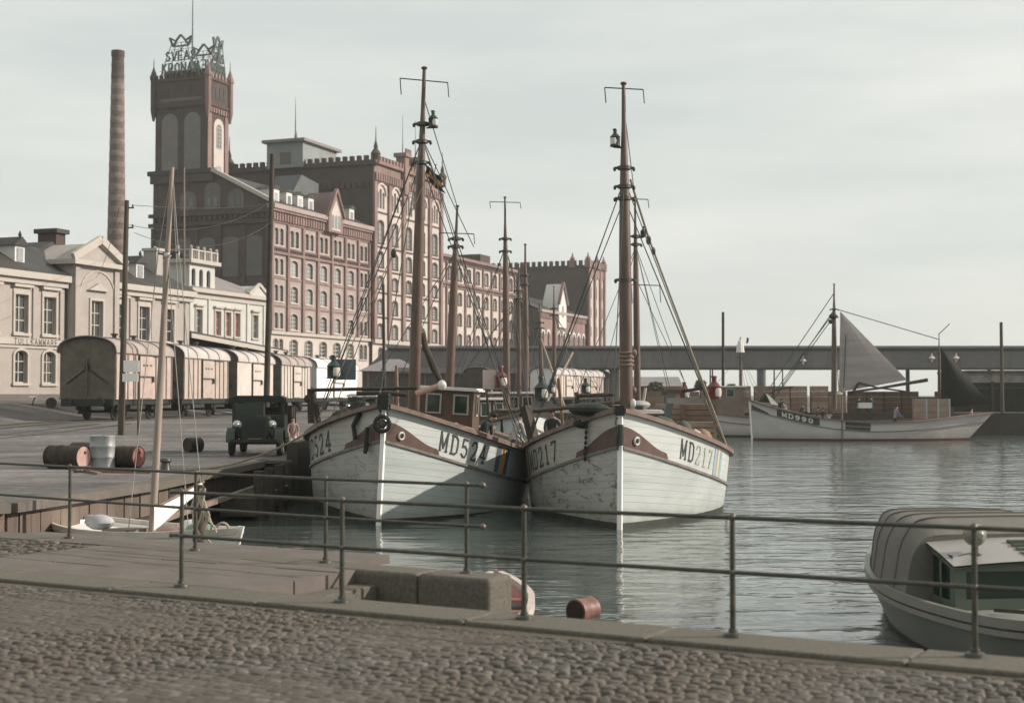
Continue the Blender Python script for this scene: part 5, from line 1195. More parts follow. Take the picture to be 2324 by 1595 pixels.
def hullmat(name, col, stain, amt, scale, rust_=None, rpos=.6):
    """painted planks: seams, peeling and rust marks that belong to the paint"""
    m = bpy.data.materials.new(name); m.use_nodes = True; t = m.node_tree; b = t.nodes['Principled BSDF']; b.inputs['Roughness'].default_value = .42; b.inputs['Specular IOR Level'].default_value = .4
    tcn = N(t, 'ShaderNodeTexCoord'); mpn = N(t, 'ShaderNodeMapping'); mpn.inputs['Scale'].default_value = (.55,.55,1.6); t.links.new(tcn.outputs['Object'], mpn.inputs[0])
    def noise(sc, det, loc=(0,0,0), st=(.6,.6,1.5), rg=.62):
        mm = N(t, 'ShaderNodeMapping'); mm.inputs['Scale'].default_value = st; mm.inputs['Location'].default_value = loc; t.links.new(tcn.outputs['Object'], mm.inputs[0])
        n = N(t, 'ShaderNodeTexNoise'); n.inputs['Scale'].default_value = sc; n.inputs['Detail'].default_value = det; n.inputs['Roughness'].default_value = rg; n.inputs['Distortion'].default_value = .6; t.links.new(mm.outputs[0], n.inputs[0]); return n
    def ramp(src, a, b_, c0, c1):
        r = N(t, 'ShaderNodeValToRGB'); r.color_ramp.elements[0].position = a; r.color_ramp.elements[1].position = b_; r.color_ramp.elements[0].color = c0; r.color_ramp.elements[1].color = c1; t.links.new(src, r.inputs[0]); return r.outputs[0]
    base = ramp(noise(scale, 5).outputs[0], .3, .7, tuple(c*.76 for c in col)+(1,), tuple(min(1, c*1.08) for c in col)+(1,))
    def mixin(base, fac, c):
        mm = N(t, 'ShaderNodeMixRGB'); mm.inputs[2].default_value = tuple(c)+(1,); t.links.new(fac, mm.inputs[0]); t.links.new(base, mm.inputs[1]); return mm.outputs[0]
    f1 = ramp(noise(3.2, 12, (3,1,2), (.8,.8,2.2), .75).outputs[0], .55, .585 if amt > .5 else .8, (0,0,0,1), (amt,)*3+(1,)); base = mixin(base, f1, stain)
    if rust_: base = mixin(base, ramp(noise(1.1, 8, (9,2,5), (2.4,2.4,.5), .7).outputs[0], rpos, rpos+.1, (0,0,0,1), (.85,)*3+(1,)), rust_)
    sx = N(t, 'ShaderNodeSeparateXYZ'); t.links.new(tcn.outputs['Object'], sx.inputs[0])
    # plank seams, slightly curved with the sheer
    ma = N(t, 'ShaderNodeMath', operation='MULTIPLY_ADD'); ma.inputs[1].default_value = .10; t.links.new(sx.outputs[0], ma.inputs[0]); t.links.new(sx.outputs[2], ma.inputs[2])
    mb_ = N(t, 'ShaderNodeMath', operation='MULTIPLY'); mb_.inputs[1].default_value = 6.6; t.links.new(ma.outputs[0], mb_.inputs[0])
    fr_ = N(t, 'ShaderNodeMath', operation='FRACT'); t.links.new(mb_.outputs[0], fr_.inputs[0])
    sm = ramp(fr_.outputs[0], .0, .05, (.35,.35,.35,1), (0,0,0,1)); sb_ = N(t, 'ShaderNodeMixRGB', blend_type='MULTIPLY'); sb_.inputs[0].default_value = 1; t.links.new(sm, sb_.inputs[1]); t.links.new(ramp(noise(.8, 4, (1,7,3)).outputs[0], .42, .62, (.1,.1,.1,1), (1,1,1,1)), sb_.inputs[2]); base = mixin(base, sb_.outputs[0], tuple(c*.35 for c in col))
    mw_ = N(t, 'ShaderNodeMapRange'); mw_.inputs['From Min'].default_value = .1; mw_.inputs['From Max'].default_value = .6; mw_.inputs['To Min'].default_value = .75; mw_.inputs['To Max'].default_value = 0; t.links.new(sx.outputs[2], mw_.inputs[0])
    mq_ = N(t, 'ShaderNodeMath', operation='MULTIPLY'); t.links.new(mw_.outputs[0], mq_.inputs[0]); t.links.new(noise(2.2, 8, (2,2,9), (1,1,.35)).outputs[0], mq_.inputs[1]); base = mixin(base, mq_.outputs[0], (.10,.10,.065))
    t.links.new(base, b.inputs['Base Color'])
    bp_ = N(t, 'ShaderNodeBump'); bp_.inputs['Strength'].default_value = .35; bp_.inputs['Distance'].default_value = .02
    hh = ramp(fr_.outputs[0], .0, .08, (0,0,0,1), (1,1,1,1)); t.links.new(hh, bp_.inputs['Height']); t.links.new(bp_.outputs[0], b.inputs['Normal']); return m
hw_col = (.45,.495,.48); bootm = mat('boot_top', (.035,.038,.03), .5, .3, 2)
lowR = hullmat('hull_paint_pale_green_white', hw_col, (.30,.34,.33), .35, .7); lowL = hullmat('hull_paint_worn_shaded', (.40,.40,.365), (.20,.175,.14), .8, .7, (.17,.11,.075), .60)  # left-side paints: base darkened for the shaded side, on top of real wear
lowL2 = hullmat('hull_paint_peeling_shaded', (.39,.39,.36), (.085,.075,.06), .85, .8, (.21,.10,.06), .59); lowR2 = hullmat('hull_paint_scuffed', (.45,.495,.475), (.27,.32,.32), .4, .9)
bandR = hullmat('bulwark_white', (.53,.565,.545), (.42,.43,.4), .3, .7); bandL = hullmat('bulwark_white_worn_shaded', (.42,.41,.375), (.3,.27,.23), .6, .8)  # left bulwark: shade mixed into the white, plus worn paint
# ---------------- MD 524
Y1 = 4.0; yaw = math.atan2(math.cos(R(Y1)), math.sin(R(Y1)))
H1 = Hull(16, 2.95, 2.68, 1.44, 1.8)
B1 = thing('fishing_boat', 'white fishing boat MD 524 moored bow-on at left, with dark blue and yellow stripes', 'fishing boat', (-3.03,32.4,0), yaw, 'fishing boats moored in the basin', rx=R(3.3))
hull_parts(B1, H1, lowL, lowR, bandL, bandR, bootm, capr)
zl1 = lambda H, l: H.sheer(l)-.78
hull_text(B1, H1, 'MD524', 1.32, -1, .42, .29, .13, .052, lambda l: zl1(H1, l)+.17, lett)
hull_text(B1, H1, 'MD524', 4.75, 1, .46, .42, .19, .06, lambda l: zl1(H1, l)+.15, lett)
def stripes(B, H, l0, mB, mY, side=-1, w_=.25, g_=.035):
    for k, m in enumerate((mB, mY, mB)):
        a = l0+k*(w_+g_); hull_patch(B, H, 'nationality_stripe', side, a, a+w_, lambda l: zl1(H, l)+.05, lambda l: H.sheer(l)-.08, m)
stripes(B1, H1, 3.56, blueS, yelS, w_=.22)
def badges(B, H, Lb):
    def top_(l): 
        u = min(1, l/Lb); h = .12+.30*(.5+.5*math.cos(min(1, u*1.15)*math.pi))
        return zl1(H, l)+.05+h*(1 if u < .9 else math.sqrt(max(0, 1-((u-.9)/.1)**2)))
    for s_ in (1, -1):
        o = hull_patch(B, H, 'hawse_badge', s_, .02, Lb, lambda l: zl1(H, l)+.04, top_, badge, .01, 24)
        if s_ > 0: continue
        c = H.P(.3, zl1(H, .3)+.22, s_, .02); n = H.nrm(.3, zl1(H,.3)+.22, s_); q = n.to_track_quat('Z','Y')
        mb = MB(); mb.lathe([(.10,0),(.10,.03),(.08,.045),(.06,.03)], (0,0,0), white, 16); mb.lathe([(.061,.0),(.058,.034)], (0,0,0), blackm, 14); mb.v = [tuple(q @ Vector(v)+c) for v in mb.v]; mb.build('hawse_ring', B)
badges(B1, H1, 1.35)
M1a = at(938, 950, 36.4); M1b = at(963, 155, 36.2)
mastbuild(B1, M1a, M1b, .15, .045, (.73,.79,.84))
yard(B1, at(962, 181, 36.2), 1.22, .42, .08)
mb = MB(); lantern(mb, at(983, 290, 36.1), .26, greenlamp, (.6,-.8,0)); c = at(968, 291, 36.2); mb.tube([c, at(990, 290, 36.1)], .02, ironm, 5); mb.build('masthead_lantern', B1, world=True)
# mizzen
mastbuild(B1, at(1019, 905, 43), at(1038, 468, 43), .14, .035, (.79,.83)); yard(B1, at(1036, 531, 43), 1.05, .35)
def RW(B, H, l, side, dz=0): return WM[B.name] @ (H.P(l, H.sheer(l), side)+Vector((0,0,dz)))
hd = M1a+(M1b-M1a)*.8; hd2 = M1a+(M1b-M1a)*.73
rigging(B1, [(hd, RW(B1,H1,5.0,1)), (hd2, RW(B1,H1,5.6,1)), (hd, RW(B1,H1,6.2,1)), (hd, RW(B1,H1,5.2,-1)), (hd2, RW(B1,H1,5.8,-1)), (hd, RW(B1,H1,6.4,-1)), (hd, RW(B1,H1,.1,1), 0), (M1b-Vector((0,0,.8)), at(1038,470,43)), (hd, at(1075,560,43))], .013)
rigging(B1, [(hd2+Vector((.1,-.1,-.5)), RW(B1,H1,3.0,1,.3)), (hd2+Vector((-.1,-.1,0)), at(893,575,34.5)), (at(893,575,34.5), RW(B1,H1,2.0,1,.2))], .012, ropem, 'halyard')
mb = MB(); mb.ell(at(893,575,34.5), .07,.06,.12, ironm, 8, 5); mb.build('block', B1, world=True)
mh = at(1031, 575, 43); rigging(B1, [(mh, RW(B1,H1,13,1)), (mh, RW(B1,H1,13,-1)), (mh, RW(B1,H1,10,1)), (mh, RW(B1,H1,10,-1))], .012)
# furled sail roll and gaff hanging beside the mast
mb = MB(); mb.tube([at(958,755,37.4), at(966,790,37.4), at(985,835,37.4), at(1001,868,37.4)], [.09,.08,.1,.07], woodd, 8); mb.build('furled_sail', B1, world=True)
mb = MB(); mb.tube([at(945,893,35.8), at(1002,874,35.6)], .075, mat('pale_spar', (.46,.30,.23), .6, .1, 3), 10); mb.ell(at(1003,874,35.6), .12,.1,.13, white, 8, 6); mb.tube([at(706,885,35.3), at(945,880,35.9)], .045, blackm, 8); mb.build('boom', B1, world=True)
mb = MB(); mb.bar(at(707,960,35.5), at(705,882,35.5), .16, .16, woodd); mb.bar(at(727,972,35.6), at(708,885,35.5), .1, .1, woodd); mb.ell(at(702,905,35.5), .14,.1,.12, woodd, 8, 5); mb.build('gallows_post', B1, world=True)
wh = wheelhouse(B1, 7.2, 9.2, .85, .8, 3.12, wins_=(-.6,.3)); wh.location.y = -.45
def hatch(B, x0, x1, w_, z0, z1, m=teak):
    mb = MB(); mb.box(x0, x1, -w_, w_, z0, z1, m); mb.box(x0-.05, x1+.05, -w_-.05, w_+.05, z1, z1+.06, woodg); mb.build('hatch', B)
hatch(B1, 10.2, 12.6, 1.5, .7, 2.0)
mb = MB(); mb.tube([(2.3,-.5,1.7),(2.3,.5,1.7)], .16, ironm, 12); mb.box(2.0,2.6,-.6,-.5,1.5,2.4,ironm); mb.box(2.0,2.6,.5,.6,1.5,2.4,ironm); mb.ell((2.3,.75,2.2), .2,.16,.2, blackm); mb.build('windlass', B1)
mb = MB(); sweep(mb, [H1.P(l, H1.sheer(l), -1)+Vector((0,.38,.17)) for l in [2.2+i*.4 for i in range(13)]], .05, .05, mat('toe_rail', (.36,.29,.25), .6, .15, 4)); mb.build('toe_rail', B1)
# stem head: fairlead ring, chain
mb = MB(); 
ring = [Vector((-.34, .17*math.cos(a), 2.30+.17*math.sin(a))) for a in [i*math.pi/8 for i in range(17)]]; mb.tube(ring, .045, blackm, 8); mb.ell((-.3,0,2.3), .07,.1,.1, ironm)
for k in range(7): mb.ell((-.32+.01*k, .10+.04*math.sin(k), 2.55-.1*k+.45), .045,.03,.055, ironm, 6, 4); mb.ell((-.32, -.11, 2.95-.1*k), .035,.03,.05, ironm, 6, 4)
mb.box(-.34,.35,-.12,.12,2.62,2.98,blackm); mb.tube([(.1,.7,2.95),(.05,0,3.0),(.1,-.45,2.98)], .05, woodd, 8); mb.build('fairlead', B1)
mb = MB(); mb.tube([H1.P(.6,2.5,1,.05), H1.P(.8,2.2,1,.08), H1.P(.7,1.9,1,.1)], .06, blackm, 6); mb.tube([H1.P(.25,2.2,1,.12), H1.P(.28,1.6,1,.14)], .05, blackm, 6); mb.ell(H1.P(.3,1.75,1,.1), .06,.06,.14, blackm); mb.build('anchor', B1)
for sd, m_, V, y_, Yl, bd in ((1, greenlamp, 757, 859, 36.6, .55), (-1, redlamp, 1136, 880, 39.4, -.5)):
    c = at(V, y_, Yl); mb = MB(); lantern(mb, c, .36, m_, (.7,-.7,0)); mb.build('side_lantern', B1, world=True)
    mb = MB(); mb.box(min(c.x, c.x+bd)+ (0 if sd > 0 else 0), max(c.x, c.x+bd), c.y+.2, c.y+.24, c.z-.03, c.z+.5, mat('screen_slate', (.10,.13,.14), .7, .1, 3) if sd > 0 else mat('screen_pink', (.55,.46,.43), .7, .1, 3)); mb.build('light_screen', B1, world=True)
mb = MB(); mb.tube([at(990,372,36.7), at(975,445,36.7)], .012, wirem, 4); fl = []
cols_ = [mat('flag_blue', (.025,.045,.055), .8, .1, 4), mat('flag_yellow', (.42,.22,.09), .8, .1, 4)]
for i in range(10):
    fl.append([at(962+6*j+i*1.2+3*math.sin(i*.9+j), 372+i*4.6+j*4.5, 36.6+.05*math.sin(j*1.7+i)) for j in range(7)])
for i in range(9):
    for j in range(6): mb.poly([fl[i][j], fl[i][j+1], fl[i+1][j+1], fl[i+1][j]], cols_[1] if (i in (4,5) or j in (2,)) else cols_[0])
mb.build('flag', B1, world=True, fix=False)
ml_ = thing('mooring_line', 'long mooring rope running from the left boat down to the quay beside the barrels', 'rope', atz(378,1066,1.15))
mb = MB(); a = RW(B1,H1,2.6,1,.1); b_ = atz(378,1066,1.15); mb.tube([a+(b_-a)*i/14-Vector((0,0,.35*4*(i/14)*(1-i/14))) for i in range(15)], .03, ropem, 6); mb.build('strand', ml_, world=True)
bo = thing('mooring_bollard', 'low iron bollard holding the long mooring rope', 'bollard', atz(376,1071,1.1)); mb = MB(); mb.lathe([(.16,0),(.12,.05),(.1,.22),(.15,.27),(.12,.33),(.04,.35)], (0,0,0), ironm, 12); mb.build('post', bo)
# ---------------- MD 217
Y2 = 6.0; yaw2 = math.atan2(math.cos(R(Y2)), math.sin(R(Y2)))
H2 = Hull(15.5, 2.62, 2.58, 1.30, 1.65, lf=6.4)
B2 = thing('fishing_boat', 'white fishing boat MD 217 with peeling port bow and faded pale stripes', 'fishing boat', (2.36,31.3,0), yaw2, 'fishing boats moored in the basin', rx=R(.5))
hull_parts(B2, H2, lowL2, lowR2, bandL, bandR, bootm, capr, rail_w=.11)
hull_text(B2, H2, 'MD217', 1.75, -1, .42, .27, .13, .044, lambda l: zl1(H2, l)+.17, lett, fade_from=.78, m2=lettp)
hull_text(B2, H2, 'MD217', 4.25, 1, .44, .34, .15, .055, lambda l: zl1(H2, l)+.15, lett)
stripes(B2, H2, 3.62, blueP, yelP, w_=.22); stripes(B2, H2, 4.45, blueS, yelS, side=1, w_=.2)
badges(B2, H2, 1.3)
M2a = at(1422, 960, 34.9); M2b = at(1415, 190, 34.9)
mastbuild(B2, M2a, M2b, .165, .045, (.42,.66,.695,.75))
mb = MB(); 
for k in range(4): c = M2a+(M2b-M2a)*(.17+.012*k); mb.lathe([(.19,-.02),(.2,0),(.19,.02)], c, ropem, 12)
mb.ell(at(1440,800,34.7), .06,.05,.08, MATS['rope'], 8, 6); mb.ell(at(1437,915,34.7), .07,.06,.11, white, 8, 6); mb.ell(at(1440,885,34.6), .05,.05,.07, ropem, 8, 6); mb.build('rope_coils', B2, world=True)
yard(B2, at(1416, 202, 34.9), .95, .38, .02)
mb = MB(); lantern(mb, at(1396, 333, 34.8), .26, greenlamp, (-.5,-.8,0)); mb.tube([at(1392,334,34.8), at(1414,336,34.9)], .025, ironm, 5); mb.build('masthead_lantern', B2, world=True)
mastbuild(B2, at(1447,915,45), at(1441,448,45), .11, .03, (.77,.81)); yard(B2, at(1442,453,45), .8, .3); yard(B2, at(1465,648,45), .9, .6)
mb = MB(); lantern(mb, at(1460,538,44.8), .2, greenlamp); mb.tube([at(1445,540,45),at(1460,539,44.8)],.02,ironm,5); mb.build('mizzen_lantern', B2, world=True)
h1 = M2a+(M2b-M2a)*.715; h2 = M2a+(M2b-M2a)*.66
rigging(B2, [(h1, RW(B2,H2,5.0,1)), (h2, RW(B2,H2,5.6,1)), (h1, RW(B2,H2,6.2,1)), (h1, RW(B2,H2,5.0,-1)), (h2, RW(B2,H2,5.7,-1)), (h2, RW(B2,H2,6.3,-1)), (h1, RW(B2,H2,.1,1)), (M2b-Vector((0,0,.5)), at(1441,450,45))], .013)
rigging(B2, [(h1+Vector((.15,0,0)), at(1472,540,36.5)), (at(1472,540,36.5), RW(B2,H2,6.0,-1))], .028, ropem, 'tackle')
mh = at(1443,560,45); rigging(B2, [(mh, RW(B2,H2,14.2,1)), (mh, RW(B2,H2,14.2,-1)), (mh, RW(B2,H2,12,1)), (mh, RW(B2,H2,12,-1)), (mh+Vector((0,0,-1)), at(1560,880,46)), (mh, at(1520,880,47))], .011)
rigging(B2, [(at(1600,905,37), at(1656,1035,37)), (at(1598,885,37.2), at(1640,1010,37.2))], .035, woodg, 'stanchion')
mb = MB(); mb.ell(at(1472,545,36.5), .07,.06,.13, ironm, 8, 5); mb.ell(at(1483,570,36.4), .06,.06,.1, ironm, 8, 5); mb.build('block', B2, world=True)
mb = MB(); mb.tube([at(1198,934,35.6), at(1410,912,34.9)], .055, teak, 8); mb.build('boom', B2, world=True)
mb = MB(); mb.bar(at(1212,1002,35.2), at(1192,922,35.4), .22, .2, woodd); mb.build('gallows_post', B2, world=True)
wh2 = wheelhouse(B2, 7.6, 9.2, .85, .8, 2.45, roofmat=white)
mb = MB(); hd_ = Hull(1.6,.33,.32,.22,.3,lm=.9,lf=.8,la=1.0,ts=.3,rb=.1,rs=.05)
mb.ell((8.6,-.3,2.68), .75,.3,.12, mat('tender_grey', (.30,.30,.28), .6, .1, 3), 14, 6); mb.box(7.9,9.2,-.4,-.2,2.55,2.6,teak); mb.build('upturned_tender', B2)
mb = MB(); mb.box(5.2,7.2,-1.3,.9,1.0,1.95,white); mb.box(5.1,7.3,-1.35,.95,1.95,2.0,white); mb.build('companionway', B2)
mb = MB(); mb.bar(at(1512,950,39), at(1524,893,39), .3, .2, mat('slate_paint', (.09,.11,.11), .6, .2, 3)); mb.bar(at(1500,892,39), at(1548,888,39), .18, .12, teak); mb.bar(at(1600,880,38.4),at(1550,888,39), .1,.08,woodd); mb.build('boom_crutch', B2, world=True)
mb = MB(); sweep(mb, [H2.P(l, H2.sheer(l), -1)+Vector((0,.3,.15)) for l in [2.8+i*.35 for i in range(8)]], .05, .06, white); mb.build('toe_rail', B2)
mb = MB(); mb.tube([(2.2,-.45,1.7),(2.2,.5,1.7)], .18, ironm, 12); mb.ell((2.2,.7,2.3), .28,.5,.24, woodd); mb.box(1.9,2.5,-.5,-.4,1.5,2.5,ironm); mb.ell((.5,.7,2.62), .3,.5,.16, blackm); mb.build('windlass', B2)
mb = MB(); mb.box(-.3,.2,-.1,.1,2.5,2.72,blackm)
for k in range(12): mb.ell((-.33, .06+.02*math.sin(k), 2.45-.06*k), .045,.035,.05, ironm, 6, 4)
for k in range(8): mb.ell(H2.P(.75+.02*k, 2.35-.12*k, 1, .06), .05,.04,.06, blackm, 6, 4)
mb.tube([(-.28,.0,2.3),(-.32,.0,1.85)], .08, blackm, 8); mb.ell(H2.P(.9,2.3,1,.03),.1,.25,.12,blackm); mb.build('anchor_chain', B2)
for sd, m_, V, y_, Yl in ((1, greenlamp, 1228, 908, 36.6), (-1, redlamp, 1621, 905, 37.4)):
    c = at(V, y_, Yl); mb = MB(); lantern(mb, c, .36, m_, (.7,-.7,0)); mb.build('side_lantern', B2, world=True)
    mb = MB(); mb.box(c.x-.25, c.x+.3, c.y+.2, c.y+.24, c.z-.45, c.z-.02, mat('screen_grey', (.25,.24,.22), .7, .1, 3)) if sd > 0 else mb.box(c.x-1.2, c.x+.1, c.y+.2, c.y+.24, c.z-.12, c.z+.02, mat('screen_grey', (.25,.24,.22), .7, .1, 3)); mb.build('light_screen', B2, world=True)
def clutter(B, H, l0, l1, n, seed):
    rnd = random.Random(seed)
    nets = [mat('net_heap', (.05,.045,.035), .95, .5, 8, bump=1.0), mat('tarpaulin_green', (.06,.075,.055), .8, .2, 3), mat('box_wood', (.2,.14,.09), .8, .25, 4), mat('pale_float', (.4,.36,.3), .7, .1, 4), woodd]
    for i in range(n):
        l = rnd.uniform(l0, l1); y_ = rnd.uniform(-.75, .75)*H.hr(l); z = H.sheer(l)-.48; m = rnd.choice(nets); k = rnd.random(); mb = MB()
        if k < .35: mb.ell((l,y_,z+.45), rnd.uniform(.3,.7), rnd.uniform(.25,.6), rnd.uniform(.4,.75), m, 10, 6)
        elif k < .65: a = rnd.uniform(.25,.45); h = rnd.uniform(.6,1.25); mb.box(l-a,l+a,y_-a*.7,y_+a*.7,z,z+h,m); mb.box(l-a-.03,l+a+.03,y_-a*.7-.03,y_+a*.7+.03,z+h,z+h+.05,woodg)
        elif k < .85: mb.tube([(l,y_,z),(l+rnd.uniform(-.5,.5),y_+rnd.uniform(-.4,.4),z+rnd.uniform(1.4,2.5))], .045, m, 7)
        else: mb.lathe([(.2,0),(.24,.2),(.24,.4),(.2,.6)], (l,y_,z), m, 12)
        mb.build('deck_gear', B)
clutter(B1, H1, 2.2, 7.0, 18, 3); clutter(B2, H2, 2.4, 7.4, 16, 5); clutter(B2, H2, 10, 13, 5, 8)
# ---------------- other boats behind
def smallship(name, label, bow, yaw_, L, b, zb, zm, zs, masts, lowm=None, bandm=None, wh_=None, whm=teak, text=None, cap=None, boot=None, zl=.6, rb=.15, rs=.5, ts=.25, group='fishing boats moored in the basin', rig=True, wl=None):
    H = Hull(L, b, zb, zm, zs, lm=L*.55, lf=L*.42, la=L*.55, ts=ts, rb=rb, rs=rs)
    t = thing(name, label, 'fishing boat', bow, yaw_, group); lowm = lowm or lowR2; bandm = bandm or bandR
    hull_parts(t, H, lowm, lowm, bandm, bandm, boot or bootm, cap or capr, zl=zl, bulw=.4)
    for i, (a, b_, r, yd) in enumerate(masts):
        mastbuild(t, a, b_, r, r*.25, (.74,.8) if r > .08 else (), m=woodm if r > .08 else woodd)
        if yd: yard(t, b_-Vector((0,0,.2)), yd, .25)
        if rig and r > .08:
            h = a+(b_-a)*.76; l_ = max(.5, min(L-.5, (WM[t.name].inverted() @ a).x+.8)); rigging(t, [(h, RW(t,H,l_,1)), (h, RW(t,H,l_,-1)), (h, RW(t,H,min(L,l_+1.2),1)), (h, RW(t,H,min(L,l_+1.2),-1)), (h, RW(t,H,.1,1))], .012)
    if wh_: wheelhouse(t, wh_[0], wh_[1], wh_[2], zm-.4, wh_[3], m=whm)
    return t, H
B3, H3 = smallship('fishing_boat', 'fishing boat with MD letters on its white bow, seen between the two big boats', (.75,49.5,0), R(104), 14, 2.4, 2.35, 1.3, 1.6, [(at(1150,920,53.5), at(1146,448,53.5), .14, 1.15),(at(1178,900,60),at(1177,600,60),.1,0)], wh_=(7.5,9,.8,2.75))
hull_text(B3, H3, 'MD513', .9, -1, .5, .36, .15, .09, lambda l: H3.sheer(l)-.55, lett)
B4, H4 = smallship('fishing_boat', 'fishing boat with a red-brown cabin moored behind the first two boats', (.2,62,0), R(96), 13, 2.3, 2.3, 1.3, 1.6, [(at(1193,905,66), at(1192,555,66), .17, 0),(at(1230,900,75),at(1224,690,75),.13,0)], wh_=(1.2,3.2,.9,3.0), whm=mat('red_cabin', (.19,.075,.05), .6, .2, 2))
B5, H5 = smallship('fishing_boat', 'fishing boat farther back behind MD 217 with a slim mast and dark boom', (3.2,55,0), R(85), 13, 2.3, 2.1, 1.25, 1.5, [(at(1258,900,78), at(1257,650,78), .12, 0)], wh_=(6,7.5,.8,2.5), whm=teak)
mb = MB(); mb.tube([at(1395,895,52), at(1312,898,52)], .07, woodd, 8); mb.bar(at(1312,930,52), at(1308,890,52), .16,.16,woodd); mb.build('boom', B5, world=True)
for B_, H_, sd in ((B3,H3,1),(B4,H4,2),(B5,H5,4)): clutter(B_, H_, .8, 11, 18, sd)
for V, y_, Yl, m_, s_, B in ((1251,893,60,greenlamp,.34,B4),(1329,893,56,greenlamp,.36,B5),(1553,905,60,redlamp,.42,B5)):
    mb = MB(); lantern(mb, at(V,y_,Yl), s_, m_, (.7,-.7,0)); mb.build('side_lantern', B, world=True)
rigging(B5, [(at(1510,885,60),at(1553,888,60)),(at(1553,905,60),at(1553,935,60))], .05, woodd, 'screen_post')
rigging(B4, [(at(1228,770,62), at(1282,925,58)), (at(1300,800,70), at(1235,925,60))], .05, ropem, 'stay')
# far right: ketch MD 990
greyh = hullmat('hull_grey_white', (.46,.44,.42), (.33,.30,.26), .5, .6); greyb = hullmat('bulwark_grey_white', (.50,.48,.465), (.36,.33,.3), .4, .6)
B6, H6 = smallship('fishing_boat', 'white ketch MD 990 with a tan sail set, alongside the far quay', (15.75,93.2,0), R(0), 14.0, 2.0, 2.55, 1.15, 1.75, [(at(1893,930,93.2), at(1893,645,93.2), .19, 0),(at(2132,930,93.2),at(2131,757,93.2),.11,0)], lowm=greyh, bandm=greyb, boot=mat('red_boot', (.09,.03,.025), .6, .2, 2), zl=.55, rs=1.6, ts=.1, rb=.15, rig=False)
H6t = arctab(H6, 1.6, -1, .4)
hull_patch(B6, H6, 'name_shield', -1, 1.45, 4.0, lambda l: H6.sheer(l)-.5, lambda l: H6.sheer(l)-.05, lett)
hull_text(B6, H6, 'MD990', 1.75, -1, .26, .30, .12, .07, lambda l: H6.sheer(l)-.4, lettw, off=.03)
hull_patch(B6, H6, 'hawse_badge', -1, .05, 1.0, lambda l: H6.sheer(l)-.6+.1*l, lambda l: H6.sheer(l)-.2-.25*l, lett)
hull_patch(B6, H6, 'gangway_gap', -1, 5.6, 7.2, lambda l: H6.sheer(l)-.5, lambda l: H6.sheer(l)-.02, mat('dark_green_paint', (.05,.06,.045), .6, .2, 3), .02)
hull_patch(B6, H6, 'gangway_rail', -1, 5.6, 7.2, lambda l: H6.sheer(l)-.3, lambda l: H6.sheer(l)-.22, mat('grey_green_paint', (.17,.18,.14), .6, .2, 3), .05)
def sail(t, pts, m, Y, name, bulge=.25):
    a, b, c = [at(x, y, Y) for x, y in pts]; n = 12; mb = MB()
    for o_ in (0, .03):
        rows = []
        for i in range(n+1):
            r = []
            for j in range(n+1):
                u = i/n; v = j/n; p = a*(1-u)+(b*(1-v)+c*v)*u; r.append(p+Vector((0, -bulge*math.sin(math.pi*u)*math.sin(math.pi*(v*.8+.1))+.012*math.sin(v*30+u*3)+o_, 0)))
            rows.append(r)
        mb.strip(rows, m)
    return mb.build(name, t, world=True, fix=False)
sail(B6, ((1907,707),(1904,890),(2059,862)), sailt, 92.4, 'mainsail', .15)
sail(B6, ((2135,788),(2134,925),(2246,917)), saild, 92.5, 'mizzen_sail', .5)
mb = MB(); mb.tube([at(1925,893,92.3), at(1935,891,92.3), at(1948,870,92.3)], .09, woodd, 6); mb.tube([at(1948,868,92.3), at(1990,879,92.3), at(2060,889,92.3)], .06, woodd, 6); mb.tube([at(1925,890,92), at(2000,880,92), at(2105,862,92)], [.07,.08,.12], woodd, 8); mb.build('boom', B6, world=True)
mb = MB(); mb.tube([at(1745,893,93), at(1770,882,93), at(1800,878,93)], .05, woodd, 6); mb.bar(at(1722,915,93.2), at(1735,893,93.2), .1,.1, woodd); mb.poly([at(1727,912,93), at(1738,893,93), at(1758,915,93)], saild); mb.poly([at(1738,893,92.9), at(1747,898,92.9), at(1768,920,92.9), at(1750,917,92.9)], sailw); mb.build('furled_jib', B6, world=True)
rigging(B6, [(at(1891,712,93), at(1750,900,93)), (at(1891,720,93), at(1757,905,93)), (at(1891,706,93), at(1765,890,93)), (at(1893,700,93), at(2130,770,93)), (at(1893,665,93), at(1730,905,93)), (at(1893,730,92.5), at(1888,935,91.4)), (at(1893,730,92.5), at(1912,1000,91.2)), (at(1920,760,92.2), at(1915,880,92.2))], .03)
mb = MB(); mb.box(15.75+5.6+1.0, 15.75+7.4, 91.5, 92.0, 2.1, 2.45, white); mb.tube([at(1912,990,91.1), at(1910,880,91.3)], .05, woodg, 6); mb.ell(at(1906,893,91.3),.2,.1,.12,white,8,4); mb.build('pump', B6, world=True)
mb = MB(); mb.tube([at(2131,758,93.2), at(2155,735,93.2)], .03, wirem, 5); mb.build('antenna_rod', B6, world=True)
mb = MB(); mb.ell(at(1891,718,93), .3,.15,.2, woodd, 8, 5); mb.ell(at(1885,730,93), .15,.1,.15, woodd, 8, 5); mb.build('block', B6, world=True)
B7, H7 = smallship('fishing_boat', 'white fishing boat partly hidden behind the bow of MD 990', (13.0,101.2,0), R(0), 9, 1.5, 1.9, 1.35, 1.5, [(at(1682,935,101), at(1680,766,101), .13, 0)], lowm=greyh, bandm=greyb, zl=.5, rs=.6, wh_=(1.5,3.4,.8,3.5), whm=mat('pale_brown_cabin', (.17,.13,.11), .7, .2, 2))
mb = MB(); mb.lathe([(.3,0),(.25,.5),(.1,.9)], at(1680,800,101), white, 8); mb.poly([at(1695,765,101), at(1693,780,101), at(1698,778,101.1), at(1700,768,101)], lett); mb.build('masthead_gear', B7, world=True)
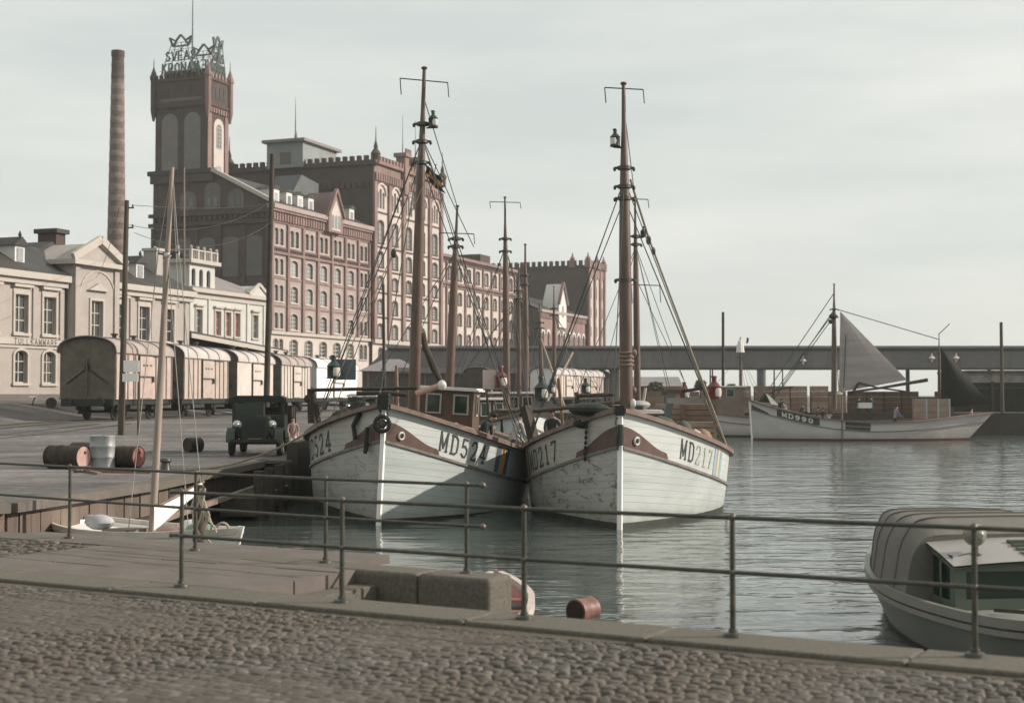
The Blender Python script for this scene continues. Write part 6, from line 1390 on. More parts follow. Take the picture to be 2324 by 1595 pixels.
# ---------------- small sailing boat in the corner
dv = Vector((-.795,.606)); BS_yaw = math.atan2(dv.y, dv.x)
HS = Hull(4.3, .82, .72, .58, .66, lm=2.6, lf=2.2, la=2.6, ts=.5, rb=.25, rs=.1, zd=.3)
BS = thing('sailing_boat', 'small open white sailing boat with a furled sail in the basin corner', 'sailing boat', (-4.62,23.35,0), BS_yaw)
hull_parts(BS, HS, brightw, brightw, brightw, brightw, mat('pale_green_boot', (.25,.36,.28), .6, .1, 3), mat('boat_rail', (.55,.5,.44), .6, .15, 4), zl=0, bulw=.07, deck=brightw, zboot=.12, rail_w=.03)
mb = MB(); mb.ell((2.35,0,.58), .85,.5,.05, mat('cockpit_brown', (.12,.08,.055), .7, .2, 3), 16, 5); mb.box(1.9,2.0,-.55,.55,.55,.68,woodg); mb.build('cockpit', BS)
for k_, (x_, y_, m_) in enumerate(((.6,.1,mat('bundle_green', (.16,.24,.19), .8, .2, 4)),(1.2,-.25,white),(3.3,.1,mat('bundle_grey', (.35,.36,.37), .8, .2, 4)))): mb = MB(); mb.ell((x_,y_,.70), .32,.22,.14, m_, 10, 6); mb.build('bundle', BS)
ma = at(344,1232,24.3); mt = at(391,380,24.3); mb = MB(); mb.tube([ma, ma+(mt-ma)*.5, mt], [.065,.06,.035], mat('grey_spar', (.27,.22,.185), .6, .2, 3, stretch=(5,5,.5)), 12); mb.build('mast', BS, world=True)
c = ma+(mt-ma)*.765; mb = MB(); mb.tube([c+Vector((-.16,0,.03)), c, c+Vector((.2,-.05,.05))], .02, wirem, 6); mb.ell(c, .07,.06,.05, white); mb.build('spreader', BS, world=True)
rigging(BS, [(c+Vector((-.16,0,.03)), at(290,1215,24.6)), (c+Vector((.2,0,0)), at(455,1095,24)), (mt, at(405,700,24.2)), (c, at(430,1235,24)), (mt, c+Vector((-.16,0,.03))), (mt, c+Vector((.2,-.05,.05)))], .008, mat('pale_wire', (.3,.29,.27), .6, .1, 4))
rows = []; top_ = [(350,1098+50),(373,1143),(398,1130),(424,1113),(445,1101),(456,1095)]; bot_ = [(349,1203),(364,1193),(394,1163),(424,1137),(448,1122),(460,1112)]
for (x, y), (x2, y2) in zip(top_, bot_):
    Yd = 23.6+(x-348)*.012; a = at(x, y, Yd); b_ = at(x2, y2, Yd); r = []
    for k in range(12):
        an = 2*math.pi*k/12; cc = (a+b_)/2; h = (a-b_)/2; r.append(cc+h*math.cos(an)+Vector((-.09,.06,0))*math.sin(an)*{350:.12,373:.5,398:1,424:1,445:.7,456:.4}[x])
    rows.append(r)
mb = MB(); mb.strip(rows, sailw, closed=True); mb.poly(rows[0], sailw); mb.poly(rows[-1], sailw); mb.build('furled_sail', BS, world=True, fix=True)
mb = MB(); mb.tube([at(354,1150,23.7), at(462,1093,25.0)], .03, woodm, 8); mb.ell(at(354,1165,24.0), .05,.05,.14, woodd, 8, 6); mb.build('boom', BS, world=True)
# dark mooring pile with hanging ropes
p = atz(449,1262,0.0); MPl = thing('mooring_pile', 'dark wooden mooring pile wound with ropes beside the small sailing boat', 'pile', (at(449,1250,22.8).x,22.8,0))
mb = MB(); mb.tube([at(449,1262,22.8)-Vector((0,0,.6)), at(452,1100,22.8)], [.1,.085], woodd, 12); mb.build('post', MPl, world=True)
for k in range(7):
    s_ = random.uniform(-1,1); mb = MB(); a = at(452+s_*8, 1105+random.uniform(0,20), 22.65); b_ = at(455+s_*28+6, 1200+random.uniform(0,35), 22.6); mb.tube([a+(b_-a)*i/8+Vector((.06*math.sin(i*.8+k),-.03,-.06*math.sin(i*.4))) for i in range(9)], .018, mat('pale_rope', (.38,.32,.25), .9, .2, 6), 5); mb.build('rope', MPl, world=True)
mb = MB(); pts = [at(505+14*math.cos(a), 1200-14*math.sin(a), 23) for a in [i*.35 for i in range(9)]]; mb.tube(pts, .022, MATS['pale_rope'], 6); mb.build('rope_loop', MPl, world=True)
# ---------------- dinghy behind the granite block
dv = Vector((-.1,-3.0)).normalized(); HD = Hull(3.3, .46, .52, .42, .46, lm=2, lf=1.6, la=2, ts=.6, rb=.2, rs=.1, zd=.25)
BD = thing('dinghy', 'small red and green rowing dinghy sticking out behind the granite wall', 'rowing boat', (-.22,18.9,0), math.atan2(dv.y, dv.x))
rp = mat('dinghy_red', (.42,.16,.13), .6, .15, 3, stain=(.5,.42,.38), stain_amt=.6)
hull_parts(BD, HD, rp, rp, rp, rp, rp, mat('dinghy_rail', (.5,.42,.38), .6, .1, 3), zl=0, bulw=.16, deck=mat('dinghy_green', (.09,.16,.12), .6, .1, 3), zboot=.1, rail_w=.04, stemm=rp)
for x_ in (.9, 1.9): mb = MB(); mb.box(x_,x_+.2,-.5,.5,.36,.4,rp); mb.build('thwart', BD)
# ---------------- motor launch at right
bw = Vector((6.55,12.2)); dr = Vector((-.128,.9918)); HM = Hull(8.5, 1.36, .92, .56, .78, lm=4.6, lf=2.7, la=4.3, ts=.04, rb=.3, rs=.15, p=2, q=.85, zd=.35, wf=.86)
BM = thing('motor_launch', 'grey motor launch with a canvas hood and searchlight at the right', 'motor boat', (bw.x,bw.y,0), math.atan2(dr.y, dr.x))
lg = mat('launch_grey_paint', (.13,.135,.115), .4, .12, 1.2, spec=.5, stain=(.09,.09,.075), stain_amt=.5); ld = mat('launch_deck', (.20,.21,.19), .5, .1, 2); cnv = mat('launch_canvas', (.145,.138,.12), .85, .12, 1.5, bump=.4, bscale=9)
hull_parts(BM, HM, lg, lg, lg, lg, mat('launch_boot', (.05,.06,.045), .5, .2, 2), mat('launch_rail', (.18,.178,.155), .4, .1, 3), zl=0, bulw=.04, deck=ld, zboot=.06, stemm=lg, rail_w=.035)
mb = MB()
for sd in (1,-1): sweep(mb, [HM.P(l, HM.sheer(l)-.07, sd, .02) for l in HM.stations()], .025, .03, MATS['launch_rail'])
mb.build('rubbing_strake', BM)
cg = mat('launch_cabin_green', (.09,.11,.085), .5, .1, 2)
xf, xr, wy = 4.05, 4.7, 1.05; zd_ = .53; zf, zr_ = 1.03, 1.22
mb = MB()
fwin = [(-1.0,-.12),(.12-.24+.0+.0+.12,.86)]; 
wall_holes = [(-.92,-.1,zd_+.12,zf-.07,0),(.04,.86,zd_+.12,zf-.07,0)]
W_ = MB(); wall(W_, -wy, wy, zd_-.1, zf, 0, wall_holes, cg, .06)
W_.v = [(xf+v[1], -v[0], v[2]) for v in W_.v]; mb = W_
S_ = MB()
for sd in (1, -1):
    mb.poly([(xf,sd*wy,zd_-.1),(xf,sd*wy,zf),(xf+.14,sd*wy,zf+.05),(xf+.14,sd*wy,zd_-.1)], cg)
    mb.poly([(xf+.14,sd*wy,zd_-.1),(xf+.14,sd*wy,zd_+.1),(xr,sd*wy,zd_+.1),(xr,sd*wy,zd_-.1)], cg)
    mb.poly([(xf+.14,sd*wy,zf-.04),(xf+.14,sd*wy,zf+.05),(xr,sd*wy,zr_),(xr,sd*wy,zr_-.1)], cg); mb.poly([(xf+.36,sd*wy,zd_),(xf+.36,sd*wy,zr_-.1),(xf+.42,sd*wy,zr_-.09),(xf+.42,sd*wy,zd_)], cg)
cab = mb.build('cabin', BM, fix=False, smooth=False)
for a, b_ in ((-.86,-.04),(.1,.92)): mb = MB(); mb.box(xf+.05,xf+.056,a,b_,zd_+.12,zf-.07,glassb); mb.build('windscreen', BM)
for sd in (1,-1): mb = MB(); mb.box(xf+.14,xr,*sorted((sd*(wy-.03),sd*(wy-.036))),zd_+.1,zf+.1,glassb); mb.build('side_window', BM)
mb = MB(); mb.strip([[(x_, wy*1.04*(1-2*k/8), z_+.05*math.sin(math.pi*k/8)) for k in range(9)] for x_, z_ in ((xf-.06,zf),(xf+.3,zf+.1),(xr+.1,zr_+.02))], mat('launch_roof', (.26,.245,.225), .35, .08, 2, spec=.6)); mb.strip([[(x_, wy*1.04*(1-2*k/8), z_+.05*math.sin(math.pi*k/8)-.03) for k in range(9)] for x_, z_ in ((xf-.06,zf),(xf+.3,zf+.1),(xr+.1,zr_+.02))], cg)
mb.build('cabin_roof', BM, fix=False)
mb = MB(); rows = []
for i in range(15):
    l = 4.74+i*(7.55-4.74)/14; h = HM.hr(l)-.03; zt = 1.44-.08*(i/14)**2-(.17 if i == 14 else 0)-(.12 if i == 0 else .03 if i == 1 else 0); zb_ = HM.sheer(l)-.02
    prof = []
    for k in range(21):
        a = math.pi*k/20; c_ = math.copysign(abs(math.cos(a))**.24, math.cos(a)); s_ = math.sin(a)**.32
        prof.append((l+.02*math.sin(k*1.3), c_*h*(1-.12*s_), zb_+(zt-zb_)*s_+.012*math.sin(i*2.1+k*.4)+(.03 if i % 3 == 2 else 0)))
    rows.append(prof)
mb.strip(rows, cnv); mb.poly(rows[-1], cnv); mb.poly(rows[0], cnv); hood_ = mb.build('canvas_hood', BM, fix=False, ang=60)
for i in (2, 5, 8, 11): mb = MB(); mb.tube([Vector(p)+Vector((0,0,.004)) for p in rows[i]], .014, mat('canvas_seam_dark', (.10,.095,.08), .9, .1, 3), 5); mb.build('seam', hood_)
mb = MB(); c = Vector((xf+.22,.70,zf+.07)); mb.lathe([(.075,0),(.07,.03),(.03,.05),(.03,.12)], c, greenlamp, 12); mb.lathe([(.03,-.13),(.09,-.08),(.125,.0),(.13,.05),(.12,.08)][::-1], c+Vector((0,0,.25)), mat('searchlight', (.17,.17,.14), .35, .1, 3, spec=.6), 18, 'x'); mb.ell(c+Vector((0,0,.25)), .1,.125,.13, MATS['searchlight'], 16, 10); mb.bar(c+Vector((.05,.05,.03)), c+Vector((-.02,.22,.0)), .03,.03, blackm); mb.build('searchlight', BM)
mb = MB()
for k in range(4): mb.box(xf+.12+k*.11,xf+.19+k*.11,-.75,.18,zf+.09+k*.035,zf+.125+k*.035,cg)
mb.box(xf+.08,xf+.6,-.78,.21,zf+.05,zf+.09,cg); mb.build('roof_louvre', BM)
mb = MB(); mb.lathe([(.04,0),(.05,.08),(.02,.1)], (xr,-.55,zr_+.02), greenlamp, 8); mb.ell((xr,-.55,zr_+.14), .05,.05,.05, greenlamp); mb.build('roof_lamp', BM)
mb = MB(); sweep(mb, [Vector((.9+i*.35, .75*math.sin(min(1,(i+1)/6)*1.5), .90-.04*i)) for i in range(9)], .02, .02, woodd); mb.build('grab_rail', BM)
# ---------------- floating drum
p = atz(1324,1388,.06); t = thing('floating_drum', 'small rusty drum floating in the water right of the steps', 'drum', p, R(48))
mb = MB(); mb.lathe([(.0,-.17),(.155,-.17),(.17,-.165),(.17,-.1),(.162,-.08),(.162,.08),(.17,.1),(.17,.165),(.155,.17),(.12,.16)], (0,0,.02), mat('drum_rust_red', (.17,.09,.07), .5, .3, 6), 20, 'x'); mb.build('barrel', t); mb = MB(); mb.lathe([(.15,-.172),(.14,-.165)], (0,0,.02), blackm, 18, 'x'); mb.build('dark_end', t)
# far ship funnel
p = at(1728, 876, 240); t = thing('ship_funnel', 'dark ship funnel showing above the far stacks of crates', 'funnel', (p.x,240,1.5)); mb = MB(); mb.lathe([(.75,0),(.75,5.4),(.8,5.45),(.8,5.8)], (0,0,0), mat('funnel_dark', (.06,.08,.08), .6, .1, 2), 14); mb.build('stack', t)
mb = MB(); mb.tube([(0,.9,0),(0,.9,6.2)], .1, ironm, 6); mb.build('steam_pipe', t)
for V, y0, y1, Yd, lb in ((1612,900,838,103,'first thin dark post of the pair under the bridge'),(1617,900,835,103,'second thin dark post of the pair under the bridge'),(1757,890,838,104,'thin dark mast above the jib of MD 990'),(1776,885,838,118,'thin dark mast right above the crate stacks')):
    pole('thin_mast', lb, V, y0, V, y1, Yd, .07, .05, 1.4, m=woodd, cat='mast')
# ------------------------------------------------------------------ drums, crates, lorries, people
def drum(name, label, x0, y0, zb, length, r, body, end, lying=None, ribs=3):
    p = atz(x0, y0, zb); t = thing(name, label, 'drum', p, lying if lying is not None else 0, 'oil drums on the quay')
    mb = MB(); ax = 'x' if lying is not None else 'z'; c = (0,0,r) if lying is not None else (0,0,0)
    o0 = -length/2 if lying is not None else 0; pr = [(r*.9,o0+.02),(r*.99,o0),(r*1.02,o0+.01),(r*1.02,o0+.03),(r,o0+.04)]
    for k in range(1, ribs): z = o0+length*k/ribs; pr += [(r,z-.03),(r*1.045,z-.012),(r*1.045,z+.012),(r,z+.03)]
    pr += [(r,o0+length-.04),(r*1.02,o0+length-.03),(r*1.02,o0+length-.01),(r*.99,o0+length),(r*.9,o0+length-.02)]
    mb.lathe(pr, c, body, 28, ax); mb.build('shell', t)
    mb = MB(); mb.lathe([(r*.93,o0+length-.018),(r*.92,o0+length-.012)], c, end, 24, ax); mb.lathe([(.04,o0+length-.012),(.04,o0+length+.006)], (c[0],c[1]+r*.5 if lying is None else c[1]+.05,c[2]+(r*.4 if lying is not None else 0)), body, 8, ax); mb.build('end', t)
    mb = MB(); mb.lathe([(r*.92,o0+.012),(r*.93,o0+.018)], c, end, 24, ax); mb.build('end', t); return t
drum('oil_drum', 'tall pale grey steel drum standing upright among lying drums', 232, 1061, 1.1, .82, .31, drumg, rust)
drum('oil_drum', 'long dark lying drum left of the upright one, pink end facing right', 152, 1063, 1.1, 1.05, .29, rust, pinkend, lying=R(-22))
drum('oil_drum', 'dark lying drum right of the upright one with a red end', 289, 1060, 1.1, .72, .27, rust, redend, lying=R(-22))
drum('oil_drum', 'dark drum standing just behind the upright grey drum', 262, 1050, 1.1, .52, .2, rust, rust, lying=R(60))
drum('oil_drum', 'dark drum lying behind the long left drum', 195, 1048, 1.1, .8, .27, rust, rust, lying=R(-15))
drum('oil_drum', 'small black drum lying alone between the barrels and the lorry', 439, 1026, 1.1, .5, .235, mat('black_drum', (.03,.035,.028), .7, .3, 4), rust, lying=R(50))
t = thing('timber_skid', 'thin reddish timber skid lying under the oil drums', 'timber', atz(260,1068,1.1)); mb = MB(); mb.bar(atz(175,1068,1.14), atz(345,1070,1.14), .12, .08, mat('red_timber', (.24,.12,.085), .9, .2, 3)); mb.bar(atz(160,1062,1.13), atz(225,1074,1.13), .1, .06, woodg); mb.build('beams', t, world=True)
for k, (V, y_) in enumerate(((180,1072),(196,1070))):
    t = thing('stone_block', ['rough stone wedging the drums at left','rough stone wedging the drums, right of the first'][k], 'stone', atz(V,y_,1.1)); mb = MB(); mb.lathe([(.12,0),(.15,.05),(.1,.12),(.03,.14)], (0,0,0), granite, 7); mb.build('rock', t)
# crates
def crate_mesh(L, W, H_, m=cratem):
    mb = MB(); mb.box(-L/2+.02, L/2-.02, -W/2+.02, W/2-.02, .01, H_-.02, crated); n = 3 if H_ < .5 else 4
    for k in range(n):
        z0 = H_*k/n+.008; z1 = H_*(k+1)/n-.012
        mb.box(-L/2, L/2, -W/2, -W/2+.018, z0, z1, m); mb.box(-L/2, L/2, W/2-.018, W/2, z0, z1, m); mb.box(-L/2, -L/2+.018, -W/2+.019, W/2-.019, z0, z1, m); mb.box(L/2-.018, L/2, -W/2+.019, W/2-.019, z0, z1, m)
    for x_ in (-L/2+.01, L/2-.07): mb.box(x_, x_+.06, -W/2-.015, -W/2-.001, .01, H_-.01, m); mb.box(x_, x_+.06, W/2+.001, W/2+.015, .01, H_-.01, m)
    for k in range(3): mb.box(-L/2, L/2, -W/2+W*k/3+.01, -W/2+W*(k+1)/3-.01, H_-.019, H_, m)
    o = mb.build('tmp', smooth=False); me = o.data; bpy.data.objects.remove(o); return me
cratems = [mat('crate_wood_b', (.20,.14,.105), .85, .2, 2), cratem, mat('crate_wood_c', (.28,.21,.165), .85, .2, 2)]
def crate(me, loc, rz, label, group):
    o = bpy.data.objects.new('fish_crate', me); C.objects.link(o); o.location = loc; o.rotation_euler = (0,0,rz); tag(o, label, 'crate', group); return o
cmA = [crate_mesh(1.25,.7,.40,m) for m in cratems]
ORD = 'first second third fourth fifth sixth seventh eighth ninth tenth eleventh twelfth'.split()
def LVL(j, n): return 'topmost' if j == n-1 else 'lowest' if j == 0 else ORD[j]+' from below'
cmD = [crate_mesh(1.25,.7,.40,mat('dark_crate_wood', (.085,.06,.04), .9, .3, 2))]
def px(V, Y): return (V-CX)/F*Y
zt = EYE+(HOR-882)/F*106
for k, (V0, V1, n, Yc, gl) in enumerate(((1470,1620,5,108,'brown fish crates stacked on the far quay behind MD 217'),(1625,1902,5,106.5,'brown fish crates stacked on the far quay behind the white ketch'),(1925,2132,4,107,'dark crates stacked on the far quay under the ketch boom'))):
    x_ = px(V0, Yc); ci = 0
    lb = ['brown crate behind MD 217','brown crate behind the white ketch','dark crate under the ketch boom'][k]
    while x_ < px(V1, Yc):
        nn = n-(random.random() < .25)
        ci += 1; top_j = nn-1
        for j in range(nn): crate(random.choice(cmA if k < 2 else cmD), (x_+.6, Yc+random.uniform(-.05,.05), 1.6+j*.402), random.uniform(-.02,.02), '%s, %s stack from the left, %s' % (lb, ORD[ci-1], LVL(j, nn)), gl)
        x_ += 1.32+(.25 if random.random() < .15 else 0)
cmB = [crate_mesh(.95,.55,.46,m) for m in cratems]
cb = WM[B2.name]
STK = ['foremost outer','second outer','third outer','third inner','aftmost outer','aftmost inner','second inner']
for i, (lx, ly, n) in enumerate(((7.6,-1.9,3),(8.7,-1.95,4),(9.8,-1.9,4),(9.8,-1.2,4),(10.9,-1.8,4),(10.9,-1.0,3),(8.7,-1.3,3))):
    for j in range(n):
        p = cb @ Vector((lx, ly, .85+j*.465)); crate(random.choice(cmB), p, yaw2+R(90)+random.uniform(-.03,.03), 'slatted crate on the deck of MD 217, %s stack, %s' % (STK[i], LVL(j, n)), 'fish crates on the deck of MD 217')
cmC = [crate_mesh(.75,.6,1.75,m) for m in (cratems[2], cratem)]
for i, V in enumerate((2082,2108,2134)):
    o = crate(cmC[i % 2], (px(V,92.9), 92.5, .95), 0, ['tall strapped brown bale crate on the ketch deck, leftmost of three','tall strapped brown bale crate on the ketch deck, middle of three','tall strapped brown bale crate on the ketch deck, rightmost of three'][i], 'tall crates on the deck of MD 990')
    mb = MB(); mb.box(.32,.42,-.33,-.317,.02,1.75,mat('pale_strap', (.34,.38,.40), .7, .1, 4)); s_ = mb.build('strap', o)
# ------------------------------------------------------------------ lorry
def lorry(label, loc, rz, body, roofm_, group=None):
    t = thing('lorry', label, 'lorry', loc, rz, group)
    gl = glassb; mb = MB()
    mb.box(-.42,.42,.15,1.1,.62,1.12,body); mb.prism([(-.42,1.12),(.42,1.12),(.36,1.2),(.0,1.24),(-.36,1.2)], .15, 1.1, body); mb.build('bonnet', t)
    mb = MB(); mb.prism([(-.36,.5),(.36,.5),(.38,1.1),(.30,1.2),(0,1.24),(-.30,1.2),(-.38,1.1)], .06, .149, mat('radiator_grey', (.03,.036,.03), .5, .2, 20))
    for k in range(9): mb.box(-.3,.3,.045,.058,.56+k*.065,.585+k*.065,blackm)
    mb.box(-.2,.2,.0,.04,.42,.54,mat('number_plate', (.2,.19,.16), .6, .2, 8)); mb.build('radiator', t)
    mb = MB(); x0, x1, y0, y1 = -.80, .80, 1.1, 2.3
    mb.box(x0,x1,y0,y1,.5,1.22,body)
    for x_ in (x0, x1-.08): mb.box(x_,x_+.08,y0,y0+.08,1.221,1.62,body); mb.box(x_,x_+.08,y1-.08,y1,1.221,1.62,body); 
    mb.box(x0,x1,y1-.05,y1-.001,1.222,1.33,body); mb.box(x0,x0+.3,y1-.05,y1-.001,1.331,1.62,body); mb.box(x1-.3,x1,y1-.05,y1-.001,1.331,1.62,body)
    mb.box(.16,.20,y0,y0+.03,1.221,1.62,mat('pillar_pale', (.2,.16,.13), .6, .1, 4)); mb.box(.16,.2,y0-.03,y0-.001,.8,1.62,MATS['pillar_pale'])
    cabin = mb.build('cab', t)
    mb = MB(); mb.box(x0+.09,.15,y0+.02,y0+.025,1.225,1.60,gl); mb.build('windscreen', cabin)
    mb = MB(); mb.prism([(x0-.06,1.621),(x1+.06,1.621),(x1+.05,1.74),(x1-.14,1.83),(x0+.14,1.83),(x0-.05,1.74)], y0-.12, y1+.05, roofm_); mb.build('roof', cabin)
    for sx in (-1, 1):
        mb = MB(); c = sx*.72; pts = []
        rows = []
        for k in range(9):
            a = math.pi*(.02+.96*k/8); y_ = .45-math.cos(a)*.48; z_ = .42+math.sin(a)*.45; rows.append([(c-.13,y_,z_),(c+.13,y_,z_-.02),(c+.13,y_,z_-.05),(c-.13,y_,z_-.03)])
        mb.strip(rows, body, closed=True); mb.box(c-.13,c+.13,.9,2.3,.40,.44,body); mb.build('mudguard', t)
        w_ = thing_child('wheel', t, (c, .45, .38)); tyre(w_, .38, .075)
        w_ = thing_child('wheel', t, (c*.98, 3.3, .38)); tyre(w_, .38, .09)
        mb = MB(); mb.lathe([(.05,-.12),(.13,-.02),(.14,.03),(.125,.05)][::-1], (sx*.52,.02,.95), mat('chrome', (.4,.4,.38), .2, .1, 4, metal=.8), 16, 'y'); mb.ell((sx*.52,-.0,.95), .12,.05,.12, lampglass, 12, 6) ; mb.tube([(sx*.52,.1,.62),(sx*.52,.1,.85)], .02, blackm, 6); mb.build('headlight', t)
    mb = MB(); mb.box(-.7,.7,-.16,-.11,.42,.52,blackm); mb.box(-.5,-.4,-.11,.2,.42,.5,blackm); mb.box(.4,.5,-.11,.2,.42,.5,blackm); mb.build('bumper', t)
    mb = MB(); mb.box(-.9,.9,2.4,4.3,.72,.8,woodd)
    for a in ((-.9,-.86,2.4,4.3),(.86,.9,2.4,4.3),(-.9,.9,2.4,2.44),(-.9,.9,4.26,4.3)): mb.box(a[0],a[1],a[2],a[3],.801,1.45,woodd)
    for x_ in (-.93,.9): 
        for y_ in (2.5,3.2,3.9): mb.box(x_,x_+.03,y_,y_+.06,.72,1.5,ironm)
    mb.build('load_bed', t)
    mb = MB(); mb.box(-.35,-.27,.2,4.2,.45,.6,blackm); mb.box(.27,.35,.2,4.2,.45,.6,blackm); mb.tube([(-.7,.45,.38),(.7,.45,.38)],.04,blackm,6); mb.tube([(-.7,3.3,.38),(.7,3.3,.38)],.05,blackm,6); mb.ell((0,3.3,.38),.14,.14,.14,blackm); mb.build('chassis', t)
    return t
def thing_child(name, parent, loc):
    o = bpy.data.objects.new(name, None); C.objects.link(o); o.parent = parent; o.location = loc; WM[o.name] = WM[parent.name] @ Matrix.Translation(loc); return o
def tyre(w_, r, hw_):
    mb = MB(); mb.lathe([(r*.7,-hw_*.8),(r*.93,-hw_),(r,-hw_*.5),(r,hw_*.5),(r*.93,hw_),(r*.7,hw_*.8)], (0,0,0), mat('tyre', (.025,.027,.023), .8, .2, 6), 22, 'x'); mb.build('tyre', w_)
    mb = MB(); mb.lathe([(r*.69,-hw_*.75),(r*.66,-hw_*.3),(r*.2,-hw_*.55),(r*.12,-hw_*1.1),(.01,-hw_*1.15)][::-1]+[(r*.69,hw_*.75)], (0,0,0), mat('rim', (.14,.125,.10), .5, .2, 6), 20, 'x'); mb.build('rim', w_)
lb = mat('lorry_dark_green', (.010,.016,.010), .4, .25, 2, spec=.5)
lorry('black old lorry with a boxy cab facing the camera on the quay', (-7.78,43.0,1.1), R(4), lb, mat('lorry_roof', (.016,.022,.017), .6, .1, 2))
L2 = lorry('second lorry with a pale cab roof seen behind the bow of MD 524', ((812-CX)/F*84, 84, 1.55), R(-6), mat('lorry_grey', (.06,.06,.05), .6, .2, 2), white)
L2.scale = (1.08,1.08,.80)
# handcart by the customs house
p = at(104, 905, 82); t = thing('handcart', 'low white-topped handcart standing at the customs house wall', 'cart', (p.x,82,2.2), R(20)); mb = MB(); mb.box(-.9,.9,-.4,.4,.62,.68,white); mb.build('top', t); mb = MB(); mb.tube([(-.8,-.3,0),(-.6,-.3,.62)],.03,woodd,6); mb.tube([(-.8,.3,0),(-.6,.3,.62)],.03,woodd,6); mb.tube([(.7,0,.5),(1.4,0,.75)],.03,woodd,6); mb.build('legs', t)
for y_ in (-.35,.35): mb = MB(); mb.lathe([(.28,-.03),(.3,0),(.28,.03),(.05,.03)], (.3,y_,.3), woodd, 14, 'y'); mb.build('wheel', t)
# ------------------------------------------------------------------ people
def person(label, loc, rz, h=1.72, top=None, legs=None, bend=0, sit=False, armf=.3, hair=hairm, cap_=None, knees=0):
    s_ = h/1.75; top = top or mat('dark_jacket', (.03,.04,.04), .9, .2, 5); legs = legs or mat('dark_trousers', (.04,.04,.045), .9, .2, 5); shoe = blackm
    V = []; Ed = []; Rr = []; Mt = []
    def add(p, r, par, m):
        V.append(Vector(p)*s_); Rr.append(r*s_)
        if par is not None: Ed.append((par, len(V)-1)); Mt.append(m)
        return len(V)-1
    cb_, sb = math.cos(bend), math.sin(bend); hip = .93-knees*.18-(.45 if sit else 0)
    def T(x, y, z): z -= .93; return (x, y*cb_-z*sb, hip+z*cb_+y*sb)
    pel = add((0,0,hip), .13, None, legs); wst = add(T(0,0,1.1), .12, pel, top); ch = add(T(0,.0,1.32), .145, wst, top); nb = add(T(0,.0,1.45), .075, ch, top); nk = add(T(0,-.01,1.52), .05, nb, skinm); hd = add(T(0,-.025,1.61), .078, nk, skinm); ht = add(T(0,-.01,1.68), .072, hd, skinm); add(T(0,-.105,1.605), .014, hd, skinm)
    for sx in (-1, 1):
        sh = add(T(sx*.17,0,1.41), .062, ch, top); el = add(T(sx*.235,-.22*armf,1.16), .046, sh, top); wr = add(T(sx*.19,-.5*armf-.03,.98+.12*armf), .029, el, top)
        pm = add(T(sx*.185,-.5*armf-.09,.93+.12*armf), .03, wr, skinm)
        for k in range(4):
            dx = (k-1.5)*.019; f1 = add(T(sx*.185+dx,-.5*armf-.13,.895+.12*armf), .0095, pm, skinm); add(T(sx*.185+dx,-.5*armf-.14-.004*k,.86+.12*armf+.006*abs(k-1)), .008, f1, skinm)
        add(T(sx*.145,-.5*armf-.11,.92+.12*armf), .0105, pm, skinm)
        hp = add((sx*.085,.0,hip-.06), .088, pel, legs)
        if sit: kn = add((sx*.1,-.42,hip-.05), .066, hp, legs); an = add((sx*.1,-.44,.09), .042, kn, legs)
        else: kn = add((sx*.1,-.04-.25*knees,.5-.05*knees), .066, hp, legs); an = add((sx*.1,.03,.09), .042, kn, legs)
        add((sx*.115,an and (V[an].y/s_-.15),.035), .036, an, shoe)
    me = bpy.data.meshes.new('body'); me.from_pydata([tuple(v) for v in V], Ed, []); tmp = bpy.data.objects.new('tmpbody', me); C.objects.link(tmp)
    sk = tmp.modifiers.new('s', 'SKIN'); sv = me.skin_vertices[0].data
    for i, r in enumerate(Rr): sv[i].radius = (r, r*(.78 if i in (wst, ch) else 1)); sv[i].use_root = (i == 0)
    ss = tmp.modifiers.new('ss', 'SUBSURF'); ss.levels = 1; ss.render_levels = 1
    dg = bpy.context.evaluated_depsgraph_get(); nm = bpy.data.meshes.new_from_object(tmp.evaluated_get(dg)); bpy.data.objects.remove(tmp)
    mats_ = []; 
    for m in (skinm, top, legs, shoe):
        if m not in mats_: mats_.append(m)
    nm.materials.clear()
    for m in mats_: nm.materials.append(m)
    for f in nm.polygons:
        c = f.center; best = None
        for (a, b), m in zip(Ed, Mt):
            ab = V[b]-V[a]; tt = max(0, min(1, (c-V[a]).dot(ab)/max(1e-9, ab.length_squared))); d = (c-(V[a]+ab*tt)).length-(Rr[a]*(1-tt)+Rr[b]*tt)
            if best is None or d < best[0]: best = (d, m)
        f.material_index = mats_.index(best[1]); f.use_smooth = True
    t = thing('person', label, 'person', loc, rz); o = bpy.data.objects.new('body', nm); C.objects.link(o); o.parent = t
    q = V[ht]; mb = MB(); mb.ell((q.x, q.y+.02*s_, q.z+.005), .088*s_, .10*s_, .075*s_, cap_ or hair, 12, 7)
    if cap_: mb.ell((q.x, q.y-.09*s_, q.z-.01), .06*s_, .05*s_, .012*s_, cap_, 8, 4)
    mb.build('cap' if cap_ else 'hair', t)
    mb = MB(); e = V[hd]
    for sx in (-1, 1): mb.ell((e.x+sx*.03*s_, e.y-.072*s_, e.z+.018*s_), .009*s_, .006*s_, .006*s_, hairm, 6, 4)
    mb.box(e.x-.022*s_, e.x+.022*s_, e.y-.078*s_, e.y-.068*s_, e.z-.036*s_, e.z-.030*s_, mat('lips', (.3,.12,.1), .6, .1, 4)); mb.build('face_features', t)
    return t
pinkt = mat('pink_top', (.30,.20,.185), .9, .1, 5); wht = mat('white_cloth', (.55,.58,.58), .9, .05, 5); greyw = mat('grey_white_shirt', (.40,.38,.36), .9, .1, 5)
person('child in a pink top and white trousers standing by the black lorry', (at(665,1000,42.0).x,42.0,1.1), R(15), 1.22, pinkt, wht)
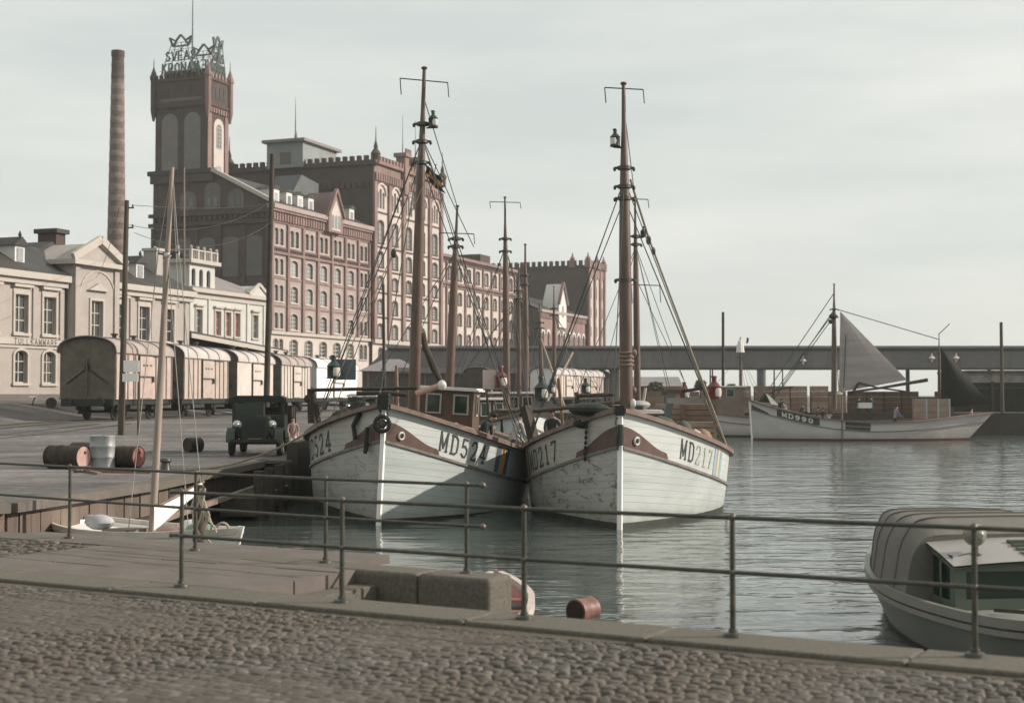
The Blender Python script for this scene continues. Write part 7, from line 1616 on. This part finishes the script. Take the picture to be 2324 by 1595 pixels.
def deckpos(B, H, l, y_): return WM[B.name] @ Vector((l, y_, H.sheer(l)-.5))
person('man in a pale shirt leaning over the side rail of the left boat', deckpos(B1,H1,7.6,-2.45), R(120), 1.72, greyw, None, bend=.5, armf=.9)
person('man in dark clothes bending down on the deck of the left boat', deckpos(B1,H1,6.4,-1.6), R(70), 1.72, None, None, bend=.75, armf=1)
person('dark-haired person looking over the port bow rail of MD 217', deckpos(B2,H2,5.2,1.9), R(10), 1.55, None, None, bend=.1, armf=.5)
person('person in a dark jacket crouched at the port rail of MD 217', deckpos(B2,H2,6.6,2.0), R(-30), 1.5, mat('brown_jacket', (.08,.055,.04), .9, .2, 5), None, bend=.4, knees=1)
cps = mat('grey_cap', (.08,.08,.08), .9, .1, 5)
for V, l_, a, tp_, lb, bd in ((1768,1.6,30,None,'man in dark clothes nearest the bow of the ketch',.3),(1783,2.1,-40,greyw,'person in a white shirt on the ketch foredeck',.5),(1812,2.8,90,None,'man in a dark cap standing right of the white shirt on the ketch',.4),(1838,3.5,-90,None,'man bending left of the mast of the ketch',.8),(1852,4.0,60,mat('brown_jacket', (.08,.055,.04)),'man in brown beside the ketch mast',.2),(1866,4.4,120,None,'dark figure just left of the ketch mainmast',.1)):
    person(lb, (px(V,93.2), 93.2+random.uniform(-.5,.5), H6.sheer(l_)-.75), R(a), 1.45, tp_, None, bend=bd, cap_=cps if l_ in (2.8,4.4) else None)
person('man in dark clothes standing on the quay under the ketch boom, left one', (px(1950,104.5),104.6,1.12), R(160), 1.7, None, None)
person('man in dark clothes standing on the quay under the ketch boom, right one', (px(1978,104.5),104.6,1.12), R(200), 1.75, None, None, cap_=cps)
person('worker in a pale blue shirt beside the tall crates on the ketch', (px(2030,92.8),92.8,.6), R(100), 1.7, mat('blue_shirt', (.22,.26,.30), .9, .1, 5), None, bend=.2, armf=.8)
person('person sitting at the stern of the ketch in a pale shirt', (px(2205,93),93.1,1.0), R(80), 1.5, greyw, None, sit=True)
# haze
if HAZE:
    hz = bpy.data.materials.new('air'); hz.use_nodes = True; t_ = hz.node_tree; t_.nodes.clear()
    o_ = N(t_, 'ShaderNodeOutputMaterial'); v_ = N(t_, 'ShaderNodeVolumePrincipled'); v_.inputs['Color'].default_value = (.92,.96,.93,1); v_.inputs['Density'].default_value = HAZE; v_.inputs['Anisotropy'].default_value = .2
    t_.links.new(v_.outputs[0], o_.inputs['Volume']); mb = MB(); mb.box(-1200,1200,-100,3200,-3,70,hz); h = mb.build('haze', smooth=False); tag(h, kind='stuff')
